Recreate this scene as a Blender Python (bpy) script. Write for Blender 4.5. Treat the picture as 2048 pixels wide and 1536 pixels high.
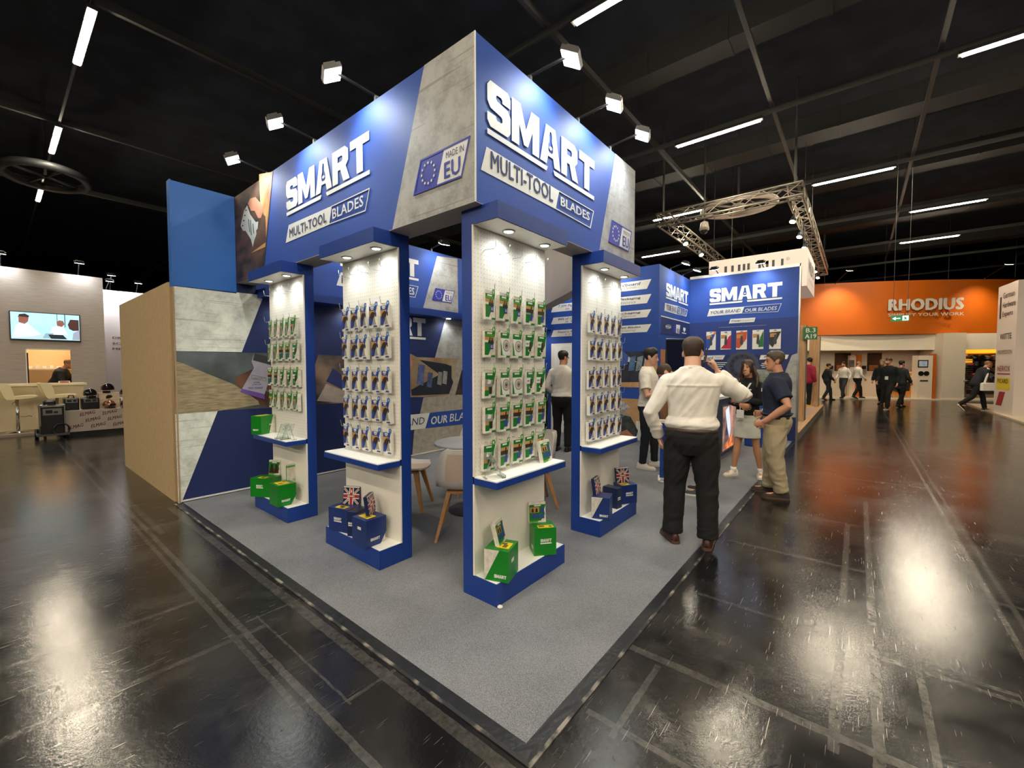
import bpy, bmesh, math, random
from math import radians as RD, sin, cos, pi
from mathutils import Vector, Matrix, noise
from mathutils.geometry import tessellate_polygon
random.seed(7)
for o in list(bpy.data.objects): bpy.data.objects.remove(o)
SC = bpy.context.scene
COL = SC.collection

# ------------------------------------------------------------------ camera
FPX = 848.703
_a, _b, _r = RD(39.154), RD(-2.305), RD(-0.035)
CAM = Vector((-1.292, -0.969, 1.55))
FW = Vector((cos(_a)*cos(_b), sin(_a)*cos(_b), sin(_b)))
_rt = Vector((sin(_a), -cos(_a), 0)); _up = _rt.cross(FW)
CR = _rt*cos(_r)+_up*sin(_r); CU = _up*cos(_r)-_rt*sin(_r)
cd = bpy.data.cameras.new('camera'); cam = bpy.data.objects.new('camera', cd); COL.objects.link(cam)
cd.sensor_width = 36; cd.lens = FPX/2048*36; cd.clip_start = .05; cd.clip_end = 300
cam.matrix_world = Matrix(((CR.x, CU.x, -FW.x, CAM.x), (CR.y, CU.y, -FW.y, CAM.y), (CR.z, CU.z, -FW.z, CAM.z), (0, 0, 0, 1)))
SC.camera = cam
# ------------------------------------------------------------------ world and exposure
w = bpy.data.worlds.new('world'); SC.world = w; w.use_nodes = True
w.node_tree.nodes['Background'].inputs[0].default_value = (.75, .8, .9, 1)
w.node_tree.nodes['Background'].inputs[1].default_value = .02
vs_ = SC.view_settings
vs_.view_transform = 'Standard'; vs_.look = 'None'; vs_.gamma = 1; vs_.use_curve_mapping = False
vs_.exposure = 0.55
STRIP_E, FLOOD_W, DOWN_W = 230.0, 21.0, 5.2

# ------------------------------------------------------------------ helpers
def lin(c):
    if isinstance(c, str):
        c = [int(c[i:i+2], 16)/255 for i in (1, 3, 5)]
    return tuple((v/12.92 if v <= .04045 else ((v+.055)/1.055)**2.4) for v in c)+(1,)
MATS = {}
def nd(nt, t, **k):
    n = nt.nodes.new(t)
    for a, v in k.items():
        if a.startswith('i_'):
            n.inputs[a[2:].replace('_', ' ')].default_value = v
        else: setattr(n, a, v)
    return n
def mat(name, col, rough=.5, metal=0, var=0, vs=8, bump=0, bs=80, emit=0, ecol=None, trans=0, spec=.5, coat=0, stretch=None, col2=None, alpha=1):
    if name in MATS: return MATS[name]
    m = bpy.data.materials.new(name); m.use_nodes = True; nt = m.node_tree; L = nt.links
    p = nt.nodes['Principled BSDF']; I = p.inputs
    I['Base Color'].default_value = lin(col); I['Roughness'].default_value = rough; I['Metallic'].default_value = metal
    I['Specular IOR Level'].default_value = spec; I['Coat Weight'].default_value = coat
    I['Transmission Weight'].default_value = trans; I['Alpha'].default_value = alpha
    if emit:
        I['Emission Color'].default_value = lin(ecol or col); I['Emission Strength'].default_value = emit
    if var or bump or col2:
        tc = nd(nt, 'ShaderNodeTexCoord'); src = tc.outputs['Object']
        if stretch:
            mp = nd(nt, 'ShaderNodeMapping'); mp.inputs['Scale'].default_value = stretch
            L.new(src, mp.inputs[0]); src = mp.outputs[0]
    if var or col2:
        n = nd(nt, 'ShaderNodeTexNoise'); n.inputs['Scale'].default_value = vs; n.inputs['Detail'].default_value = 4
        L.new(src, n.inputs['Vector'])
        rp = nd(nt, 'ShaderNodeValToRGB'); c = lin(col)
        if col2:
            rp.color_ramp.elements[0].color = lin(col2); rp.color_ramp.elements[1].color = c
            rp.color_ramp.elements[0].position = .35; rp.color_ramp.elements[1].position = .65
        else:
            rp.color_ramp.elements[0].color = tuple(v*(1-var) for v in c[:3])+(1,)
            rp.color_ramp.elements[1].color = tuple(min(1, v*(1+var)) for v in c[:3])+(1,)
            rp.color_ramp.elements[0].position = .3; rp.color_ramp.elements[1].position = .7
        L.new(n.outputs[0], rp.inputs[0]); L.new(rp.outputs[0], I['Base Color'])
        if emit: L.new(rp.outputs[0], I['Emission Color'])
    if bump:
        n2 = nd(nt, 'ShaderNodeTexNoise'); n2.inputs['Scale'].default_value = bs; n2.inputs['Detail'].default_value = 3
        L.new(src, n2.inputs['Vector'])
        b = nd(nt, 'ShaderNodeBump'); b.inputs['Strength'].default_value = bump; b.inputs['Distance'].default_value = .01
        L.new(n2.outputs[0], b.inputs['Height']); L.new(b.outputs[0], I['Normal'])
    MATS[name] = m
    return m

class MB:
    """collects faces and links them as ONE mesh object"""
    def __init__(s): s.v = []; s.f = []; s.m = []
    def add(s, vs, fs, m=0):
        b = len(s.v); s.v += [tuple(x) for x in vs]
        for f in fs: s.f.append(tuple(i+b for i in f)); s.m.append(m)
        return s
    def box(s, a, b, m=0, mx=None):
        (x0, y0, z0), (x1, y1, z1) = a, b
        vs = [Vector(c) for c in ((x0,y0,z0),(x1,y0,z0),(x1,y1,z0),(x0,y1,z0),(x0,y0,z1),(x1,y0,z1),(x1,y1,z1),(x0,y1,z1))]
        if mx: vs = [mx @ c for c in vs]
        return s.add(vs, [(0,3,2,1),(4,5,6,7),(0,1,5,4),(1,2,6,5),(2,3,7,6),(3,0,4,7)], m)
    def bbox(s, a, b, r=.01, m=0, mx=None):
        """box with chamfered vertical and top edges"""
        (x0,y0,z0),(x1,y1,z1) = a, b
        def ring(i, z): return [(x0+i+r,y0+i,z),(x1-i-r,y0+i,z),(x1-i,y0+i+r,z),(x1-i,y1-i-r,z),(x1-i-r,y1-i,z),(x0+i+r,y1-i,z),(x0+i,y1-i-r,z),(x0+i,y0+i+r,z)]
        R = [ring(r*.5, z0), ring(0, z0+r*.5), ring(0, z1-r), ring(r, z1)]
        if mx: R = [[mx @ Vector(c) for c in q] for q in R]
        return s.loft(R, m)
    def loft(s, rings, m=0, cap=True, closed=True):
        n = len(rings[0]); vs = [c for r in rings for c in r]; fs = []
        for k in range(len(rings)-1):
            for i in range(n if closed else n-1):
                j = (i+1) % n
                fs.append((k*n+i, k*n+j, (k+1)*n+j, (k+1)*n+i))
        if cap and closed:
            fs.append(tuple(reversed(range(n)))); fs.append(tuple((len(rings)-1)*n+i for i in range(n)))
        return s.add(vs, fs, m)
    def tube(s, pts, rad, n=10, m=0, flat=1.0, ref=None, cap=True, round_=False):
        pts = [Vector(p) for p in pts]
        if not hasattr(rad, '__len__'): rad = [rad]*len(pts)
        rad = list(rad)
        if round_:
            d0 = (pts[0]-pts[1]).normalized(); d1 = (pts[-1]-pts[-2]).normalized()
            a0, a1, r0, r1 = pts[0], pts[-1], rad[0], rad[-1]
            pts = [a0+d0*r0*.95, a0+d0*r0*.6]+pts+[a1+d1*r1*.6, a1+d1*r1*.95]
            rad = [r0*.3, r0*.8]+rad+[r1*.8, r1*.3]
        rings = []; N = len(pts); prev = None
        for i, p in enumerate(pts):
            t = (pts[min(i+1, N-1)]-pts[max(i-1, 0)]).normalized()
            if prev is None:
                u = Vector(ref) if ref else (Vector((0,0,1)) if abs(t.z) < .9 else Vector((1,0,0)))
            else: u = prev
            u = (u-t*u.dot(t)).normalized(); prev = u; q = t.cross(u)
            rings.append([p+(u*cos(2*pi*k/n)*flat+q*sin(2*pi*k/n))*rad[i] for k in range(n)])
        return s.loft(rings, m, cap)
    def cyl(s, p0, p1, r, n=16, m=0, r1=None): return s.tube([p0, p1], [r, r if r1 is None else r1], n, m)
    def lathe(s, prof, n=24, m=0, c=(0,0,0), mx=None):
        rings = [[Vector((c[0]+r*cos(2*pi*k/n), c[1]+r*sin(2*pi*k/n), c[2]+z)) for k in range(n)] for r, z in prof]
        if mx: rings = [[mx @ q for q in r] for r in rings]
        return s.loft(rings, m)
    def ell(s, c, r, n=14, k=9, m=0, mx=None, z0=-1, z1=1):
        rings = []
        for i in range(k):
            zz = z0+(z1-z0)*i/(k-1); ph = math.asin(max(-1, min(1, zz))); q = max(.02, cos(ph))
            rings.append([Vector((r[0]*q*cos(2*pi*j/n), r[1]*q*sin(2*pi*j/n), r[2]*sin(ph))) for j in range(n)])
        C = Vector(c)
        rings = [[C+(mx @ q if mx else q) for q in R] for R in rings]
        return s.loft(rings, m)
    def flat(s, loops, fn, off0, off1, m=0):
        """prism from polygon loops (outer + holes) in (s,z); fn(s,z,off)->xyz"""
        loops = [[tuple(p) for p in l] for l in loops]
        def area(l): return sum(l[i][0]*l[(i+1)%len(l)][1]-l[(i+1)%len(l)][0]*l[i][1] for i in range(len(l)))
        loops = [l if (area(l) > 0) == (k == 0) else l[::-1] for k, l in enumerate(loops)]
        fl = [p for l in loops for p in l]
        tr = tessellate_polygon([[Vector((p[0], p[1], 0)) for p in l] for l in loops])
        fs = []
        for t in tr:
            a, b, c = [fl[i] for i in t]
            fs.append(t if (b[0]-a[0])*(c[1]-a[1])-(c[0]-a[0])*(b[1]-a[1]) > 0 else t[::-1])
        s.add([fn(p[0], p[1], off1) for p in fl], fs, m)
        if off1-off0 > 1e-5:
            for l in loops:
                n = len(l); vs = [fn(p[0], p[1], off0) for p in l]+[fn(p[0], p[1], off1) for p in l]
                s.add(vs, [(i, (i+1)%n, n+(i+1)%n, n+i) for i in range(n)], m)
        return s
    def mesh(s, name, mats, smooth=False):
        me = bpy.data.meshes.new(name); me.from_pydata(s.v, [], s.f)
        for x in (mats if isinstance(mats, (list, tuple)) else [mats]): me.materials.append(x)
        if any(s.m): me.polygons.foreach_set('material_index', s.m)
        if smooth: me.polygons.foreach_set('use_smooth', [True]*len(s.f))
        me.update(); return me
    def build(s, name, mats, parent=None, smooth=False, label=None, cat=None, group=None, kind=None):
        o = bpy.data.objects.new(name, s.mesh(name, mats, smooth)); COL.objects.link(o)
        return tag(par(o, parent), label, cat, group, kind)
INV = {}
def par(o, p):
    if p is not None:
        o.parent = p
        if p in INV: o.matrix_parent_inverse = INV[p]     # mesh given in world coordinates
    return o
def tag(o, label=None, cat=None, group=None, kind=None):
    if label: o['label'] = label
    if cat: o['category'] = cat
    if group: o['group'] = group
    if kind: o['kind'] = kind
    return o
def thing(name, label, cat, loc=(0,0,0), rz=0, group=None, world=True, kind=None):
    """an Empty at the thing's base; world=True: its parts are given in world coordinates"""
    o = bpy.data.objects.new(name, None); COL.objects.link(o); o.empty_display_size = .1
    o.location = loc; o.rotation_euler = (0, 0, rz)
    if world: INV[o] = (Matrix.Translation(loc) @ Matrix.Rotation(rz, 4, 'Z')).inverted()
    return tag(o, label, cat, group, kind)
def copy_thing(o, label=None, loc=None, rot=None):
    c = o.copy(); COL.objects.link(c)
    if label: c['label'] = label
    if loc is not None: c.location = loc
    if rot is not None: c.rotation_euler = rot
    for ch in o.children:
        d = ch.copy(); COL.objects.link(d); d.parent = c
        for g in ch.children:
            e = g.copy(); COL.objects.link(e); e.parent = d
    return c

class Fr:
    """vertical plane through (ox,oy); reading direction at angle ang; normal to the right of it, towards the viewer"""
    def __init__(s, ox, oy, ang):
        a = RD(ang); s.o = Vector((ox, oy, 0)); s.u = Vector((cos(a), sin(a), 0)); s.n = Vector((sin(a), -cos(a), 0)); s.ang = a
    def P(s, q, z, off=0): return s.o+s.u*q+s.n*off+Vector((0, 0, z))
    def px(s, x, y, off=0):
        d = FW*FPX+CR*(x-1024)-CU*(y-768)
        t = (s.n.dot(s.o-CAM)+off)/s.n.dot(d); q = CAM+d*t
        return ((q-s.o).dot(s.u), q.z)
    def poly(s, name, loops, m, parent=None, off=.003, px=True, th=.003, holes=(), **k):
        l = [[s.px(*p) if px else p for p in loops]]+[[s.px(*p) if px else p for p in h] for h in holes]
        return MB().flat(l, s.P, off-th, off, 0).build(name, m, parent, **k)
    def rect(s, name, a, b, m, parent=None, off=.003, th=.003, px=False, **k):
        if px: a, b = s.px(*a), s.px(*b)
        return s.poly(name, [(a[0], a[1]), (b[0], a[1]), (b[0], b[1]), (a[0], b[1])], m, parent, off, False, th, **k)
    def text(s, body, a, b, m, parent=None, off=.006, px=True, bold=0, shear=0, name='lettering', th=.0, skew=0, **k):
        """text stretched into the rectangle a (bottom left) .. b (top right)"""
        if px: a, b = s.px(*a), s.px(*b)
        vs, fs = glyphs(body, bold, shear); nl = len(vs)//4 if bold else len(vs)
        W, H = b[0]-a[0], b[1]-a[1]
        mb = MB().add([s.P(a[0]+x*W, a[1]+y*H+skew*x, off+.0004*(i//nl)*(1+H)) for i, (x, y) in enumerate(vs)], fs)
        return mb.build(name, m, parent, **k)
def at(x, y, ax, val):
    d = FW*FPX+CR*(x-1024)-CU*(y-768); i = 'xyz'.index(ax)
    return CAM+d*((val-CAM[i])/d[i])
_gl = {}
def glyphs(body, bold=0, shear=0):
    key = (body, bold, shear)
    if key not in _gl:
        c = bpy.data.curves.new('t', 'FONT'); c.body = body; c.resolution_u = 2; c.shear = shear
        c.fill_mode = 'FRONT'
        if bold: c.space_character = 1+bold*1.5
        o = bpy.data.objects.new('t', c); me = bpy.data.meshes.new_from_object(o)
        v = [(p.co.x, p.co.y) for p in me.vertices]; f = []
        for p in me.polygons:
            q = list(p.vertices); ar = sum(v[q[i]][0]*v[q[(i+1)%len(q)]][1]-v[q[(i+1)%len(q)]][0]*v[q[i]][1] for i in range(len(q)))
            f.append(q if ar > 0 else q[::-1])
        if bold:                                            # heavier strokes: the glyphs repeated a little to the sides and up
            v0, f0 = v, f; v, f = [], []
            for dx, dy in ((-1, -.35), (-.35, .35), (.35, -.35), (1, .35)):
                b0 = len(v); v += [(p[0]+dx*bold, p[1]+dy*bold) for p in v0]; f += [[i+b0 for i in q] for q in f0]
        x0, x1 = min(p[0] for p in v), max(p[0] for p in v); y0, y1 = min(p[1] for p in v), max(p[1] for p in v)
        v = [((p[0]-x0)/(x1-x0), (p[1]-y0)/max(1e-6, y1-y0)) for p in v]
        bpy.data.objects.remove(o); bpy.data.curves.remove(c); bpy.data.meshes.remove(me)
        _gl[key] = (v, f)
    return _gl[key]

# the heavy block logo: letters of unit height with an underline bar below
LOGO = [
 (.80, [[(0,.30),(0,.12),(.1,0),(.7,0),(.8,.12),(.8,.47),(.7,.6),(.33,.65),(.29,.69),(.29,.74),(.33,.78),(.47,.78),(.51,.74),(.51,.68),(.8,.68),(.8,.88),(.7,1),(.1,1),(0,.88),(0,.54),(.1,.41),(.47,.36),(.51,.32),(.51,.26),(.47,.22),(.33,.22),(.29,.26),(.29,.30)]]),
 (1.1, [[(0,0),(0,1),(.33,1),(.55,.46),(.77,1),(1.1,1),(1.1,0),(.82,0),(.82,.52),(.63,.08),(.47,.08),(.28,.52),(.28,0)]]),
 (.95, [[(0,0),(.26,1),(.69,1),(.95,0),(.66,0),(.6,.22),(.35,.22),(.29,0)], [(.41,.78),(.44,.87),(.51,.87),(.54,.78),(.54,.62),(.59,.52),(.59,.38),(.54,.32),(.41,.32),(.36,.38),(.36,.52),(.41,.62)]]),
 (.90, [[(0,0),(0,1),(.68,1),(.84,.88),(.84,.55),(.71,.42),(.9,0),(.58,0),(.43,.38),(.29,.38),(.29,0)], [(.29,.61),(.29,.78),(.51,.78),(.55,.74),(.55,.65),(.51,.61)]]),
 (.92, [[(.31,0),(.31,.75),(0,.75),(0,1),(.92,1),(.92,.75),(.61,.75),(.61,0)]])]
def logo(fr, s0, z0, s1, z1, m, parent, off=.0065, th=.002, bar=True, name='logo_lettering'):
    W = sum(l[0] for l in LOGO)+.05*4; base = .19 if bar else 0; H = 1+base; x = 0
    X = lambda q: s0+(s1-s0)*q/W
    Z = lambda q: z0+(z1-z0)*q/H
    mb = MB()
    for wd, loops in LOGO:
        mb.flat([[(X(x+a), Z(base+b)) for a, b in l] for l in loops], fr.P, off-th, off)
        if wd == .95:
            mb.flat([[(X(x+.475+.07*cos(t*pi/4)), Z(base+.45+.05*sin(t*pi/4))) for t in range(8)]], fr.P, off-th, off)
            ax = x
        x += wd+.05
    if bar:
        mb.flat([[(X(0), Z(0)), (X(ax+.28), Z(0)), (X(ax+.34), Z(.12)), (X(0), Z(.12))]], fr.P, off-th, off)
        mb.flat([[(X(ax+.67), Z(0)), (X(W), Z(0)), (X(W), Z(.12)), (X(ax+.61), Z(.12))]], fr.P, off-th, off)
    return mb.build(name, m, parent)
def outline(fr, quad, t, m, parent, off=.005, name='outline', px=True):
    q = [fr.px(*p) if px else p for p in quad]
    c = (sum(p[0] for p in q)/4, sum(p[1] for p in q)/4)
    inner = []
    for i in range(4):
        a, b, d = Vector(q[i-1]), Vector(q[i]), Vector(q[(i+1) % 4])
        e1, e2 = (b-a).normalized(), (d-b).normalized()
        n1, n2 = Vector((-e1.y, e1.x)), Vector((-e2.y, e2.x))
        if n1.dot(Vector(c)-b) < 0: n1, n2 = -n1, -n2
        bis = (n1+n2); bis = bis/max(.3, bis.dot(n1))
        inner.append(tuple(b+bis*t))
    return MB().flat([q, inner], fr.P, off-.003, off).build(name, m, parent)
def badge(fr, TL, TR, BR, BL, DT, DB, parent):
    """MADE IN EU badge: blue half with a ring of stars, pale half with lettering"""
    bl = fr.poly('badge_blue_field', [TL, DT, DB, BL], M_eu, parent, off=.008)
    fr.poly('badge_pale_field', [DT, TR, BR, DB], M_print_w, parent, off=.008)
    outline(fr, [TL, TR, BR, BL], .012, M_eu, parent, off=.010, name='badge_outline')
    q = [fr.px(*c) for c in (TL, DT, DB, BL)]; cx = sum(a[0] for a in q)/4; cz = sum(a[1] for a in q)/4
    hh = (q[0][1]-q[3][1])*.5; R = hh*.62; st = hh*.11
    mb = MB()
    for k in range(12):
        a = 2*pi*k/12; x, z = cx+R*sin(a), cz+R*cos(a)
        mb.flat([[(x+st*(1 if j % 2 == 0 else .42)*sin(j*pi/5), z+st*(1 if j % 2 == 0 else .42)*cos(j*pi/5)) for j in range(10)]], fr.P, .009, .011)
    mb.build('star_ring', M_print_w, parent)
    a, b, c, d = [fr.px(*k) for k in (DT, TR, BR, DB)]
    lx = max(a[0], d[0]); w_ = min(b[0], c[0])-min(a[0], lx)
    l = (a[0]+d[0])/2; r = (b[0]+c[0])/2; ww = r-l; z0 = (c[1]+d[1])/2; z1 = (a[1]+b[1])/2
    fr.text('EU', (l+ww*.16, z0+(z1-z0)*.12), (l+ww*.8, z0+(z1-z0)*.58), M_eu, parent, .011, False, bold=.03)
    fr.text('MADE IN', (l+ww*.24, z0+(z1-z0)*.68), (l+ww*.92, z0+(z1-z0)*.86), M_navy_ink, parent, .011, False)
# ------------------------------------------------------------------ materials
M_blue = mat('blue_fabric_print', '#1c4496', .62, var=.10, vs=1.6, bump=.05, bs=180)
M_blue_lit = mat('blue_lit_tone', '#2567bd', .5, var=.05, vs=2)  # wall blue made lighter: the light on the upper wall is in the colour
M_unit = mat('cobalt_painted_board', '#12398c', .45, var=.06, vs=3, bump=.03, bs=120)
M_navy = mat('navy_fabric_print', '#15265c', .6, var=.12, vs=1.5, bump=.05, bs=200)
M_navy_band = mat('dark_blue_band_print', '#1b2c63', .6)
M_eu = mat('flag_blue_ink', '#28339b', .55)
M_navy_ink = mat('navy_ink', '#232f63', .6)
M_print_w = mat('pale_print', '#d5d6d2', .55)
M_white_ink = mat('white_ink', '#d6d9d7', .5)
M_white = mat('white_board', '#e6e2da', .45, var=.03, vs=4)
M_shelf = mat('white_laminate', '#efefec', .35)
M_cream = mat('cream_wall', '#cfc6ba', .6, var=.04, vs=2)
M_soffit = mat('grey_soffit', '#a39b92', .6)
M_silver = mat('brushed_steel', '#b9b9b6', .3, 1)
M_chrome = mat('chrome', '#d8d8d8', .12, 1)
M_alu = mat('aluminium_truss', '#b3aca0', .38, .85)
M_black = mat('black_plastic', '#131315', .4)
M_blackm = mat('matt_black', '#0d0d0e', .75)
M_dgrey = mat('dark_grey', '#3a3c40', .5)
M_yellow = mat('yellow_sticker', '#e3c713', .5)
M_green = mat('green_carton', '#0f7a1d', .32, var=.08, vs=9)
M_green_l = mat('light_green_ink', '#4f9a3a', .45)
M_carton = mat('navy_carton', '#18306f', .32, var=.07, vs=9)
M_carton_d = mat('dark_navy_carton', '#14264f', .35)
M_card = mat('white_card', '#dcd9d0', .5, var=.03, vs=30)
M_stone_card = mat('marbled_card', '#cfcac0', .5, var=.18, vs=26)
M_orange_ink = mat('orange_ink', '#b3874a', .5)
M_brown_ink = mat('dark_brown_ink', '#2d211c', .5)
M_grey_ink = mat('grey_ink', '#8e8d88', .5)
M_lblue_ink = mat('light_blue_ink', '#2f6fb8', .4)
M_red_ink = mat('red_ink', '#a3212c', .5)
M_clear = mat('clear_acrylic', '#e4ede8', .08, trans=.92, spec=.5)
M_oak = mat('oak', '#b58250', .5, var=.18, vs=7, stretch=(6, 6, .7))
M_timber = mat('pale_timber', '#b79066', .6, var=.2, vs=5, stretch=(5, 5, .5), bump=.1, bs=40)
M_timber_d = mat('weathered_timber', '#6b6258', .8, var=.3, vs=6, stretch=(6, 6, .5), bump=.2, bs=40)
M_mdf = mat('raw_fibreboard', '#b89f79', .75, var=.07, vs=14, bump=.05, bs=220)
M_skinp = mat('printed_skin', '#b97f63', .6, var=.2, vs=6)
M_lamp = mat('flood_lens', '#ffffff', .4, emit=26, ecol='#f3fbff')
M_lamp_w = mat('warm_lens', '#ffffff', .4, emit=22, ecol='#ffe2b8')
M_down = mat('downlight_lens', '#ffffff', .4, emit=14, ecol='#fff7e8')
M_strip = mat('led_strip_diffuser', '#ffffff', .4, emit=STRIP_E, ecol='#fff0d4')

def concrete(name, base, dark, sc=1.0):
    """print of scratched concrete on a vertical panel"""
    m = mat(name, base, .7); nt = m.node_tree; L = nt.links; p = nt.nodes['Principled BSDF']
    tc = nd(nt, 'ShaderNodeTexCoord'); sp = nd(nt, 'ShaderNodeSeparateXYZ'); L.new(tc.outputs['Object'], sp.inputs[0])
    ad = nd(nt, 'ShaderNodeMath', operation='SUBTRACT'); L.new(sp.outputs[0], ad.inputs[0]); L.new(sp.outputs[1], ad.inputs[1])
    cb = nd(nt, 'ShaderNodeCombineXYZ'); L.new(ad.outputs[0], cb.inputs[0]); L.new(sp.outputs[2], cb.inputs[1])
    def N(scale, det, rough, vec):
        n = nd(nt, 'ShaderNodeTexNoise'); n.inputs['Scale'].default_value = scale; n.inputs['Detail'].default_value = det; n.inputs['Roughness'].default_value = rough
        L.new(vec, n.inputs['Vector']); return n.outputs[0]
    r = nd(nt, 'ShaderNodeValToRGB'); e = r.color_ramp.elements
    e[0].position, e[1].position = .34, .56; e[0].color = tuple(.7*a_+.3*b_ for a_, b_ in zip(lin(dark), lin(base))); e[1].color = lin(base)
    L.new(N(5.5*sc, 10, .75, cb.outputs[0]), r.inputs[0]); last = r.outputs[0]
    def over(fac, k):
        nonlocal last
        mu = nd(nt, 'ShaderNodeMath', operation='MULTIPLY'); mu.inputs[1].default_value = k; L.new(fac, mu.inputs[0])
        mx = nd(nt, 'ShaderNodeMixRGB'); mx.inputs[2].default_value = lin(dark); L.new(mu.outputs[0], mx.inputs[0]); L.new(last, mx.inputs[1]); last = mx.outputs[0]
    def GT(v, t):
        g = nd(nt, 'ShaderNodeMath', operation='GREATER_THAN'); g.inputs[1].default_value = t; L.new(v, g.inputs[0]); return g.outputs[0]
    for k, rot in enumerate((.5, 1.15, 2.0, 2.65, .05)):
        mp = nd(nt, 'ShaderNodeMapping'); mp.inputs['Rotation'].default_value = (0, 0, rot); mp.inputs['Scale'].default_value = (.55, 26, 1); mp.inputs['Location'].default_value = (k*3.1, k*1.7, k)
        L.new(cb.outputs[0], mp.inputs[0]); over(GT(N(1.5*sc, 1, .4, mp.outputs[0]), .735), .55)
    over(GT(N(16*sc, 5, .7, cb.outputs[0]), .66), .45)
    L.new(last, p.inputs['Base Color'])
    return m
M_conc = concrete('scratched_concrete_print', '#a6a6a4', '#706e6a')
M_conc_w = concrete('pale_scratched_print', '#dde3dd', '#9aa19a')
M_conc_d = concrete('grey_plaster_print', '#a59f95', '#7d766d', 2)
M_wall_w = mat('grey_wood_wallpaper', '#9b9089', .7, var=.14, vs=6, stretch=(.5, .5, 9))

def m_peg():
    m = mat('white_pegboard', '#e0ded9', .5); nt = m.node_tree; L = nt.links; p = nt.nodes['Principled BSDF']
    tc = nd(nt, 'ShaderNodeTexCoord'); sp = nd(nt, 'ShaderNodeSeparateXYZ'); L.new(tc.outputs['Object'], sp.inputs[0])
    d = []
    for ax in ('X', 'Z'):
        a = nd(nt, 'ShaderNodeMath', operation='MULTIPLY'); a.inputs[1].default_value = 1/.03; L.new(sp.outputs[ax], a.inputs[0])
        f = nd(nt, 'ShaderNodeMath', operation='FRACT'); L.new(a.outputs[0], f.inputs[0])
        s = nd(nt, 'ShaderNodeMath', operation='SUBTRACT'); s.inputs[1].default_value = .5; L.new(f.outputs[0], s.inputs[0])
        q = nd(nt, 'ShaderNodeMath', operation='POWER'); q.inputs[1].default_value = 2; L.new(s.outputs[0], q.inputs[0]); d.append(q)
    ad = nd(nt, 'ShaderNodeMath', operation='ADD'); L.new(d[0].outputs[0], ad.inputs[0]); L.new(d[1].outputs[0], ad.inputs[1])
    lt = nd(nt, 'ShaderNodeMath', operation='LESS_THAN'); lt.inputs[1].default_value = .011; L.new(ad.outputs[0], lt.inputs[0])
    mx = nd(nt, 'ShaderNodeMixRGB'); mx.inputs[1].default_value = lin('#e0ded9'); mx.inputs[2].default_value = lin('#99958d'); L.new(lt.outputs[0], mx.inputs[0])
    L.new(mx.outputs[0], p.inputs['Base Color']); return m
M_peg = m_peg()

def m_carpet(name, c0, c1):
    m = mat(name, c0, .95, spec=.1); nt = m.node_tree; L = nt.links; p = nt.nodes['Principled BSDF']
    tc = nd(nt, 'ShaderNodeTexCoord')
    n = nd(nt, 'ShaderNodeTexNoise'); n.inputs['Scale'].default_value = 330; n.inputs['Detail'].default_value = 3; L.new(tc.outputs['Object'], n.inputs['Vector'])
    n2 = nd(nt, 'ShaderNodeTexNoise'); n2.inputs['Scale'].default_value = 2.2; n2.inputs['Detail'].default_value = 5; L.new(tc.outputs['Object'], n2.inputs['Vector'])
    ad = nd(nt, 'ShaderNodeMath', operation='MULTIPLY_ADD'); ad.inputs[1].default_value = .25; L.new(n2.outputs[0], ad.inputs[0]); L.new(n.outputs[0], ad.inputs[2])
    r = nd(nt, 'ShaderNodeValToRGB'); e = r.color_ramp.elements; e[0].position, e[1].position = .42, .84; e[0].color = lin(c0); e[1].color = lin(c1)
    L.new(ad.outputs[0], r.inputs[0]); L.new(r.outputs[0], p.inputs['Base Color'])
    b = nd(nt, 'ShaderNodeBump'); b.inputs['Strength'].default_value = .5; b.inputs['Distance'].default_value = .004; L.new(n.outputs[0], b.inputs['Height']); L.new(b.outputs[0], p.inputs['Normal'])
    return m
M_carpet = m_carpet('grey_needle_felt_carpet', '#4a4d53', '#8f9195')
M_carpet2 = m_carpet('beige_stand_carpet', '#7a6a5f', '#a4948a')

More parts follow.
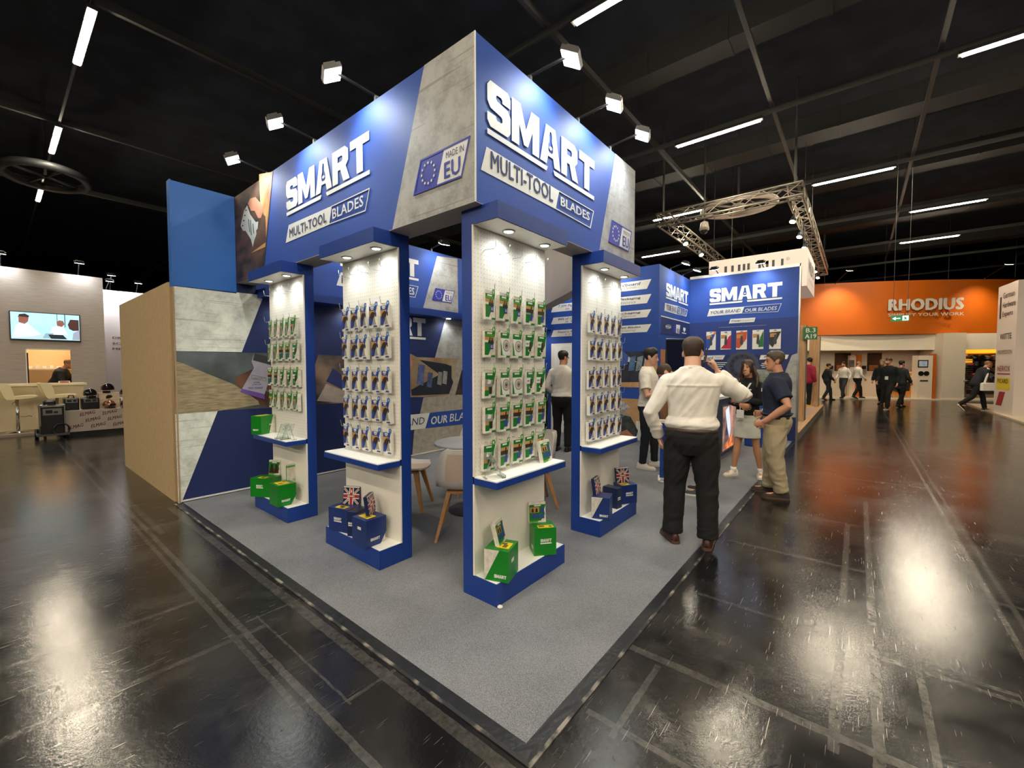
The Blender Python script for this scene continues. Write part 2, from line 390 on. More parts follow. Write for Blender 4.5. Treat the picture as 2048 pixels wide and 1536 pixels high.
def m_floor():
    m = mat('polished_black_hall_floor', '#0c0c0d', .22); nt = m.node_tree; L = nt.links; p = nt.nodes['Principled BSDF']
    tc = nd(nt, 'ShaderNodeTexCoord'); V = tc.outputs['Object']
    sp = nd(nt, 'ShaderNodeSeparateXYZ'); L.new(V, sp.inputs[0])
    def M(op, a, b=None, c=None):
        n = nd(nt, 'ShaderNodeMath', operation=op)
        for i, q in enumerate((a, b, c)):
            if q is None: continue
            if isinstance(q, (int, float)): n.inputs[i].default_value = q
            else: L.new(q, n.inputs[i])
        return n.outputs[0]
    def N(sc, det=4, rough=.6, st=None, rot=None):
        src = V
        if st:
            mp = nd(nt, 'ShaderNodeMapping'); mp.inputs['Scale'].default_value = st
            if rot: mp.inputs['Rotation'].default_value = rot
            L.new(V, mp.inputs[0]); src = mp.outputs[0]
        n = nd(nt, 'ShaderNodeTexNoise'); n.inputs['Scale'].default_value = sc; n.inputs['Detail'].default_value = det; n.inputs['Roughness'].default_value = rough
        L.new(src, n.inputs['Vector']); return n.outputs[0]
    # worn tape marks: (axis of the constant coordinate, position, width, from, to, strength)
    lines = [('X',-.40,.035,.3,6,.8),('X',-.46,.03,.9,12,.6),('X',-.085,.06,-.3,4.9,.75),('X',-.293,.012,.8,1.9,.7),('X',-.33,.05,4,14,.5),('X',-1.0,.03,1.2,4,.35),
             ('Y',.83,.02,-.3,0,.8),('Y',2.4,.04,-4,-.45,.5),('Y',1.75,.04,-3,-.3,.5),('Y',1.88,.015,-.36,0,.8),('Y',4.3,.05,-5,0,.35),('Y',7.5,.06,-6,0,.35),('Y',10,.06,-6,1,.35),
             ('X',.9,.05,-2.5,-.03,.75),('X',1.72,.03,-1.6,-.1,.6),('X',2.83,.04,-3,-.1,.6),('Y',-.93,.04,.8,4,.6),('Y',-1.075,.04,.6,5,.7),('Y',-1.70,.03,.5,26,.8),('Y',-1.78,.03,.5,26,.5),('X',4.0,.05,-4,-.3,.45),('X',6.2,.06,-4,-.1,.4),('X',9.0,.05,-5,-.1,.35),
             ('Y',-.205,.03,.3,.85,.7),('X',1.655,.035,-3.2,-1.1,.6),('Y',-1.25,.03,.7,1.9,.6),('X',.36,.03,-1,-.06,.7),('Y',-2.6,.05,0,20,.4)]
    nz = N(9, 5, .7)
    tot = None
    for ax, pos, wd, a, b, st in lines:
        c, o = (sp.outputs['X'], sp.outputs['Y']) if ax == 'X' else (sp.outputs['Y'], sp.outputs['X'])
        wob = M('MULTIPLY_ADD', nz, .02, c)
        d = M('ABSOLUTE', M('SUBTRACT', wob, pos+.01))
        k = M('LESS_THAN', d, wd/2)
        k = M('MULTIPLY', k, M('GREATER_THAN', o, a)); k = M('MULTIPLY', k, M('LESS_THAN', o, b))
        k = M('MULTIPLY', k, st)
        tot = k if tot is None else M('MAXIMUM', tot, k)
    tot = M('MULTIPLY', tot, M('MULTIPLY_ADD', N(26, 6, .75), 2.2, -.55))
    tot = M('MINIMUM', M('MAXIMUM', tot, 0), 1)
    # fine scratches in several directions and small scuffs
    sc = None
    for rot, s in (((0, 0, .4), (2, 90, 1)), ((0, 0, -.8), (2.5, 110, 1)), ((0, 0, 1.35), (2, 80, 1)), ((0, 0, 2.2), (3, 120, 1))):
        k = M('GREATER_THAN', N(1.6, 3, .55, s, rot), .705)
        sc = k if sc is None else M('MAXIMUM', sc, k)
    sc = M('MULTIPLY', sc, M('GREATER_THAN', N(3.1, 3), .49))
    dots = M('MULTIPLY', M('GREATER_THAN', N(70, 4, .7), .7), .3)
    cloud = M('MULTIPLY', M('MAXIMUM', M('SUBTRACT', N(1.1, 8, .72), .47), 0), 1.0)
    allm = M('MINIMUM', M('ADD', M('ADD', M('MULTIPLY', tot, .46), M('MULTIPLY', sc, .8)), M('ADD', dots, cloud)), 1)
    mx = nd(nt, 'ShaderNodeMixRGB'); mx.inputs[1].default_value = lin('#161617'); mx.inputs[2].default_value = lin('#6f6b65'); L.new(allm, mx.inputs[0])
    L.new(mx.outputs[0], p.inputs['Base Color'])
    L.new(M('MULTIPLY_ADD', N(5, 6, .7), .12, M('MULTIPLY_ADD', allm, .26, .085)), p.inputs['Roughness'])
    b = nd(nt, 'ShaderNodeBump'); b.inputs['Strength'].default_value = .085; b.inputs['Distance'].default_value = .01
    L.new(M('ADD', M('MULTIPLY', N(38, 5, .65), 1.0), M('MULTIPLY', sc, .35)), b.inputs['Height']); L.new(b.outputs[0], p.inputs['Normal'])
    return m
M_floor = m_floor()

# ------------------------------------------------------------------ hall shell
MB().box((-30, -30, -.2), (60, 50, 0)).build('floor', M_floor, kind='structure')
M_ceil = mat('black_hall_ceiling', '#2b333f', .9, var=.35, vs=1.2)
M_rail = mat('dark_steel_rail', '#454543', .55, .3)
M_duct = mat('dark_duct', '#232322', .8)
ceil_ = MB().box((-30, -30, 8.4), (60, 50, 8.6)).build('ceiling', M_ceil, kind='structure')
for k, y in enumerate((-30, -11.9, -6.75, -1.9, .5, 2.9, 7.7, 12.5, 17.3)):
    mb = MB()
    mb.box((-30, y-.035, 6.78), (60, y+.035, 6.83)); mb.box((-30, y-.008, 6.83), (60, y+.008, 6.93))
    if k: mb.build('trim_%d' % k, M_rail, kind='structure')
for k, x in enumerate([-.22+4.53*i for i in range(-4, 8)]):
    mb = MB().box((x-.02, -30, 6.672), (x+.02, 50, 6.72)); mb.box((x-.012, -30, 6.72), (x+.012, 50, 6.775))
    mb.build('trim_%d' % (20+k), M_rail, kind='structure')
for k, (x, y0, y1, wd, z) in enumerate(((7.6, -14, 20, .5, 7.5), (12.0, -14, 22, .7, 7.3), (16.6, -14, 22, .6, 7.5), (21.4, -16, 20, .8, 7.3), (27, -16, 18, .8, 7.2), (-6, -2, 24, .7, 7.4))):
    mb = MB().box((x-wd/2, y0, z), (x+wd/2, y1, z+.45))
    yy = y0
    while yy < y1: mb.box((x-wd/2-.02, yy, z-.02), (x+wd/2+.02, yy+.05, z+.47)); yy += 1.5
    mb.build('trim_%d' % (40+k), M_duct, kind='structure')
M_far = mat('dark_far_wall', '#17181a', .9)
MB().box((58, -30, 0), (58.3, 50, 8.4)).build('wall_right', M_far, kind='structure')
MB().box((-30, 48, 0), (58, 48.3, 8.4)).build('wall_back', M_far, kind='structure')
MB().box((-30, -30, 0), (-29.7, 48, 8.4)).build('wall_left', M_far, kind='structure')
MB().box((-29.7, -30, 0), (58, -29.7, 8.4)).build('wall_front', M_far, kind='structure')

# LED strip lights under the ceiling, in staggered rows
strips = [(4.31, 1.55, 'warm LED strip light cut by the top edge right of the booth sign'),
 (8.84, 1.54, 'warm LED strip light above the right end of the booth sign'), (8.84, -2.99, 'warm LED strip light touching the upper right edge of the picture'),
 (13.37, -.72, 'warm LED strip light right of the lighting truss corner'), (17.9, -3.02, 'warm LED strip light below and right of the truss corner strip'),
 (22.43, -3.03, 'smallest warm LED strip light above the orange sign'), (17.9, 6.05, 'warm LED strip light behind the left truss lamps'),
 (-.22, 8.43, 'longest warm LED strip light at the upper left'), (-.22, 13.1, 'middle one of the warm LED strip lights at the left'), (-.22, 17.7, 'lowest warm LED strip light at the left'),
 (13.37, 3.8, 'warm LED strip light seen inside the lighting truss')]
seen = {(round(x/4.55), round(y)) for x, y, _ in strips}
extra = []
for i in range(-3, 7):
    for j in range(-4, 6):
        x = -.22+4.53*i; y = 8.43+4.6*j if i % 2 == 0 else 6.13+4.6*j
        if all((x-a)**2+(y-b)**2 > 9 for a, b, _ in strips) and (x-CAM.x)*FW.x+(y-CAM.y)*FW.y < 1.5:
            extra.append((x, y, 'warm LED strip light of the hall behind the viewer'))
sm = None
for x, y, lb in strips+extra:
    if sm is None:
        t = thing('led_strip_light', lb, 'ceiling light', (x, y, 6.6), world=False, group='hall LED strip lights')
        MB().box((-.055, -.88, .012), (.055, .88, .07)).build('housing', M_duct, t)
        MB().box((-.038, -.83, -.008), (.038, .83, .012)).build('diffuser', M_strip, t)
        sm = t
    else: copy_thing(sm, lb, (x, y, 6.6))

# ------------------------------------------------------------------ the booth
e = thing('carpet', 'dark grey felt carpet with black worn edging covering the booth floor', 'carpet', (0, 0, 0))
MB().box((0.05, 0.05, 0), (9.19, 4.97, .004)).build('felt', M_carpet, e)
M_edge = mat('black_edge_tape', '#15161a', .35, var=.5, vs=14, bump=.3, bs=30)
M_wear = mat('worn_edge_paint', '#7d786f', .6, col2='#131314', vs=7)
for e_ in MATS['worn_edge_paint'].node_tree.nodes:
    if e_.type == 'VALTORGB': e_.color_ramp.elements[0].position, e_.color_ramp.elements[1].position = .5, .62
MB().box((-.01, -.01, 0), (9.18, .05, .004)).build('edge_strip', M_edge, e)
MB().box((-.01, .05, 0), (.05, 4.97, .004)).build('edge_strip', M_edge, e)
MB().box((-.03, -.03, 0), (5.2, -.012, .006)).build('worn_line', M_wear, e)
MB().box((-.03, -.012, 0), (-.012, 4.98, .006)).build('worn_line', M_wear, e)

FLx, FRy, FZ0, FZ1 = .65, .904, 2.58, 3.612
FL = Fr(FLx, 0, -90); FR = Fr(0, FRy, 0); WL = Fr(0, 4.98, 0); WI = Fr(7.2, 0, -90); WS = Fr(0, 2.15, 0); WB = Fr(9.2, 0, -90)
fa = thing('booth_fascia', 'blue and concrete-grey overhead sign wrapping the booth corner', 'sign', (FLx, FRy, FZ0))
MB().box((FLx, FRy, FZ0+.004), (FLx+.215, 4.98, FZ1)).build('beam', M_blue, fa)
MB().box((FLx+.215, FRy, FZ0+.004), (3.064, FRy+.235, FZ1)).build('beam', M_blue, fa)
MB().box((FLx, FRy, FZ0), (FLx+.215, 4.98, FZ0+.004)).build('soffit', M_soffit, fa)
MB().box((FLx+.215, FRy, FZ0), (3.064, FRy+.235, FZ0+.004)).build('soffit', M_soffit, fa)
# diagonal return beam with a pale inner side
dg = thing('diagonal_beam', 'pale inner face of the diagonal beam behind the sign', 'beam', (2.95, 1.14, FZ0))
d0, d1 = Vector((2.93, 1.14, 0)), Vector((6.15, 4.96, 0)); dn = Vector((d1.y-d0.y, d0.x-d1.x, 0)).normalized()*.2
MB().loft([[d0+Vector((0,0,z)), d0+dn+Vector((0,0,z)), d1+dn+Vector((0,0,z)), d1+Vector((0,0,z))] for z in (FZ0, FZ1)]).build('beam', M_cream, dg)
MB().loft([[d0+Vector((0,0,z)), d0+dn+Vector((0,0,z)), d1+dn+Vector((0,0,z)), d1+Vector((0,0,z))] for z in (FZ0-.004, FZ0-.0005)]).build('soffit', M_soffit, dg)
# left face
FL.poly('concrete_panel', [FL.px(849, 128.7)[:1]+(FZ1,), (-FRy, FZ1), (-FRy, FZ0), (FL.px(785.3, 459.8)[0], FZ0)], M_conc, fa, px=False)
a, b, c = FL.px(574.5, 431.5), FL.px(740.6, 350.5), FL.px(740.6, 261)
logo(FL, a[0], (a[1]+b[1])/2, b[0], c[1], M_white_ink, fa)
FL.poly('pale_strip', [(578, 450.3), (663.4, 412.4), (658.3, 449.6), (572, 486.2)], M_print_w, fa)
outline(FL, [(663.4, 412.4), (740.6, 375.8), (731.8, 422.5), (658.3, 449.6)], .008, M_print_w, fa)
FL.text('MULTI-TOOL', (580, 476), (654, 424), M_navy_ink, fa, bold=.02)
FL.text('BLADES', (666, 439), (728, 390), M_white_ink, fa, bold=.02)
badge(FL, (842.8, 321), (942.7, 271.9), (925.8, 354.8), (828.6, 392), (890.2, 299), (875, 373.4), fa)
# printed workshop photograph at the left end
pw = FL.poly('photo_print', [(-4.97, FZ1), (FL.px(547, 343)[0], FZ1), (FL.px(527, 526)[0], FZ0), (-4.97, FZ0)], mat('photo_dark_wood', '#5b3f30', .6, col2='#17130f', vs=3.5, stretch=(1, 1, 2.2)), fa, px=False)
def fz(x, y): return (460+x/6.98, 330+y/6.98)
FL.poly('printed_glow', [fz(410, 130), fz(600, 95), fz(510, 1000), fz(500, 720), fz(470, 690), fz(430, 540)], mat('photo_warm_glow', '#c9a564', .6, col2='#a2482c', vs=3), pw, off=.004)
FL.poly('printed_hand', [fz(255, 540), fz(290, 470), fz(360, 450), fz(410, 510), fz(450, 545), fz(470, 650), fz(440, 740), fz(400, 745), fz(350, 640), fz(300, 640)], M_skinp, pw, off=.005)
FL.poly('printed_blade', [fz(245, 570), fz(285, 690), fz(365, 800), fz(400, 790), fz(395, 890), fz(370, 920), fz(375, 970), fz(345, 1060), fz(325, 1145), fz(300, 1040), fz(225, 920), fz(190, 920), fz(155, 850), fz(205, 640)], mat('printed_steel', '#aeb4b0', .5, var=.08), pw, off=.006)
FL.poly('printed_beam', [fz(300, 1230), fz(505, 1080), fz(500, 1145)], M_orange_ink, pw, off=.005)
mb = MB()
for k in range(4):
    x, y = 185+k*16, 850-k*72
    p_ = [FL.px(*fz(x+10*cos(t*pi/3), y+11*sin(t*pi/3))) for t in range(6)]; mb.flat([p_], FL.P, .006, .0075)
mb.build('printed_hole', M_blackm, pw)
mb = MB()
for k, (x0, y0, x1, y1) in enumerate(((262, 760, 285, 940), (290, 770, 305, 980), (325, 820, 340, 960))):
    mb.flat([[FL.px(*fz(*q)) for q in ((x0, y0), (x0+9, y0), (x1+6, y1), (x1-3, y1))]], FL.P, .006, .0075)
mb.build('printed_marking', M_dgrey, pw)
# right face
FR.poly('concrete_panel', [(FR.px(1230, 322.7)[0], FZ1), (3.064, FZ1), (3.064, FZ0), (FR.px(1197.2, 504.5)[0], FZ0)], M_conc, fa, px=False)
a, b, c = FR.px(973.5, 266.8), FR.px(1187, 401.5), FR.px(973.8, 160)
logo(FR, a[0], (a[1]+b[1])/2, b[0], c[1]+.01, M_white_ink, fa)
FR.poly('pale_strip', [(972.8, 293.9), (1116.6, 381.2), (1109.2, 417.5), (961.6, 339.6)], M_print_w, fa)
outline(FR, [(1116.6, 381.2), (1187, 422.5), (1180.3, 457), (1109.2, 417.5)], .008, M_print_w, fa)
FR.text('MULTI-TOOL', (980, 338), (1105, 375), M_navy_ink, fa, bold=.02)
FR.text('BLADES', (1120, 411), (1178, 426), M_white_ink, fa, bold=.02)
badge(FR, (1222.5, 440), (1261.9, 463.4), (1255.6, 504), (1215.6, 484), (1243.4, 453), (1236.9, 493.6), fa)
MB().box((FLx-.004, FRy-.004, FZ0), (FLx+.004, FRy+.004, FZ1)).build('corner_trim', M_print_w, fa)

# left and back walls of the booth (one panel plane y = 4.98)
wl = thing('wall_partition', 'long blue printed rear wall of the booth', 'wall', (0.02, 4.98, 0), kind='structure')
MB().box((.02, 4.98, 0), (7.3, 5.08, 3.62)).build('panel', M_navy, wl)
WL.rect('blue_upper_panel', (.025, 2.455), (.648, 3.62), M_blue_lit, wl)  # same blue wall, its brighter lighting painted into the panel colour
WL.rect('blue_upper_panel', (.87, 2.53), (7.2, 3.61), M_blue, wl)
MB().box((.015, 4.97, 0), (.03, 5.085, 2.45)).build('edge_trim', mat('beige_edge_tape', '#a58a6b', .7), wl)
MB().box((.015, 4.97, 2.45), (.03, 5.085, 3.625)).build('edge_trim', M_blue_lit, wl)
def wz(x, y): return (340+x/3.414, 560+y/3.414)
WL.poly('concrete_print', [wz(22, 38), wz(640, 105), wz(490, 492), wz(28, 485)], M_conc_w, wl)
ph = WL.poly('photo_print', [wz(28, 488), wz(700, 500), wz(700, 872), wz(330, 893), wz(35, 915)], mat('photo_smoke', '#5f6a6e', .6, col2='#1d2124', vs=1.6), wl, off=.003)
WL.poly('printed_plank', [wz(35, 555), wz(90, 570), wz(230, 630), wz(380, 690), wz(440, 715), wz(600, 825), wz(610, 850), wz(500, 868), wz(330, 893), wz(35, 915)], mat('photo_sawn_wood', '#a39678', .7, col2='#80745c', vs=5, stretch=(1.5, 1, 9), bump=.3, bs=30), ph, off=.005)
WL.poly('printed_block', [wz(440, 705), wz(450, 660), wz(560, 610), wz(700, 590), wz(700, 872), wz(610, 850), wz(600, 825)], mat('photo_block', '#6d4a38', .6, col2='#3a241c', vs=4), ph, off=.0045)
WL.poly('printed_blade', [wz(575, 500), wz(692, 530), wz(692, 640), wz(640, 790), wz(490, 745), wz(572, 600), wz(555, 555)], mat('printed_lilac_steel', '#a5a2b4', .5, var=.12, vs=5), ph, off=.007)
WL.poly('printed_blade_head', [wz(575, 500), wz(692, 530), wz(692, 582), wz(565, 548)], M_dgrey, ph, off=.008)
WL.poly('printed_teeth', [wz(490, 742), wz(640, 778), wz(645, 815), wz(478, 765)], mat('violet_ink', '#6d4fa0', .5), ph, off=.009)
outline(WL, [wz(556, 645), wz(660, 668), wz(652, 692), wz(550, 672)], .006, M_grey_ink, ph, off=.009)
WL.text('SMART', wz(566, 680), wz(648, 664), M_grey_ink, ph, .009, bold=.02)
WL.text('EXTREME', wz(570, 706), wz(612, 694), M_navy_ink, ph, .009)
WL.text('LONG-LIFE', wz(560, 720), wz(622, 708), M_navy_ink, ph, .009)
WL.text('MIXED USE BLADE', wz(532, 745), wz(632, 728), M_navy_ink, ph, .009)
WL.poly('concrete_print', [wz(35, 915), wz(325, 895), wz(75, 1528), wz(57, 1528)], M_conc_w, wl, off=.0028)
# header with lettering and a slim canopy below it
def bz(x, y): return (620+x/6.4, 480+y/6.4)
def cz_(x, y): return (620+x/5.906, 700+y/5.906)
WL.poly('concrete_panel', [bz(1625, 205), bz(1885, 240), bz(1895, 932), bz(1447, 868)], M_conc, wl, off=.0045)
a, b, c = WL.px(680, 512), WL.px(836.7, 562), WL.px(836, 521)
logo(WL, a[0], b[1], b[0], c[1], M_white_ink, wl)
q0, q1, q2 = WL.px(676, 542), WL.px(674, 567), WL.px(836.5, 573)
WL.poly('pale_strip', [(q0[0]+.04, q2[1]), (q0[0]+.9, q2[1]), (q0[0]+.83, q2[1]-.2), (q0[0]-.03, q2[1]-.2)], M_print_w, wl, px=False, off=.005)
outline(WL, [(q0[0]+.9, q2[1]), (q2[0], q2[1]), (q2[0]-.07, q2[1]-.2), (q0[0]+.83, q2[1]-.2)], .008, M_print_w, wl, px=False)
WL.text('BLADES', (q0[0]+.94, q2[1]-.16), (q2[0]-.09, q2[1]-.04), M_white_ink, wl, px=False, bold=.02)
WL.text('MULTI-TOOL', (q0[0]+.05, q2[1]-.16), (q0[0]+.81, q2[1]-.04), M_navy_ink, wl, px=False, bold=.02)
badge(WL, bz(1602, 615), bz(1848, 655), bz(1805, 810), bz(1557, 770), bz(1728, 636), bz(1688, 790), wl)
cn = thing('wall_canopy', 'slim blue canopy with downlights running along the rear wall', 'canopy', (1.5, 4.72, 2.43))
MB().box((.88, 4.72, 2.43), (7.19, 4.976, 2.53)).build('board', M_unit, cn)
# lower prints
WL.poly('photo_print', [cz_(95, 55), cz_(400, 70), cz_(400, 628), cz_(75, 640), cz_(58, 180)], mat('photo_jeans', '#8d7765', .6, col2='#2a2b38', vs=2.4), wl)
WL.poly('printed_box', [cz_(190, 370), cz_(270, 215), cz_(420, 330), cz_(420, 480)], mat('photo_navy', '#2a3670', .6), wl, off=.006)
WL.poly('printed_box_side', [cz_(80, 600), cz_(190, 400), cz_(420, 490), cz_(420, 628)], mat('photo_greybox', '#a9a098', .6, var=.2, vs=5), wl, off=.005)
WL.poly('grey_print', [bz(1735, 1000), bz(2100, 1040), bz(2080, 1536), bz(1600, 1505)], M_conc, wl)
p2_ = [cz_(1000, 20), cz_(1180, 40), cz_(1260, 85), cz_(1750, 100), cz_(1640, 535), cz_(1340, 555), cz_(1300, 800), cz_(1000, 800)]
WL.poly('grey_print', [cz_(1500, 0), cz_(2150, 20), cz_(2150, 1180), cz_(1205, 1268), cz_(1230, 960), cz_(1300, 745), cz_(1340, 560), cz_(1640, 535)], M_conc_d, wl, off=.0025)
ph2 = WL.poly('photo_print', [cz_(1000, 20), cz_(1180, 40), cz_(1260, 85), cz_(1750, 100), cz_(1640, 535), cz_(1340, 555), cz_(1000, 560)], mat('photo_tan', '#a8937a', .6, col2='#8a6d4a', vs=3), wl, off=.004)
WL.poly('printed_case', [cz_(1290, 115), cz_(1600, 165), cz_(1670, 190), cz_(1670, 330), cz_(1690, 380), cz_(1640, 520), cz_(1200, 540), cz_(1190, 470), cz_(1530, 290)], mat('photo_black_case', '#1c2230', .6, var=.3, vs=4), ph2, off=.006)
for q, (x, y, s) in enumerate(((1290, 300, 1.1), (1400, 360, .8), (1520, 340, .7), (1580, 330, .7))):
    WL.poly('printed_tool', [cz_(x-30*s, y+90*s), cz_(x-10*s, y-120*s), cz_(x+60*s, y-110*s), cz_(x+40*s, y+110*s)], mat('photo_tool_%d' % q, ['#5a6a9d', '#46577d', '#7d7f80', '#8f9290'][q], .6, var=.35, vs=14), ph2, off=.008)
WL.poly('printed_hand', [cz_(1100, 60), cz_(1185, 65), cz_(1215, 170), cz_(1150, 240), cz_(1100, 200)], M_skinp, ph2, off=.008)
WL.poly('photo_print', [cz_(1790, 240), cz_(2100, 250), cz_(2080, 520), cz_(1715, 530)], mat('photo_brown', '#4b3530', .6, col2='#1b1c26', vs=3), wl, off=.0045)
a = WL.px(851, 679.7); c = WL.px(851, 637.8)
logo(WL, a[0]-1.42, a[1], a[0], c[1], M_white_ink, wl)
WL.poly('pale_strip', [cz_(700, 815), cz_(1412, 742), cz_(1360, 925), cz_(650, 1010)], M_print_w, wl, off=.006)
WL.poly('blue_strip', [cz_(1412, 742), cz_(2100, 668), cz_(2040, 850), cz_(1360, 925)], M_blue, wl, off=.006)
WL.text('YOUR', cz_(720, 970), cz_(900, 830), M_navy_ink, wl, .009, bold=.02, shear=.15)
WL.text('BRAND', cz_(1000, 918), cz_(1350, 790), M_navy_ink, wl, .009, shear=.15)
WL.text('OUR', cz_(1425, 882), cz_(1617, 765), M_white_ink, wl, .009, bold=.025, shear=.15)
WL.text('BLADES', cz_(1645, 848), cz_(1990, 715), M_white_ink, wl, .009, shear=.15)
MB().box((.03, 4.972, .012), (7.19, 4.98, .03)).build('bottom_strip', M_print_w, wl)

# inner wall x = 7.2 with information strips and a door
wi = thing('wall_inner', 'blue printed inner wall with pale information strips', 'wall', (7.2, 2.15, 0), kind='structure')
MB().box((7.2, 2.15, 0), (7.3, 4.98, 3.6)).build('panel', M_blue, wi)
def iz(x, y): return (1080+x/6.4, 480+y/6.4)
rows = [(525, 645, '100% Cardboard', 'Packaging Option', '', ''), (715, 830, 'Reusable Packaging', 'Solutions', '7.5M Packets Sold', 'in 2025'),
        (910, 1010, 'Three Packaging', 'Material Options', '84% of Our Product', 'is OEM'), (1100, 1200, 'Fully Branded Blades', '& Packaging', 'Found in 4500+ Outlets', 'in 12+ Countries')]
for y0, y1, t1, t2, l1, l2 in rows:
    r0, r1 = WI.px(*iz(1425, y0-25)), WI.px(*iz(1400, y1-25)); zt, zb = r0[1], r1[1]; sr = r0[0]
    WI.poly('information_strip', [(sr-1.15, zt), (sr, zt), (sr-.09, zb), (sr-1.24, zb)], M_print_w, wi, px=False)
    h = zt-zb
    WI.text(t1, (sr-1.15, zb+h*.53), (sr-.22, zb+h*.86), M_navy_ink, wi, px=False, bold=.012, shear=.2)
    WI.text(t2, (sr-.98, zb+h*.13), (sr-.32, zb+h*.46), M_grey_ink, wi, px=False, shear=.2)
    sl = -4.74
    WI.poly('information_strip', [(sl+.07, zt), (sl+1.2, zt), (sl+1.13, zb), (sl, zb)], M_print_w, wi, px=False)
    if l1:
        WI.text(l1, (sl+.2, zb+h*.53), (sl+1.06, zb+h*.86), M_navy_ink, wi, px=False, bold=.01, shear=.2)
        WI.text(l2, (sl+.4, zb+h*.13), (sl+.86, zb+h*.46), M_navy_ink, wi, px=False, shear=.2)
dr = thing('door_1', 'white store room door in the blue inner wall', 'door', (7.19, 4.4, 0), kind='structure')
WI.rect('frame', (-4.72, 0), (-3.72, 2.1), M_white, dr, off=.02, th=.02)
WI.rect('leaf', (-4.62, .01), (-3.8, 2.03), M_shelf, dr, off=.035, th=.015)
MB().cyl(WI.P(-3.88, 1.05, .035), WI.P(-3.88, 1.05, .08), .012).build('handle', M_silver, dr)
MB().box(WI.P(-3.9, 1.03, .085), WI.P(-4.0, 1.06, .07)).build('handle', M_silver, dr)
# photographs on the inner wall
q = WI.px(1242, 699)
WI.poly('photo_print', [(-3.5, 1.87), (-2.2, 1.87), (-2.2, 1.12), (-3.5, 1.12)], mat('photo_tool_bag', '#33394a', .6, col2='#1a2028', vs=3), wi, px=False, off=.003)
WI.poly('printed_card', [iz(1015, 1430), iz(1075, 1450), iz(1190, 1530), iz(1240, 1560), iz(1015, 1560)], M_conc_w, wi, off=.005)
WI.poly('printed_bench', [(-3.5, 1.2), (-2.35, 1.24), (-2.2, 1.3), (-2.2, 1.12), (-3.5, 1.12)], M_timber, wi, px=False, off=.005)
WI.poly('printed_packet', [(-2.98, 1.8), (-2.9, 1.88), (-2.78, 1.78), (-2.8, 1.6), (-2.95, 1.56), (-3.02, 1.64)], mat('photo_packet', '#3f5aa0', .5, var=.3, vs=20), wi, px=False, off=.008)
for k in range(3): WI.poly('printed_tool', [(-2.74+.16*k, 1.75), (-2.62+.16*k, 1.78), (-2.66+.16*k, 1.48), (-2.78+.16*k, 1.46)], mat('photo_gadget_%d' % k, ['#51709a', '#7f8c99', '#a6acae'][k], .5, var=.4, vs=18), wi, px=False, off=.007)
WI.poly('printed_disc_board', [(-2.32, 1.75), (-2.2, 1.8), (-2.16, 1.8), (-2.16, 1.2), (-2.36, 1.25)], M_timber, wi, px=False, off=.006)
WI.poly('photo_print', [(-3.5, .88), (-2.2, .88), (-2.2, .12), (-3.5, .12)], mat('photo_plywood', '#b08b62', .6, var=.15, vs=3), wi, px=False, off=.003)
WI.poly('printed_case', [(-3.1, .55), (-2.72, .5), (-2.55, .22), (-2.6, .05), (-2.95, .12)], mat('photo_case', '#4d5150', .6, col2='#23282a', vs=9), wi, px=False, off=.006)
WI.poly('printed_case_edge', [(-3.12, .66), (-2.78, .56), (-2.72, .5), (-3.1, .55)], M_grey_ink, wi, px=False, off=.008)
WI.poly('printed_cap', [(-3.1, .78), (-2.9, .84), (-2.74, .7), (-2.84, .6), (-3.1, .66)], mat('photo_bluecap', '#6b7390', .6, col2='#c8c6c0', vs=10), wi, px=False, off=.007)
WI.poly('printed_hand', [(-2.98, .13), (-2.8, .22), (-2.6, .06), (-2.64, .02), (-2.98, .02)], M_skinp, wi, px=False, off=.009)
WI.rect('white_base', (-3.5, .012), (-2.16, .12), M_conc_w, wi, off=.004)
WI.rect('white_base', (-2.6, .12), (-2.16, .42), M_conc_w, wi, off=.005)

# side wall y = 2.15 of the alcove
ws = thing('wall_side', 'blue printed side wall of the alcove with logo and partner marks', 'wall', (7.2, 2.15, 0), kind='structure')
MB().box((7.3, 2.15, 0), (9.3, 2.25, 3.6)).build('panel', M_blue, ws)
MB().box((7.195, 2.145, 0), (7.31, 2.26, 3.6)).build('corner_post', M_blue, ws)
a = WS.px(1331.6, 596.4); c = WS.px(1331.6, 565); b = WS.px(1375.3, 612)
logo(WS, a[0], a[1], b[0], c[1], M_white_ink, ws)
WS.poly('pale_strip', [iz(1600, 805), iz(1757, 845), iz(1745, 950), iz(1592, 905)], M_print_w, ws)
outline(WS, [iz(1757, 845), iz(1888, 895), iz(1870, 980), iz(1745, 950)], .012, M_print_w, ws)
WS.text('YOUR', iz(1613, 895), iz(1675, 838), M_navy_ink, ws, bold=.02, shear=.1)
WS.text('BRAND', iz(1682, 918), iz(1745, 860), M_navy_ink, ws, shear=.1)
WS.text('OUR', iz(1760, 940), iz(1805, 880), M_white_ink, ws, bold=.02, shear=.1)
WS.text('BLADES', iz(1812, 955), iz(1868, 900), M_white_ink, ws, shear=.1)
z1_, z2_, z3_ = WS.px(1317, 631.6)[1], WS.px(1317, 666.7)[1], WS.px(1317, 698)[1]
WS.rect('dark_band', (7.31, z2_), (9.2, z1_), M_navy_band, ws)
WS.rect('thin_line', (7.31, z1_), (9.2, z1_+.02), M_print_w, ws, off=.005)
WS.rect('warm_photo', (7.31, .02), (9.2, z3_), mat('photo_workbench', '#b07a58', .6, col2='#5d4535', vs=1.4), ws)
for x0, x1, y0, y1, t in ((1603, 1675, 1145, 1100, 'amazon'),): pass
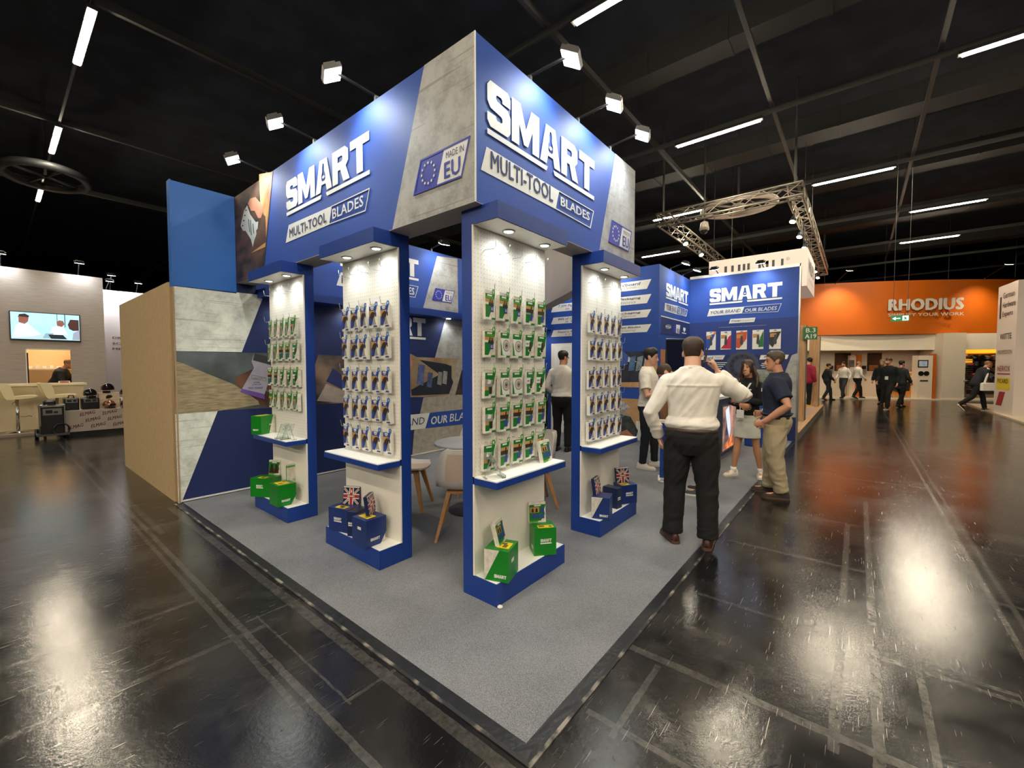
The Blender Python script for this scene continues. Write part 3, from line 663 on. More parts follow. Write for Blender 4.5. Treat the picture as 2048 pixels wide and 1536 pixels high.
MB().flat([[WS.px(*iz(1640+35*cos(k*pi/8), 1110+26*sin(k*pi/8))) for k in range(16)], [WS.px(*iz(1640+31*cos(k*pi/8), 1110+22*sin(k*pi/8))) for k in range(16)]], WS.P, .004, .006).build('partner_mark', M_white_ink, ws)
WS.text('mdpa', iz(1605, 1125), iz(1675, 1100), M_white_ink, ws, bold=.02)
WS.poly('badge_pale_field', [iz(1742, 1082), iz(1792, 1090), iz(1780, 1200), iz(1738, 1190)], M_print_w, ws, off=.006)
WS.poly('badge_blue_field', [iz(1706, 1090), iz(1738, 1092), iz(1730, 1195), iz(1702, 1185)], M_eu, ws, off=.006)
WS.text('EU', iz(1748, 1185), iz(1780, 1140), M_navy_ink, ws, .008, bold=.03)
MB().flat([[WS.px(*iz(x, y)) for x, y in ((1832, 1120), (1860, 1128), (1858, 1160), (1842, 1180), (1830, 1150))]], WS.P, .004, .006).build('partner_mark', M_white_ink, ws)
MB().flat([[WS.px(*iz(x, y)) for x, y in ((1815, 1182), (1868, 1192), (1868, 1204), (1815, 1194))]], WS.P, .004, .006).build('partner_mark', M_white_ink, ws)

# end wall x = 9.2
wb = thing('wall_end', 'blue printed end wall with logo and five printed packets', 'wall', (9.2, 0, 0), kind='structure')
MB().box((9.2, 0, 0), (9.3, 2.15, 3.6)).build('panel', M_blue, wb)
MB().box((9.19, -.02, 3.6), (9.31, 2.15, 3.66)).build('top_rail', M_silver, wb)
MB().box((9.19, -.03, 0), (9.31, 0, 3.66)).build('edge_post', M_silver, wb)
def ez(x, y): return (1360+x/6.98, 540+y/6.98)
a, b, c = WB.px(*ez(415, 490)), WB.px(*ez(1425, 405)), WB.px(*ez(420, 272))
logo(WB, a[0], (a[1]+b[1])/2, b[0], c[1], M_white_ink, wb)
WB.poly('pale_strip', [ez(412, 547), ez(893, 512), ez(857, 607), ez(378, 650)], M_print_w, wb)
outline(WB, [ez(893, 512), ez(1420, 465), ez(1370, 583), ez(857, 607)], .008, M_print_w, wb)
WB.text('YOUR', ez(425, 618), ez(608, 560), M_navy_ink, wb, bold=.02, shear=.2)
WB.text('BRAND', ez(632, 602), ez(846, 540), M_navy_ink, wb, shear=.2)
WB.text('OUR', ez(905, 588), ez(1070, 530), M_white_ink, wb, bold=.025, shear=.2)
WB.text('BLADES', ez(1090, 575), ez(1355, 505), M_white_ink, wb, shear=.2)
zl = WB.px(1379, 646.7)[1]; zm = WB.px(1590, 708)[1]
WB.rect('navy_band', (-2.15, zm), (0, zl), mat('mid_blue_print', '#1b3478', .6), wb, off=.002, th=.002)
WB.rect('navy_band', (-2.15, .02), (0, zm), M_navy, wb, off=.002, th=.002)
WB.poly('pale_strip', [ez(705, 685), ez(1055, 663), ez(1035, 725), ez(683, 747)], M_print_w, wb, off=.005)
WB.text('Design', ez(718, 728), ez(855, 692), M_navy_ink, wb, .008, bold=.02, shear=.2)
WB.text('Support', ez(868, 722), ez(1028, 682), M_grey_ink, wb, .008, shear=.2)
WB.text('In-House Design Team to Provide Designs & Drawn Compositions', ez(545, 808), ez(1205, 764), M_white_ink, wb, .006, bold=.01)
PK = [((360, 865), (502, 860), (497, 1112), (365, 1118), '#2b4a9c', '#d07a3a'), ((567, 857), (715, 852), (710, 1108), (565, 1112), '#b02740', '#b02740'),
      ((785, 847), (938, 845), (935, 1108), (782, 1110), '#b8482f', '#b8482f'), ((1010, 838), (1170, 835), (1165, 1102), (1008, 1105), '#1d6a35', '#1d6a35'), ((1248, 828), (1412, 825), (1408, 1100), (1245, 1103), '#26262a', '#26262a')]
for k, (A, B, C_, D, c1, c2) in enumerate(PK):
    qs = [WB.px(*ez(*v)) for v in (A, B, C_, D)]; x0, x1 = qs[3][0], qs[1][0]; z0, z1 = (qs[2][1]+qs[3][1])/2, (qs[0][1]+qs[1][1])/2; W_, H_ = x1-x0, z1-z0
    card = WB.rect('printed_packet', (x0, z0), (x1, z1), M_card, wb, off=.006, th=.004)
    f = lambda pts: [(x0+u*W_, z0+v*H_) for u, v in pts]
    mI = mat('packet_ink_%d' % k, c1, .5)
    if k == 0: WB.poly('packet_colour', f([(0, .1), (.32, .06), (.95, .9), (0, .75)]), mI, card, px=False, off=.008); WB.poly('packet_tab', f([(.72, .85), (1, .85), (1, .99), (.8, .99)]), mat('packet_tab_o', c2, .5), card, px=False, off=.009)
    elif k == 1: WB.poly('packet_colour', f([(.0, .06), (1, .03), (1, .78), (.78, .7), (.5, .35)]), mI, card, px=False, off=.008)
    elif k == 2: WB.poly('packet_colour', f([(0, .9), (1, .93), (.95, .55), (.6, .3), (.3, .07), (0, .1)]), mI, card, px=False, off=.008)
    elif k == 3: WB.poly('packet_colour', f([(.98, .95), (.7, .6), (.55, .1), (1, .12)]), mI, card, px=False, off=.008)
    else: WB.poly('packet_colour', f([(0, .85), (1, .88), (.7, .5), (.3, .07), (0, .25)]), mI, card, px=False, off=.008)
    WB.poly('packet_photo', f([(.05, .6), (.62, .62), (.6, .8), (.05, .8)]), M_orange_ink, card, px=False, off=.009)
    WB.poly('packet_tool', f([(.36, .3), (.42, .72), (.6, .74), (.66, .3), (.55, .22)]), M_dgrey, card, px=False, off=.0105)
    WB.poly('packet_slot', f([(.35, .93), (.65, .93), (.58, .965), (.42, .965)]), M_dgrey, card, px=False, off=.009)
WB.poly('pale_strip', [ez(250, 1196), ez(630, 1190), ez(598, 1250), ez(220, 1256)], M_print_w, wb, off=.005)
WB.text('Board', ez(330, 1245), ez(465, 1205), M_navy_ink, wb, .008, bold=.02, shear=.2)
WB.text('Types', ez(480, 1240), ez(585, 1200), M_grey_ink, wb, .008, shear=.2)
WB.poly('pale_strip', [ez(1130, 1188), ez(1520, 1182), ez(1495, 1242), ez(1108, 1250)], M_print_w, wb, off=.005)
WB.text('Packaging', ez(1175, 1236), ez(1440, 1195), M_navy_ink, wb, .008, bold=.02, shear=.2)
mb = MB()
for (x, y, n) in ((460, 1300, 4), (1140, 1310, 3), (1140, 1410, 2)):
    for k in range(n):
        p0 = WB.px(*ez(x, y+26*k)); mb.flat([[(p0[0]-.02*(k % 2), p0[1]), (p0[0]+.3-.04*k, p0[1]), (p0[0]+.3-.04*k, p0[1]+.016), (p0[0]-.02*(k % 2), p0[1]+.016)]], WB.P, .003, .005)
mb.build('fine_print_lines', M_print_w, wb)
dc = WB.px(*ez(868, 1340)); r_ = .33
disc = [[(dc[0]+r_*(1+.035*cos(14*t))*cos(t), dc[1]+r_*(1+.035*cos(14*t))*sin(t)) for t in [2*pi*k/84 for k in range(84)]]]
MB().flat(disc, WB.P, .003, .005).build('printed_disc', mat('disc_grey', '#3c4356', .5), wb)
mb = MB(); mb.flat([[(dc[0]+.8*r_*cos(t), dc[1]+.8*r_*sin(t)) for t in [2*pi*k/40 for k in range(40)]], [(dc[0]+.5*r_*cos(t), dc[1]+.5*r_*sin(t)) for t in [2*pi*k/40 for k in range(40)]]], WB.P, .005, .007); mb.build('printed_disc_ring', mat('disc_dark', '#2a3043', .5), wb)
mb = MB()
for k in range(12):
    t0 = 2*pi*k/12; mb.flat([[(dc[0]+.66*r_*cos(t0)+.022*cos(t), dc[1]+.66*r_*sin(t0)+.022*sin(t)) for t in [2*pi*j/10 for j in range(10)]]], WB.P, .007, .009)
mb.build('printed_disc_hole', M_black, wb)
WB.poly('concrete_print', [(-.1, WB.px(*ez(1640, 1190))[1]), (0, WB.px(*ez(1640, 1190))[1]+.05), (0, .5), (-.5, .5)], M_conc, wb, px=False, off=.004)

# floodlights on arms: over the fascia and over the walls
def flood(label, pos, aim, base, W=None, size=.17, spot=78, warm=False, group='booth floodlights'):
    t = thing('floodlight', label, 'floodlight', pos, group=group)
    p = Vector(pos); d = (Vector(aim)-p).normalized(); up = Vector((0, 0, 1)); x = d.cross(up).normalized(); y = x.cross(d)
    mx = Matrix.Translation(p) @ Matrix(((x.x, y.x, -d.x), (x.y, y.y, -d.y), (x.z, y.z, -d.z))).to_4x4()
    h = size/2
    MB().box((-h, -h*.8, .006), (h, h*.8, .04), mx=mx).box((-h*.7, -h*.5, .04), (h*.7, h*.5, .065), mx=mx).build('housing', M_black, t)
    MB().box((-h*.92, -h*.72, 0), (h*.92, h*.72, .006), mx=mx).build('lens', M_lamp_w if warm else M_lamp, t)
    b = Vector(base); MB().tube([p+d*-.05, p*.5+b*.5+Vector((0,0,.02)), b], .011, 8).tube([b, b+Vector((0,0,-.06))], .02, 8).build('arm', M_black, t)
    l = bpy.data.lights.new('flood', 'SPOT'); l.energy = W or FLOOD_W; l.spot_size = RD(spot*1.6); l.spot_blend = .85; l.shadow_soft_size = .06
    l.color = (1, .82, .6) if warm else (.86, .95, 1)
    lo = bpy.data.objects.new('lamp_beam', l); COL.objects.link(lo)
    lo.matrix_world = mx @ Matrix.Translation((0, 0, -.02)); par(lo, t)
    lo.matrix_parent_inverse = Matrix.Identity(4); lo.matrix_basis = INV[t] @ lo.matrix_world
    return t
for (y, lb) in ((2.12, 'white floodlight nearest the sign corner over the left face'), (3.12, 'white floodlight in the middle over the left sign face'), (4.18, 'white floodlight at the far end over the left sign face')):
    flood(lb, (FLx-.26, y, 3.72), (FLx, y-.12, 3.15), (FLx+.03, y-.12, 3.66))
for (x, lb) in ((1.37, 'white floodlight nearest the sign corner over the right face'), (2.05, 'white floodlight in the middle over the right sign face'), (2.65, 'white floodlight at the far end over the right sign face')):
    flood(lb, (x, FRy-.24, 3.72), (x-.1, FRy, 3.15), (x-.12, FRy+.03, 3.66))
for (x, lb) in ((2.1, 'floodlight over the rear wall hidden behind the display units'), (3.75, 'floodlight over the rear wall seen between the display units'), (5.3, 'floodlight over the far part of the rear wall')):
    flood(lb, (x, 4.66, 3.68), (x+.1, 4.98, 3.0), (x, 4.99, 3.66), FLOOD_W*.7)
for (x, lb) in ((7.9, 'left one of two floodlights over the alcove side wall'), (8.7, 'right one of two floodlights over the alcove side wall')):
    flood(lb, (x, 1.86, 3.68), (x, 2.15, 2.9), (x, 2.17, 3.64), FLOOD_W*.7)
for (y, lb) in ((1.55, 'left one of two floodlights over the alcove end wall'), (.65, 'right one of two floodlights over the alcove end wall')):
    flood(lb, (8.9, y, 3.7), (9.2, y, 2.9), (9.22, y, 3.68), FLOOD_W*.9)
for (y, lb) in ((3.0, 'floodlight over the information strips behind the right display unit'), (4.2, 'floodlight over the store room door')):
    flood(lb, (6.9, y, 3.68), (7.2, y, 2.9), (7.22, y, 3.64), FLOOD_W*.7)
# ------------------------------------------------------------------ display units
UW, UP, UT, UHB, UHS = .814, .303, .105, .151, .819
UHC, UCT = 2.58, .105
_dl = {}
def spot_down(t, lx, ly, z, W, inv_rot, ang=158, col=(.93, 1, .96), size=.02):
    l = bpy.data.lights.new('downlight', 'SPOT'); l.energy = W; l.spot_size = RD(ang); l.spot_blend = 1.0; l.shadow_soft_size = size; l.color = col
    lo = bpy.data.objects.new('lamp_beam', l); COL.objects.link(lo); lo.location = (lx, ly, z); lo.parent = t
    return lo
hook_mesh = MB().tube([(0, 0, 0), (0, -.085, -.004), (0, -.092, .004), (.004, -.094, .022), (-.003, -.096, .034), (.003, -.098, .05)], .0022, 6).mesh('hook', M_silver, True)
dl_ring = MB().lathe([(.045, 0), (.045, -.006), (.032, -.008), (.032, 0)], 24).mesh('downlight_ring', M_silver, True)
dl_lens = MB().lathe([(.001, -.002), (.033, -.002), (.033, -.006), (.001, -.007)], 20).mesh('downlight_lens', M_down, True)
def unit(label, loc, rz, rows, square=False):
    t = thing('display_unit', label, 'display stand', loc, rz, 'pegboard display units', world=False)
    MB().box((0, UP-UT+.012, .004), (UW, UP, UHC)).build('back_panel', M_unit, t)
    MB().box((0, 0, .004), (UW, UP-UT+.012, UHB-.012)).build('base', M_unit, t)
    MB().box((.008, .008, UHB-.012), (UW-.008, UP-UT, UHB)).build('base_top', M_shelf, t)
    MB().box((0, 0, UHB-.012), (UW, .008, UHB-.001)).box((0, .008, UHB-.012), (.008, UP-UT, UHB-.001)).box((UW-.008, .008, UHB-.012), (UW, UP-UT, UHB-.001)).build('base_edge', M_unit, t)
    s0 = UP-.307
    sh = MB().box((0, s0, UHS-.051), (UW, UP-UT, UHS-.008)).build('shelf', M_unit, t)
    MB().box((.004, s0+.004, UHS-.008), (UW-.004, UP-UT, UHS)).build('shelf_top', M_shelf, sh)
    c0 = UP-.318
    cn = MB().box((0, c0, UHC-UCT), (UW, UP-UT+.012, UHC)).build('canopy', M_unit, t)
    MB().box((.006, c0+.006, UHC-UCT-.004), (UW-.006, UP-UT, UHC-UCT)).build('canopy_soffit', M_white, cn)
    MB().box((.012, UP-UT, UHS), (UW-.012, UP-UT+.012, UHC-UCT-.006)).build('pegboard', M_peg, t)
    MB().box((.012, UP-UT, UHB), (UW-.012, UP-UT+.012, UHS-.052)).build('lower_back', M_white, t)
    mb = MB()
    for z0, z1 in ((UHB, UHS-.051), (UHS, UHC-UCT)): mb.box((0, UP-UT-.001, z0), (.012, UP-UT+.012, z1)).box((UW-.012, UP-UT-.001, z0), (UW, UP-UT+.012, z1))
    mb.build('white_edge', M_white, t)
    for x in (.245, .672):
        for me in (dl_ring, dl_lens):
            o = bpy.data.objects.new('downlight_trim' if me is dl_ring else 'downlight_lens', me); COL.objects.link(o); o.parent = cn; o.location = (x, .1, UHC-UCT-.004)
        spot_down(t, x, .09, UHC-UCT-.02, DOWN_W, 0)
    for z in [2.333]+rows:
        for k in range(5):
            o = bpy.data.objects.new('hook', hook_mesh); COL.objects.link(o); o.parent = t
            o.location = (.107+.15*k+random.uniform(-.004, .004), UP-UT, z-(0 if z == 2.333 else .012)); o.rotation_euler = (0, 0, random.uniform(-.12, .12))
    return t
ROWZ = [2.06, 1.812, 1.54, 1.3, 1.05]
UA = unit('display unit farthest left with green packets and an open easel shelf', (.516, 3.365+UW, 0), -pi/2, ROWZ[:4])
UB = unit('display unit with blue packets left of the corner unit', (.526, 1.809+UW, 0), -pi/2, ROWZ)
UC = unit('corner display unit with large green packets', (.713, .791, 0), 0, ROWZ)
UD = unit('display unit with blue packets on the right side of the booth', (2.142, .803, 0), 0, ROWZ)
def uw(u, x, y, z):
    a = u.rotation_euler.z; L = u.location
    return (L.x+x*cos(a)-y*sin(a), L.y+x*sin(a)+y*cos(a), L.z+z)
MB().lathe([(.012, 0), (.018, .003), (.018, .008), (.01, .014), (.001, .015)], 16).build('foot_cap', M_white, UC, True).location = (.015, -.015, .004)
# acrylic leaflet etc. follow below; packets first
PW, PH = .104, .195
def packet_mesh(kind):
    """card with printed areas; origin at the hang hole, front towards -y"""
    mb = MB(); D = .022
    mb.box((-PW/2, 0, -PH+.02), (PW/2, D, .0), 0)           # packet body
    mb.box((-PW/2, .0, 0), (PW/2-.03, .002, .02), 0)         # hanger flap
    mb.flat([[(PW/2-.03, -.004), (PW/2, -.004), (PW/2, .024), (PW/2-.006, .032), (PW/2-.022, .032), (PW/2-.03, .02)], [(PW/2-.022, .006), (PW/2-.008, .006), (PW/2-.008, .018), (PW/2-.012, .022), (PW/2-.018, .022), (PW/2-.022, .018)]], lambda s, z, o: (s, -o, z), -.002, .001, 4)
    fn = lambda s, z, o: (s-PW/2, -o, z-PH+.02)
    def P(pts, m, k=1): mb.flat([pts], fn, 0, .0007*k, m)
    if kind == 'blue':
        P([(0, .172), (.098, .172), (.082, .125), (.058, .07), (.03, .02), (0, .02)], 1)
        P([(.02, .156), (.062, .156), (.062, .168), (.02, .168)], 2, 2)
        P([(.026, .146), (.056, .146), (.056, .152), (.026, .152)], 2, 2)
        P([(0, .09), (.062, .1), (.072, .138), (0, .138)], 3, 2)
        P([(.012, .085), (.05, .062), (.066, .085), (.07, .118), (.056, .13), (.036, .124), (.018, .108)], 5, 3)
        P([(0, .075), (.02, .08), (.022, .03), (.008, .02), (0, .022)], 6, 3)
        P([(.056, .08), (.07, .09), (.078, .05), (.088, .028), (.04, .026), (.052, .055)], 7, 3)
        P([(.076, .118), (.088, .122), (.09, .095), (.08, .088)], 5, 3)
        P([(.052, .006), (.1, .006), (.096, .019), (.06, .019)], 6, 2)
    else:
        P([(0, .172), (PW, .172), (.092, .13), (.09, .1), (.062, .06), (.036, .016), (0, .016)], 1)
        P([(.02, .156), (.07, .156), (.07, .167), (.02, .167)], 2, 2)
        if kind == 'photo':
            P([(.002, .142), (.086, .142), (.086, .153), (.002, .153)], 8, 2)
            P([(0, .115), (.088, .115), (.088, .138), (0, .138)], 3, 2)
            P([(0, .1), (.03, .1), (.03, .115), (0, .115)], 2, 3)
            P([(.04, .1), (.052, .1), (.055, .135), (.046, .138)], 5, 3); P([(.062, .1), (.078, .1), (.076, .13), (.066, .138)], 5, 3); P([(.034, .092), (.088, .092), (.088, .104), (.034, .104)], 5, 3)
            P([(.05, .055), (.084, .055), (.084, .09), (.05, .09)], 6, 3)
            P([(.058, .066), (.076, .066), (.076, .07), (.058, .07)], 2, 4); P([(.058, .076), (.076, .076), (.076, .08), (.058, .08)], 2, 4)
        elif kind == 'disc':
            P([(0, .135), (.09, .135), (PW, .12), (PW, .02), (.02, .02), (0, .05)], 2, 2)
            c, r = (.062, .085), .04
            P([(c[0]+r*cos(t), c[1]+r*1.05*sin(t)) for t in [2*pi*k/20 for k in range(20)]], 7, 3)
            P([(c[0]+r*.78*cos(t), c[1]+r*.8*sin(t)) for t in [2*pi*k/20 for k in range(20)]], 0, 4)
            P([(c[0]+r*.6*cos(t), c[1]+r*.62*sin(t)) for t in [2*pi*k/20 for k in range(20)]], 7, 5)
            P([(c[0]+.008*cos(t), c[1]+.009*sin(t)) for t in [2*pi*k/12 for k in range(12)]], 5, 6)
            P([(0, .02), (.02, .02), (.008, .08), (0, .11)], 1, 3)
        elif kind == 'cone':
            P([(.0, .085), (.05, .085), (.05, .13), (0, .13)], 2, 2); P([(.004, .1), (.034, .1), (.034, .112), (.004, .112)], 7, 3)
            P([(.04, .058), (.044, .12), (.052, .12), (.056, .1), (.062, .12), (.068, .118), (.06, .056)], 5, 4)
            P([(c_[0], c_[1]) for c_ in [(.05+.022*cos(t), .055+.01*sin(t)) for t in [2*pi*k/14 for k in range(14)]]], 2, 3)
            P([(c_[0], c_[1]) for c_ in [(.05+.014*cos(t), .056+.006*sin(t)) for t in [2*pi*k/14 for k in range(14)]]], 5, 5)
        elif kind == 'tools':
            P([(.0, .075), (.07, .08), (.078, .125), (0, .13)], 7, 2); P([(.02, .1), (.05, .095), (.06, .12), (.03, .128)], 2, 3)
            P([(0, .055), (.034, .055), (.034, .075), (0, .075)], 3, 3)
            P([(.044, .03), (.068, .03), (.07, .075), (.046, .075)], 5, 4); P([(.04, .08), (.076, .08), (.074, .098), (.042, .098)], 7, 4)
        elif kind == 'mixed':
            P([(0, .118), (.084, .118), (.088, .14), (0, .14)], 3, 2)
            P([(.0, .09), (.08, .09), (.084, .118), (0, .118)], 5, 3); P([(.05, .104), (.06, .104), (.066, .138), (.054, .138)], 5, 4)
            P([(.0, .078), (.05, .078), (.05, .09), (0, .09)], 7, 4)
            P([(.046, .034), (.074, .034), (.08, .08), (.05, .08)], 6, 4); P([(.07, .05), (.09, .06), (.098, .1), (.084, .104)], 7, 3)
        else:                                               # small
            P([(.0, .06), (.05, .06), (.066, .12), (0, .125)], 5, 2); P([(.0, .1), (.06, .1), (.066, .122), (0, .122)], 3, 3)
            P([(.02, .03), (.05, .04), (.06, .1), (.03, .1)], 7, 4)
        P([(.002, .004), (.056, .004), (.06, .016), (.002, .016)], 2, 2); P([(.062, .003), (PW, .003), (PW, .016), (.068, .016)], 1, 2)
    main = M_blue_pk if kind == 'blue' else M_green_pk
    return mb.mesh('packet', [M_card if kind == 'blue' else M_stone_card, main, M_white_ink, M_orange_ink, M_lblue_ink if kind == 'blue' else M_green_l, M_brown_ink, M_navy_pk, M_grey_ink, M_green_l])
M_blue_pk = mat('blue_packet_ink', '#1f3f92', .4); M_green_pk = mat('green_packet_ink', '#11702a', .4); M_navy_pk = mat('navy_packet_ink', '#30418f', .45)
PKM = {k: packet_mesh(k) for k in ('blue', 'photo', 'disc', 'cone', 'tools', 'mixed', 'small')}
blister = MB().bbox((-.03, -.012, -.15), (.03, 0, -.05), .006).mesh('blister', M_clear, True)
ROWN = ['top', 'second', 'third', 'fourth', 'bottom']; COLN = ['leftmost', 'second', 'middle', 'fourth', 'rightmost']
DESC = dict(blue='blue and white blade packet', photo='green packet with orange photo and navy square', disc='green packet with a round sanding disc', cone='green packet with dark pointed bit', tools='green packet with grey tool photos', mixed='green packet with brown photo and mixed blades', small='slim green blade packet')
def hang(u, where, grid, rows):
    for r, row in enumerate(grid):
        for c, kind in enumerate(row):
            if not kind: continue
            o = bpy.data.objects.new('packet', PKM[kind]); COL.objects.link(o)
            last = r == len(grid)-1
            tag(o, '%s, %s row, %s column, %s' % (DESC[kind], 'bottom' if last else ROWN[r], COLN[c], where), 'packet', 'packets '+where)
            o.location = uw(u, .107+.15*c+random.uniform(-.004, .004), UP-UT-.052+random.uniform(-.006, .01), rows[r]-.022+random.uniform(-.005, .005))
            o.rotation_euler = (RD(random.uniform(-1, 2)), RD(random.uniform(-1.2, 1.2)), u.rotation_euler.z+RD(random.uniform(-5, 5)))
            if random.random() < .8: o.scale = (1, random.choice((1, 1.2, 1.5)), 1)
S, G = 'small', 'small'
hang(UA, 'on far left unit', [['small']*5, ['small', 'small', 'mixed', 'mixed', 'cone'], ['mixed', 'mixed', 'cone', 'cone', 'cone'], ['small']*5], ROWZ)
hang(UB, 'on unit left of corner', [['blue']*5]*5, ROWZ)
hang(UC, 'on corner unit', [['photo', 'photo', 'photo', 'mixed', 'mixed'], ['photo', 'disc', 'disc', 'cone', 'cone'], ['tools', 'disc', 'disc', 'cone', 'cone'], ['tools', 'mixed', 'mixed', 'mixed', 'mixed'], ['tools', 'mixed', 'mixed', 'mixed', 'mixed']], ROWZ)
hang(UD, 'on right unit', [['blue']*5]*5, ROWZ)

# cartons standing on the bases
def carton(label, corner, ang, wl, wr, h, z0, col, style, group='product cartons'):
    """corner = nearest bottom corner, ang = direction of the right-hand edge; left-hand edge at ang+90"""
    t = thing('carton', label, 'box', (corner[0], corner[1], z0), RD(ang), group, world=False)
    g = style.get('chamfer', 0); body = M_green if col == 'g' else (M_carton if col == 'b' else M_carton_d)
    if g:   # the face along +x has a slanted lower edge
        mb = MB(); mb.flat([[(0, 0), (wr*.7, 0), (wr, h*.42), (wr, h), (0, h)]], lambda s, z, o: (s, -o, z), -wl, 0)
        mb.add([(0, wl, 0), (wr*.7, wl, 0), (wr, wl, h*.42), (wr, wl, h), (0, wl, h)], [(4, 3, 2, 1, 0)])
        mb.build('body', body, t)
        MB().box((wr*.3, .01, .001), (wr*.97, wl-.01, h*.6)).build('inner_tray', M_stone_card, t)
    else: MB().box((0, 0, 0), (wr, wl, h)).build('body', body, t)
    f1 = lambda s, z, o: (s, -o, z)                      # right-hand face
    f2 = lambda s, z, o: (-o, wl-s, z)                   # left-hand face
    class A:
        def __init__(s, f): s.P = lambda a, b, o=0: f(a, b, o)
    for face, f, w_ in ((style.get('right'), f1, wr), (style.get('left'), f2, wl)):
        if not face: continue
        if 'diag' in face:
            MB().flat([[(0, 0), (w_*.02, 0), (w_*.62, h), (0, h)]] if face['diag'] == 'l' else [[(w_, 0), (w_*.98, 0), (w_*.98, 0), (w_*.55, 0), (w_*.85, h), (w_, h)]], f, 0, .0012).build('marbled_side', M_stone_card, t)
        if 'logo' in face:
            x, z, k = face['logo']; logo(A(f), w_*x, h*z, w_*x+k, h*z+k*.26, M_white_ink, t, off=.002, th=.001, bar=False)
            if face.get('sub'): MB().flat([[(w_*x, h*z-.006), (w_*x+k, h*z-.006), (w_*x+k, h*z-.016), (w_*x, h*z-.016)]], f, .0, .0015).build('sub_line', M_print_w, t)
        if 'tag' in face:
            x, z = face['tag']; MB().flat([[(w_*x, h*z), (w_*x+.045, h*z), (w_*x+.045, h*z+.022), (w_*x, h*z+.022)]], f, 0, .0015).build('side_label', M_print_w, t)
    if style.get('sticker'):
        a, b, c, d = style['sticker']
        st = MB().box((wr*a, wl*b, h), (wr*c, wl*d, h+.001)).build('yellow_label', M_yellow, t)
        MB().box((wr*(a+.06), wl*(b+.12), h+.001), (wr*(a+.3), wl*(b+.3), h+.0014)).box((wr*(c-.2), wl*(d-.3), h+.001), (wr*(c-.05), wl*(d-.1), h+.0014)).build('label_print', mat('label_print_ink', '#6b6320', .5), st)
    return t
z0 = UHB+.001; zs = UHS+.001
L0 = {'logo': (.28, .5, .085), 'sub': 1}; LB = {'logo': (.35, .12, .085)}
carton('green carton with pale diagonal side, front left on the corner unit base', (.775, .745), 19, .17, .19, .205, z0, 'g', {'left': {'logo': (.42, .12, .085), 'diag': 'l'}, 'right': {'tag': (.3, .55)}, 'sticker': (.25, .1, .75, .6)})
carton('green carton turned outward at the right of the corner unit base', (1.2, .85), -40, .15, .17, .205, z0, 'g', {'right': L0, 'left': {'tag': (.5, .2)}, 'sticker': (.2, .05, .9, .4)})
carton('navy carton at the left on the base of the unit left of corner', (.56, 2.313), 15, .22, .15, .198, z0, 'b', {'left': L0, 'sticker': (.1, .25, .5, .75)})
carton('narrow dark navy carton between two larger ones, unit left of corner', (.565, 2.195), 24, .085, .155, .204, z0, 'n', {'left': {'logo': (.12, .5, .06), 'sub': 1}})
carton('navy carton with slanted corner at the right, unit left of corner', (.492, 1.93), 2, .19, .185, .212, z0, 'b', {'right': {'logo': (.2, .2, .085)}, 'left': {'tag': (.4, .6)}, 'sticker': (.2, .2, .65, .85), 'chamfer': 1})
carton('large green carton at the left on the far left unit base', (.56, 3.88), 30, .24, .165, .2, z0, 'g', {'left': {'logo': (.3, .55, .08), 'sub': 1}, 'right': {'tag': (.2, .25)}, 'sticker': (.1, .3, .5, .7)})
carton('green carton with slanted corner at the right, far left unit', (.47, 3.47), 0, .2, .18, .215, z0, 'g', {'right': {'logo': (.2, .2, .085)}, 'sticker': (.15, .15, .75, .8), 'chamfer': 1})
carton('green and marbled carton on the shelf of the far left unit', (.53, 4.0), 26, .13, .2, .2, zs, 'g', {'left': {'logo': (.2, .2, .07)}, 'right': {'diag': 'r', 'logo': (.55, .45, .06)}, 'sticker': (.1, .2, .7, .8)})
carton('navy carton with pale diagonal side at the left of the right unit', (2.225, .75), 18, .165, .18, .2, z0, 'b', {'left': {'logo': (.45, .12, .08), 'diag': 'l'}, 'sticker': None})
carton('narrow dark navy carton in the middle of the right unit base', (2.55, .83), -6, .16, .09, .2, z0, 'n', {'right': {'logo': (.15, .5, .05), 'sub': 1}})
carton('navy carton at the right end of the right unit base', (2.715, .86), -32, .15, .185, .19, z0, 'b', {'right': L0, 'sticker': (.1, .1, .6, .6)})

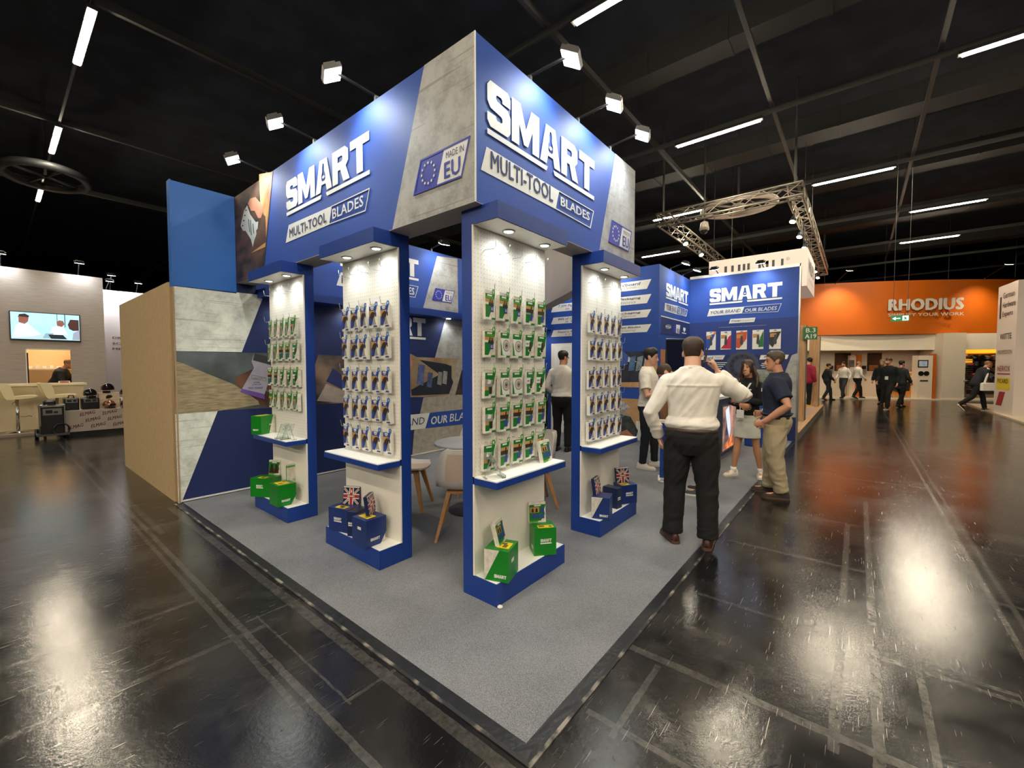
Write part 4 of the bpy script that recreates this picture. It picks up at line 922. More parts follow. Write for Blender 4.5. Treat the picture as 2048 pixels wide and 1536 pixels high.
def flagcase(label, loc, rz, tilt, w=.15, h=.155):
    t = thing('flag_tin', label, 'case', loc, rz, 'flag pattern cases', world=False); t.rotation_euler = (tilt, 0, rz)
    b = MB().box((-w/2, 0, 0), (w/2, .03, h)).build('body', M_carton_d, t)
    f = lambda s, z, o: (s-w/2, -o, z)
    mb = MB(); mb.flat([[(0, h*.94), (w, h*.94), (w, h), (0, h)]], f, 0, .001); mb.build('top_band', M_card, t)
    H = h*.92
    def band(p, q, t_, m, k, nm):
        a, b_ = Vector(p), Vector(q); d = (b_-a).normalized(); n = Vector((-d.y, d.x))*t_
        pts = [a+n, a-n, b_-n, b_+n]
        pts = [(min(w, max(0, x)), min(H, max(0, y))) for x, y in pts]
        MB().flat([pts], f, 0, .0006*k).build(nm, m, t)
    for p, q in (((0, 0), (w, H)), ((0, H), (w, 0))):
        band(p, q, .017, M_card, 1, 'white_diagonal'); band(p, q, .006, M_red_ink, 2, 'red_diagonal')
    MB().flat([[(w*.36, 0), (w*.64, 0), (w*.64, H), (w*.36, H)]], f, 0, .002).flat([[(0, H*.36), (w, H*.36), (w, H*.66), (0, H*.66)]], f, 0, .002).build('white_cross', M_card, t)
    MB().flat([[(w*.42, 0), (w*.58, 0), (w*.58, H), (w*.42, H)]], f, 0, .003).flat([[(0, H*.42), (w, H*.42), (w, H*.6), (0, H*.6)]], f, 0, .003).build('red_cross', M_red_ink, t)
    class A: pass
    a = A(); a.P = lambda s, z, o=0: f(s, z, o)
    logo(a, w*.27, H*.46, w*.73, H*.56, M_white_ink, t, off=.004, th=.001, bar=False)
    MB().flat([[(w*.46, H*.72), (w*.54, H*.72), (w*.53, H*.86), (w*.5, H*.92), (w*.47, H*.86)]], f, .003, .004).build('blade_mark', M_card, t)
flagcase('union flag case leaning on the left navy carton, unit left of corner', (.655, 2.43, .351), -pi/2+.5, RD(-8))
flagcase('union flag case turned sideways on the slanted navy carton', (.635, 2.06, .364), RD(38), RD(-8))
flagcase('union flag case standing sideways at the left of the right unit', (2.3, .9, .354), RD(10), RD(-8))
flagcase('union flag case facing out at the right end of the right unit', (2.84, .9, .343), RD(-32), RD(-8))

def greenbox(label, loc, rz, tilt, kind='mixed', w=.13, h=.155):
    t = thing('boxed_set', label, 'box', loc, rz, 'green boxed sets', world=False); t.rotation_euler = (tilt, 0, rz)
    MB().box((-w/2, 0, 0), (w/2, .032, h)).build('body', M_stone_card, t)
    f = lambda s, z, o: ((s-.5)*w, -o, z*h)
    MB().flat([[(.0, .1), (.0, .88), (1, .88), (.9, .6), (.95, .4), (.7, .1)]], f, 0, .001).build('green_print', M_green_pk, t)
    MB().flat([[(.3, .8), (.7, .8), (.7, .86), (.3, .86)]], f, 0, .002).build('logo_block', M_white_ink, t)
    if kind == 'brown':
        for x in (.28, .7): MB().flat([[(x-.2, .12), (x+.2, .12), (x+.16, .4), (x+.1, .45), (x+.1, .72), (x-.1, .72), (x-.1, .45), (x-.16, .4)]], f, 0, .003).build('printed_tool', mat('maroon_ink', '#3d1512', .4), t)
    else:
        MB().flat([[(.05, .5), (.6, .5), (.6, .76), (.05, .76)]], f, 0, .002).build('photo_block', M_orange_ink, t)
        for x, z, a in ((.12, .52, .16), (.36, .52, .16)): MB().flat([[(x, z), (x+a, z), (x+a*.8, z+.18), (x+a*.2, z+.18)]], f, 0, .003).build('printed_tool', M_brown_ink, t)
        for x, z in ((.16, .22), (.42, .22), (.7, .5), (.7, .2)): MB().flat([[(x, z), (x+.2, z), (x+.2, z+.22), (x, z+.22)]], f, 0, .003).build('navy_square', M_navy_pk, t)
    MB().flat([[(.0, .02), (.5, .02), (.56, .1), (0, .1)]], f, 0, .002).build('bottom_band', M_green_l, t)
greenbox('green boxed set leaning on the front left green carton of the corner unit', (.865, .865, z0+.207), RD(20), RD(-14))
greenbox('green boxed set on the right green carton of the corner unit', (1.315, .9, z0+.207), RD(-38), RD(-6))
greenbox('green boxed set standing upright on the corner unit shelf', (1.41, .87, zs), RD(8), RD(-12), w=.15, h=.165)
greenbox('green boxed set with two maroon shapes on the far left unit', (.66, 4.03, z0+.203), RD(-62), RD(-5), 'brown', .14, .16)
t = thing('slim_box', 'slim pale box standing on the slanted green carton of the far left unit', 'box', (.63, 3.63, z0+.217), RD(-80), world=False)
MB().box((-.016, 0, 0), (.016, .1, .16)).build('body', M_stone_card, t); MB().box((-.0165, -.001, .0), (-.004, .0, .13)).box((-.0175, 0, .13), (.0165, .1005, .15)).build('green_print', M_green_l, t)
def easel(label, loc, rz, filled=False):
    t = thing('acrylic_stand', label, 'stand', loc, rz, 'acrylic stands', world=False)
    th = RD(24)
    mx = Matrix.Rotation(-th, 4, 'X')
    MB().box((-.05, 0, 0), (.05, .004, .17), mx=mx).box((-.05, -.018, 0), (.05, .002, .004)).box((-.05, -.02, 0), (.05, -.016, .02)).build('plate', M_clear, t)
    MB().box((-.012, 0, .1), (.012, .004, .114), mx=mx).tube([(0, .06, .14), (0, .11, .002)], .004, 6).box((-.03, .1, 0), (.03, .115, .004)).build('support', M_clear, t)
easel('left one of two clear easel stands on the far left unit shelf', (.56, 3.6, zs), RD(-160))
easel('right one of two clear easel stands on the far left unit shelf', (.57, 3.5, zs), RD(-160))
easel('clear leaflet stand at the left of the corner unit shelf', (.83, .86, zs), RD(62))

# ------------------------------------------------------------------ table and shell chairs
M_shell = mat('pale_shell', '#d9d3cb', .45); M_pad = mat('beige_seat_pad', '#cdb9a6', .7)
tb = thing('round_table', 'round white table behind the corner display unit', 'table', (1.97, 2.25, .004))
MB().lathe([(.38, 0), (.4, .004), (.4, .018), (.39, .024), (.001, .024)], 48, c=(1.97, 2.25, .722)).build('table_top', mat('light_grey_laminate', '#b9bcc0', .35), tb, True)
MB().lathe([(.035, .02), (.03, .35), (.035, .706), (.12, .71), (.12, .721)], 20, c=(1.97, 2.25, .004)).build('column', M_dgrey, tb, True)
MB().lathe([(.25, 0), (.25, .012), (.05, .03), (.035, .04)], 32, c=(1.97, 2.25, .004)).build('foot', M_dgrey, tb, True)
def chair(label, loc, rz):
    """front towards +x"""
    t = thing('shell_chair', label, 'chair', loc, rz, 'pale shell chairs', world=False)
    prof = [(.24, .0, .455, .2), (.2, 0, .448, .225), (.05, 0, .435, .235), (-.1, 0, .44, .23), (-.17, 0, .47, .225), (-.205, 0, .54, .222), (-.225, 0, .63, .215), (-.24, 0, .72, .2), (-.25, 0, .79, .17), (-.253, 0, .825, .11)]
    mb = MB(); n = 11; top, bot = [], []
    for i, (x, _, z, hw) in enumerate(prof):
        r1, r2 = [], []
        for k in range(n):
            q = -1+2*k/(n-1); lift = abs(q)**3
            if i < 4: p = Vector((x-.02*lift*(i == 0)*2, q*hw, z+.055*lift*(.4+.2*i)))
            else: p = Vector((x+.07*lift, q*hw, z))
            nn = Vector((0, 0, -1)) if i < 4 else Vector((-1, 0, -.25)).normalized()
            r1.append(p); r2.append(p+nn*.012)
        top.append(r1); bot.append(r2)
    mb.loft(top, 0, False, False); mb.loft([list(reversed(r)) for r in bot], 0, False, False)
    edge = [r[0] for r in top]+top[-1][1:]+[r[-1] for r in top[::-1]][1:]+top[0][::-1][1:]
    edge2 = [r[0] for r in bot]+bot[-1][1:]+[r[-1] for r in bot[::-1]][1:]+bot[0][::-1][1:]
    mb.loft([edge, edge2], 0, False, True)
    mb.build('shell', M_shell, t, True)
    mb = MB()
    mb.loft([[Vector(p)+Vector((0, 0, .004)) for p in r[2:-2]] for r in top[:5]], 0, False, False)
    mb.build('seat_pad', M_pad, t, True)
    mb = MB(); mb.loft([[p+Vector((-.004, 0, -.001)) for p in r[2:-2]][::-1] for r in bot[5:9]], 0, False, False); mb.build('back_pad', M_pad, t, True)
    MB().box((-.13, -.13, .405), (.15, .13, .425)).build('under_frame', M_oak, t)
    for sx, sy in ((1, 1), (1, -1), (-1, 1), (-1, -1)):
        a = Vector((.12*sx+.01, .11*sy, .42)); b = Vector((.225*sx, .215*sy, 0))
        MB().loft([[a+Vector(q) for q in ((-.028, -.02, 0), (.028, -.02, 0), (.028, .02, 0), (-.028, .02, 0))], [b+Vector(q) for q in ((-.013, -.012, 0), (.013, -.012, 0), (.013, .012, 0), (-.013, .012, 0))]]).build('leg', M_oak, t)
chair('pale shell chair with its back to the viewer at the round table', (1.45, 1.86, .004), RD(40))
chair('pale shell chair side-on between the blue packet unit and corner unit', (1.58, 2.86, .004), RD(-55))
chair('pale shell chair on the far side of the round table', (2.46, 2.66, .004), RD(-138))
chair('pale shell chair seen between the corner unit and the right unit', (2.55, 1.85, .004), RD(140))
# downlights of the rear wall canopy
for k, x in enumerate((1.2, 2.1, 3.02, 4.02, 5.0, 6.0, 6.9)):
    MB().lathe([(.04, 0), (.04, -.006), (.001, -.007)], 20, c=(x, 4.85, 2.43)).build('downlight_lens', M_down, cn, True)
    l = spot_down(None, x, 4.85, 2.41, DOWN_W*1.2, 0); l.parent = cn; l.matrix_parent_inverse = INV[cn]

# ------------------------------------------------------------------ alcove furniture
ct = thing('reception_counter', 'dark counter with pale top and backlit photo front', 'counter', (6.3, .78, .012))
MB().box((5.55, .78, .05), (7.86, 1.3, 1.02)).build('body', mat('slate_panel', '#333c55', .5), ct)
MB().box((5.5, .74, 1.02), (7.9, 1.34, 1.06)).build('worktop', M_shelf, ct)
MB().box((5.55, .76, .012), (7.86, 1.3, .05)).build('plinth', M_silver, ct)
MB().box((6.42, .765, .1), (7.8, .78, .9)).build('lightbox_frame', M_silver, ct)
MB().box((6.46, .76, .13), (7.76, .765, .87)).build('lightbox_photo', mat('backlit_photo', '#a87c66', .4, col2='#2a2a33', vs=2.6, emit=.9), ct)
MB().flat([[(6.46, .13), (7.3, .13), (7.1, .34), (6.7, .25)]], lambda s, z, o: (s, .76-o, z), 0, .002).build('printed_sparks', mat('backlit_sparks', '#d0713a', .4, col2='#5a2f22', vs=9, emit=1.2), ct)
MB().flat([[(6.6, .8), (6.85, .87), (7.0, .45), (6.9, .3), (6.75, .5)]], lambda s, z, o: (s, .76-o, z), 0, .002).build('printed_blade', mat('backlit_blade', '#b9c4d6', .4, var=.3, vs=5, emit=.9), ct)
mn = thing('wall_monitor', 'black tilted screen on a stand in the alcove corner', 'screen', (7.9, 1.85, 1.3), RD(0), world=False)
mx = Matrix.Rotation(RD(-35), 4, 'Z') @ Matrix.Rotation(RD(-6), 4, 'X')
MB().bbox((-.42, 0, .15), (.42, .05, .85), .015, mx=mx).build('case', M_black, mn)
MB().box((-.39, -.004, .19), (.39, 0, .81), mx=mx).build('glass', mat('dark_glass', '#171b2e', .08), mn)
MB().box((-.04, .05, -.5), (.04, .1, .6), mx=mx).build('pole', M_black, mn)
MB().box((-.3, -.1, -1.288), (.3, .3, -1.26), mx=Matrix.Rotation(RD(-35), 4, 'Z')).box((-.03, .06, -1.26), (.03, .12, -.4), mx=Matrix.Rotation(RD(-35), 4, 'Z')).build('stand', M_black, mn)
st = thing('leaflet_stand', 'blue leaflet stand with brochures beside the end wall', 'stand', (8.0, .42, .012), RD(-90), world=False)
MB().box((-.3, 0, 0), (.3, .3, .95)).build('body', M_unit, st)
class _A: pass
fa_ = _A(); fa_.P = lambda s, z, o=0: (s, -o, z)
logo(fa_, -.2, .62, .2, .74, M_white_ink, st, off=.003, th=.002, bar=False)
for k in range(3):
    MB().box((-.24+.02*k, .05+.07*k, .95), (.22, .07+.07*k, 1.18+.16*k)).build('leaflet_holder', M_clear, st)
    MB().box((-.2+.02*k, .06+.07*k, .96), (.2, .065+.07*k, 1.16+.16*k)).build('leaflet', [mat('leaflet_%d' % q, c, .5, var=.4, vs=14) for q, c in enumerate(('#7a8fb5', '#a9b29a', '#c9c9c4'))][k], st)
MB().box((.22, .12, .95), (.27, .2, 1.1)).build('blade_sample', M_dgrey, st)
rp = thing('tablet_stand', 'blue panel stand with white foot behind the man in white shirt', 'stand', (4.5, .97, .012), RD(20), world=False)
MB().box((-.03, -.14, .03), (.0, .14, .78)).build('panel', M_unit, rp)
MB().box((-.05, -.16, .78), (.02, .16, .82)).build('top', M_white, rp)
MB().box((-.16, -.16, 0), (.16, -.13, .018)).box((-.16, .13, 0), (.16, .16, .018)).box((-.16, -.16, 0), (-.13, .16, .018)).box((.13, -.16, 0), (.16, .16, .018)).box((-.03, -.13, 0), (.0, .13, .03)).build('foot', M_white, rp)
# ------------------------------------------------------------------ raw fibreboard wall behind the booth
tag(MB().box((.0, 5.09, 0), (.06, 7.95, 2.51)).build('fibreboard_wall', M_mdf), 'raw brown fibreboard partition beside the blue wall', 'partition')

# ------------------------------------------------------------------ welding stand at the left
EW = Fr(0, 16, 0); ET = Fr(0, 12.62, 0)
ew = thing('wall_stand', 'grey wood-look wall of the neighbouring stand at left', 'wall', (-3, 16, 0), kind='structure')
wx0, wx1, wz1 = -.68, .135, 2.02
MB().box((-9, 16, 0), (wx0, 16.15, 4.12)).box((wx1, 16, 0), (.83, 16.15, 4.12)).box((wx0, 16, wz1), (wx1, 16.15, 4.12)).box((wx0, 16, 0), (wx1, 16.15, .95)).build('panel', M_wall_w, ew)
MB().box((wx0-.02, 15.985, .95), (wx0, 16.15, wz1)).box((wx0, 15.985, wz1), (wx1, 16.15, wz1+.02)).build('hatch_frame', M_print_w, ew)
w2 = thing('wall_stand', 'pale second wall of the neighbouring stand with maroon lettering', 'wall', (1, 18, 0), kind='structure')
MB().box((.4, 18, 0), (6, 18.15, 4.06)).build('panel', mat('pale_lilac_wall', '#bdb3b4', .6), w2)
E2 = Fr(0, 18, 0)
for k, t_ in enumerate(('DRUCKLUFT', 'SCHWEISSEN', 'METALL')):
    a, b = E2.px(225, 677.5+11*k), E2.px(246, 672+11*k)
    E2.text(t_, (a[0], a[1]), (a[0]+[.95, 1.05, .65][k], a[1]+.07), mat('maroon_lettering', '#5b2430', .5), w2, px=False, bold=.02)
bx = thing('hatch_room', 'lit pantry seen through the serving hatch', 'room', (-.3, 16.2, 0))
MB().box((-1.2, 18.0, 0), (.6, 18.05, 3)).box((-1.25, 16.16, 0), (-1.2, 18, 3)).box((.6, 16.16, 0), (.65, 18, 3)).build('back_wall', mat('cream_pantry', '#d9b98a', .6), bx)
MB().box((-1.0, 17.6, 1.5), (.4, 17.95, 1.53)).box((-1.0, 17.5, 1.0), (.5, 17.95, 1.04)).build('shelf', M_shelf, bx)
MB().box((-.95, 16.9, 0), (-.62, 17.4, 1.95)).build('cabinet', mat('maroon_cabinet', '#34171a', .4), bx)
for k in range(5): MB().box((-.6+.14*k, 17.65, 1.53), (-.52+.14*k, 17.75, 1.58+.03*(k % 2))).build('crockery', M_white, bx)
l = bpy.data.lights.new('pantry', 'POINT'); l.energy = 45; l.color = (1, .78, .5); l.shadow_soft_size = .15
lo = bpy.data.objects.new('pantry_lamp', l); COL.objects.link(lo); lo.location = (-.2, 17.0, 2.7); lo.parent = bx; lo.matrix_parent_inverse = INV[bx]
tv = thing('television', 'wall television showing three people at a meeting table', 'television', (-.3, 15.94, 2.26))
EW.rect('case', (-.95, 2.26), (.335, 3.005), M_black, tv, off=.06, th=.06)
EW.rect('screen', (-.93, 2.29), (.315, 2.985), mat('tv_sky', '#9fd0e0', .3, emit=.75, var=.12, vs=2), tv, off=.062, th=.002)
def tvp(nm, pts, m, o=.065): EW.poly(nm, [(-.93+u*1.245, 2.29+v*.695) for u, v in pts], m, tv, off=o, px=False, th=.002)
tvm = lambda n, c: mat('tv_'+n, c, .3, emit=.7)
tvp('screen_person', [(.02, .05), (.06, .5), (.12, .6), (.24, .58), (.32, .4), (.42, .2), (.3, .1)], tvm('shirt', '#c3d6e8')); tvp('screen_face', [(.11, .62), (.11, .82), (.15, .9), (.22, .9), (.25, .82), (.24, .66), (.19, .56)], tvm('face', '#7d4e42'))
tvp('screen_hair', [(.1, .8), (.12, .92), (.2, .95), (.26, .88), (.25, .82), (.12, .84)], tvm('hair', '#201a1a'), .068)
tvp('screen_person', [(.54, .18), (.58, .5), (.66, .56), (.76, .5), (.82, .2)], tvm('shirt', '#c3d6e8')); tvp('screen_face', [(.66, .52), (.65, .7), (.69, .77), (.75, .75), (.77, .62), (.72, .5)], tvm('face', '#7d4e42'))
tvp('screen_person', [(.88, .02), (.9, .3), (1, .42), (1, .02)], tvm('shirt2', '#8c96a8')); tvp('screen_face', [(.84, .45), (.82, .62), (.86, .82), (.99, .82), (.99, .4), (.9, .38)], tvm('face2', '#3f2420'))
tvp('screen_table', [(.02, .02), (.02, .12), (.5, .2), (.8, .12), (.85, .02)], tvm('table', '#a9c2cf'), .064); tvp('screen_laptop', [(.56, .04), (.52, .2), (.74, .2), (.8, .04)], tvm('laptop', '#1b2226'), .068); tvp('screen_laptop', [(.44, .06), (.48, .24), (.6, .26), (.58, .06)], tvm('paper', '#7fa0b4'), .067)
tvp('screen_window_bar', [(.655, .55), (.665, .55), (.665, 1), (.655, 1)], tvm('bar', '#3b5560'), .064); tvp('screen_window_bar', [(.77, .5), (.785, .5), (.785, 1), (.77, 1)], tvm('bar', '#3b5560'), .064)
# platform and counter
tag(MB().box((-9, 13.55, 0), (.83, 15.98, .05)).build('stand_platform', M_carpet2), 'low beige platform of the neighbouring stand at left', 'platform')
bc = thing('bar_counter', 'long cream bar counter below the television', 'counter', (-3, 14.4, .05))
MB().box((-8, 14.4, .05), (.2, 15.0, 1.1)).build('front', mat('cream_counter', '#c4b594', .5, var=.04, vs=2), bc)
MB().box((-8.05, 14.36, 1.1), (.26, 15.05, 1.15)).build('worktop', mat('cream_top', '#dccfae', .4), bc)
tg = thing('menu_card', 'small white card on the bar counter', 'card', (-.1, 14.6, 1.15)); MB().box((-.22, 14.6, 1.15), (-.02, 14.68, 1.2)).build('card', M_card, tg); MB().box((-.2, 14.598, 1.16), (-.04, 14.6, 1.19)).build('print', M_red_ink, tg)
def stool(label, loc, rz):
    t = thing('bar_stool', label, 'stool', loc, rz, 'cream bar stools', world=False); m = mat('cream_leatherette', '#ddd0a6', .4)
    seat = [(-.2, .8), (-.19, .83), (0, .835), (.2, .85), (.3, .845), (.31, .825), (.2, .79), (0, .77), (-.17, .765)]
    MB().flat([seat], lambda s, z, o: (s, -o, z), -.2, .2).add([(p[0], .2, p[1]) for p in seat], [tuple(range(len(seat)))]).build('seat', m, t)
    bk = [(-.2, .8), (-.3, 1.12), (-.28, 1.14), (-.12, 1.12), (-.08, .98), (-.06, .84)]
    MB().flat([bk], lambda s, z, o: (s, -o, z), -.19, .19).add([(p[0], .19, p[1]) for p in bk], [tuple(range(len(bk)))]).build('backrest', m, t)
    MB().cyl((0, 0, .05), (0, 0, .77), .03).build('column', M_chrome, t, True)
    MB().lathe([(.2, 0), (.2, .012), (.05, .035), (.03, .06)], 28).build('base', M_chrome, t, True)
    MB().tube([(0, 0, .36), (.16, .0, .36), (.2, .08, .36), (.2, -.08, .36)], .01, 8).build('footrest', M_chrome, t)
    MB().tube([(0, 0, .74), (-.08, 0, .66)], .006, 6).build('lever', M_chrome, t)
stool('left one of the cream bar stools at the counter', (-.93, 14.0, .05), RD(5))
stool('right one of the cream bar stools behind the welding cart', (-.3, 14.0, .05), RD(5))
# promotional table
et = thing('promotion_table', 'table with grey ELMAG printed cloth', 'table', (.3, 12.9, 0))
MB().box((-.28, 12.64, 0), (1.6, 13.4, .1)).build('plinth', M_blackm, et)
MB().box((-.3, 12.62, .1), (1.62, 13.42, .58)).build('cloth', mat('grey_print_cloth', '#a2968c', .75, var=.05, vs=5), et)
for r in range(3):
    for c in range(5):
        x, z = -.42+.37*c+.085*r, .44-.14*r
        if -.3 < x and x+.25 < 1.6: ET.text('ELMAG', (x, z), (x+.25, z+.075), mat('maroon_lettering', '#5b2430', .5), et, .004, False, bold=.02, shear=.15, skew=.05)
def machine(label, x, y, z, w_, d, h):
    t = thing('welding_machine', label, 'machine', (x, y, z), group='welding machines on the printed table')
    MB().bbox((x, y, z), (x+w_, y+d, z+h), .015).build('body', M_black, t)
    MB().box((x+w_*.1, y-.006, z+h*.62), (x+w_*.9, y+.002, z+h*.92)).build('front_panel', M_silver, t)
    MB().box((x+w_*.2, y-.009, z+h*.7), (x+w_*.5, y-.005, z+h*.86)).box((x+w_*.6, y-.009, z+h*.7), (x+w_*.8, y-.005, z+h*.86)).build('display', M_blackm, t)
    MB().tube([(x+w_*.3, y+d*.3, z+h), (x+w_*.35, y+d*.3, z+h+.06), (x+w_*.65, y+d*.3, z+h+.06), (x+w_*.7, y+d*.3, z+h)], .012, 8).build('handle', M_black, t)
    for k in (.25, .75): MB().cyl((x+w_*k, y, z+h*.2), (x+w_*k, y-.03, z+h*.2), .02, 12).build('socket', M_chrome, t)
machine('left one of the black welding machines on the printed table', -.28, 12.75, .58, .24, .3, .27)
machine('right one of the black welding machines on the printed table', 0.0, 12.72, .58, .29, .32, .26)
def helmet(label, c, s=1, rz=0, col=None):
    t = thing('welding_helmet', label, 'helmet', c, RD(rz), 'welding helmets', world=False)
    n = 18; rings = []
    for i in range(9):
        ph = -.35+1.92*i/8; z = .13*s*sin(ph)*(1.0 if ph > 0 else .6); q = cos(min(ph, 1.55))
        rings.append([Vector((.115*s*q*cos(2*pi*k/n), -.145*s*q*sin(2*pi*k/n)*(1.12 if sin(2*pi*k/n) > 0 else .9), z+.05*s)) for k in range(n)])
    MB().loft(rings).build('shell', col or mat('gloss_black_helmet', '#17131a', .12, coat=.5), t, True)
    MB().box((-.055*s, -.165*s, .03*s), (.055*s, -.12*s, .085*s)).build('visor', mat('dark_visor', '#2b1c18', .05), t)
    MB().box((-.06*s, -.14*s, -.03*s), (.06*s, -.1*s, .01*s)).build('chin_guard', mat('gloss_black_helmet', '#17131a', .12), t)
helmet('black welding helmet on top of the right welding machine', (.15, 12.88, .875), 1.05, 10)
helmet('black welding helmet on top of the white cardboard box', (.47, 13.0, .975), 1.1, -15)
helmet('chrome and orange welding helmet in front of the white box', (.45, 12.74, .615), .95, 20, mat('chrome_helmet', '#b88a6a', .12, .8))
helmet('upper black helmet at the edge of the fibreboard wall', (.78, 12.9, .87), 1, 0)
helmet('lower black helmet at the edge of the fibreboard wall', (.76, 12.7, .615), 1, -20)
hb = thing('helmet_box', 'white cardboard helmet box on the printed table', 'box', (.4, 12.95, .58)); MB().box((.3, 12.88, .58), (.66, 13.15, .94)).build('box', mat('kraft_white', '#c9b79d', .6), hb); MB().box((.3, 12.877, .765), (.66, 12.88, .77)).build('box_seam', M_grey_ink, hb)
MB().flat([[(.42, .8), (.42, .86), (.46, .89), (.52, .88), (.54, .84), (.48, .8)]], lambda s, z, o: (s, 12.88-o, z), 0, .003).build('printed_helmet', M_black, hb)
hb = thing('helmet_box', 'white box under the helmets at the fibreboard wall', 'box', (.85, 13, .58)); MB().box((.68, 12.82, .58), (1.05, 13.15, .8)).build('box', M_white, hb)
# welding cart
wc = thing('welding_cart', 'black wheeled welding unit with hose in front of the counter', 'machine', (-.5, 12.55, 0))
MB().bbox((-.66, 12.45, .12), (-.3, 13.0, .72), .02).build('body', M_black, wc)
MB().box((-.62, 12.44, .52), (-.34, 12.45, .66)).build('control_panel', M_silver, wc); MB().box((-.58, 12.436, .56), (-.48, 12.44, .63)).box((-.46, 12.436, .56), (-.4, 12.44, .6)).build('display', M_blackm, wc)
MB().tube([(-.66, 12.43, .3), (-.66, 12.43, .74), (-.3, 12.43, .74), (-.3, 12.43, .3)], .014, 8).build('guard_rail', M_silver, wc)
MB().bbox((-.6, 12.5, .72), (-.42, 12.8, .84), .03).build('wire_feeder', M_black, wc)
MB().tube([(-.36+.12*cos(t), 12.40-.01*(k % 3), .2+.13*sin(t)) for k, t in enumerate([2*pi*i/18 for i in range(37)])], .016, 8).build('hose', M_black, wc, True)
for x in (-.7, -.28): MB().cyl((x-.03, 12.9, .1), (x+.03, 12.9, .1), .1, 20).build('wheel', M_black, wc, True)
for x in (-.6, -.36): MB().cyl((x-.02, 12.5, .05), (x+.02, 12.5, .05), .05, 16).build('castor', M_dgrey, wc, True)
MB().box((-.72, 12.36, .08), (-.24, 13.0, .12)).build('chassis', M_dgrey, wc)
for (x, y, z, lb) in ((-1.05, 15.75, 4.4, 'small floodlight at the left picture edge over the grey wall'), (.34, 15.75, 4.42, 'small floodlight standing on the grey wall'), (1.25, 17.7, 4.5, 'upper one of two small floodlights beside the grey wall'), (1.15, 17.3, 4.25, 'lower one of two small floodlights beside the grey wall'), (1.9, 17.7, 4.35, 'small floodlight over the lettering of the pale wall')):
    flood(lb, (x, y, z), (x, y+.5, z-1.3), (x, 16.05, 4.12) if y < 16.5 else (x, 18.05, 4.06), FLOOD_W*2.6, size=.2, group='floodlights of the neighbouring stand')

# ------------------------------------------------------------------ neighbours at the right: timber posts, white hanging sign, truss
kb = thing('stand_edge', 'timber edging of the neighbouring stand along the aisle', 'edging', (9.4, 0, 0))
MB().box((9.35, -.04, 0), (17.6, .02, .16)).build('kerb_board', M_timber_d, kb); MB().box((9.35, -.05, .16), (17.6, .05, .18)).build('kerb_cap', M_timber, kb)
tag(MB().box((9.32, .05, 0), (17.6, 5, .14)).build('stand_platform', mat('pinkish_platform', '#a98c80', .6, var=.06, vs=3)), 'pinkish raised floor of the neighbouring stand with timber posts', 'platform')
def post(label, x, y, h):
    t = thing('timber_post', label, 'post', (x, y, .14), group='timber posts')
    MB().box((x, y, .14), (x+.3, y+.3, h)).build('post', M_timber, t)
    MB().box((x+.0, y-.012, .14), (x+.3, y, h)).build('weathered_face', M_timber_d, t)
post('near timber post beside the end of the blue wall', 11.95, .08, 2.62); post('far timber post at the end of the aisle edging', 17.0, .08, 2.6)
sg = thing('stand_number_sign', 'green stand number sign B.3 A19 on the near timber post', 'sign', (11.9, -.1, 2.3))
sm_ = mat('sign_green', '#2f6a35', .5)
MB().box((11.88, -.16, 2.24), (11.92, .14, 2.56)).build('plate', sm_, sg)
SG = Fr(11.88, 0, -90); SG.text('B.3', (-.08, 2.42), (.12, 2.53), M_white_ink, sg, .003, False, bold=.01); SG.text('A19', (-.1, 2.27), (.14, 2.38), M_white_ink, sg, .003, False, bold=.02)
ws_ = thing('hanging_sign', 'white hanging box sign with dark lettering above the blue end wall', 'sign', (12, .1, 3.63))
MB().box((12, .1, 3.63), (14.4, 2.46, 4.6)).build('box', mat('white_sign_fabric', '#ecd9cf', .6, emit=.12), ws_)
WP = Fr(12, 0, -90)
a = WP.px(1445, 548); b = WP.px(1572, 516)
wx = lambda z: WP.px(1260+z/4.655, 530)[0]
def bar_letter(x0, x1, z0_, z1_): MB().flat([[(x0, z0_), (x1, z0_), (x1, z1_), (x0, z1_)]], WP.P, .001, .004).build('lettering', M_dgrey, ws_)
zA, zB = 3.95, 4.4
for u in (880, 943, 1005, 1050, 1092, 1195, 1322, 1405): bar_letter(wx(u), wx(u+24), zA, zB)
bar_letter(wx(880), wx(1029), zA, zA+.08); bar_letter(wx(1092), wx(1165), zA, zA+.08); bar_letter(wx(1322), wx(1429), zA, zA+.08)
bar_letter(wx(1195), wx(1290), zB-.08, zB); bar_letter(wx(1195), wx(1290), zB-.28, zB-.2); bar_letter(wx(1266), wx(1290), zB-.28, zB)
WP.text('R', (b[0]+.03, 4.36), (b[0]+.06, 4.4), M_dgrey, ws_, .004, False)
MB().flat([[(b[0]+.045+.04*cos(k*pi/8), 4.38+.04*sin(k*pi/8)) for k in range(16)], [(b[0]+.045+.034*cos(k*pi/8), 4.38+.034*sin(k*pi/8)) for k in range(16)]], WP.P, .001, .004).build('registered_mark', M_dgrey, ws_)
WQ = Fr(0, .1, 0); WQ.text('WILPU', (12.3, 4.05), (14.0, 4.4), M_dgrey, ws_, .004, False, bold=.02); WQ.text('THE CUTTING TOOLS', (12.5, 3.82), (13.9, 3.9), M_grey_ink, ws_, .004, False)
for k, (x, y) in enumerate(((12.1, .2), (12.1, 2.36), (14.3, .2), (14.3, 2.36))): MB().cyl((x, y, 4.6), (x, y, 8.4), .008, 6).build('suspension_wire', M_rail, ws_)
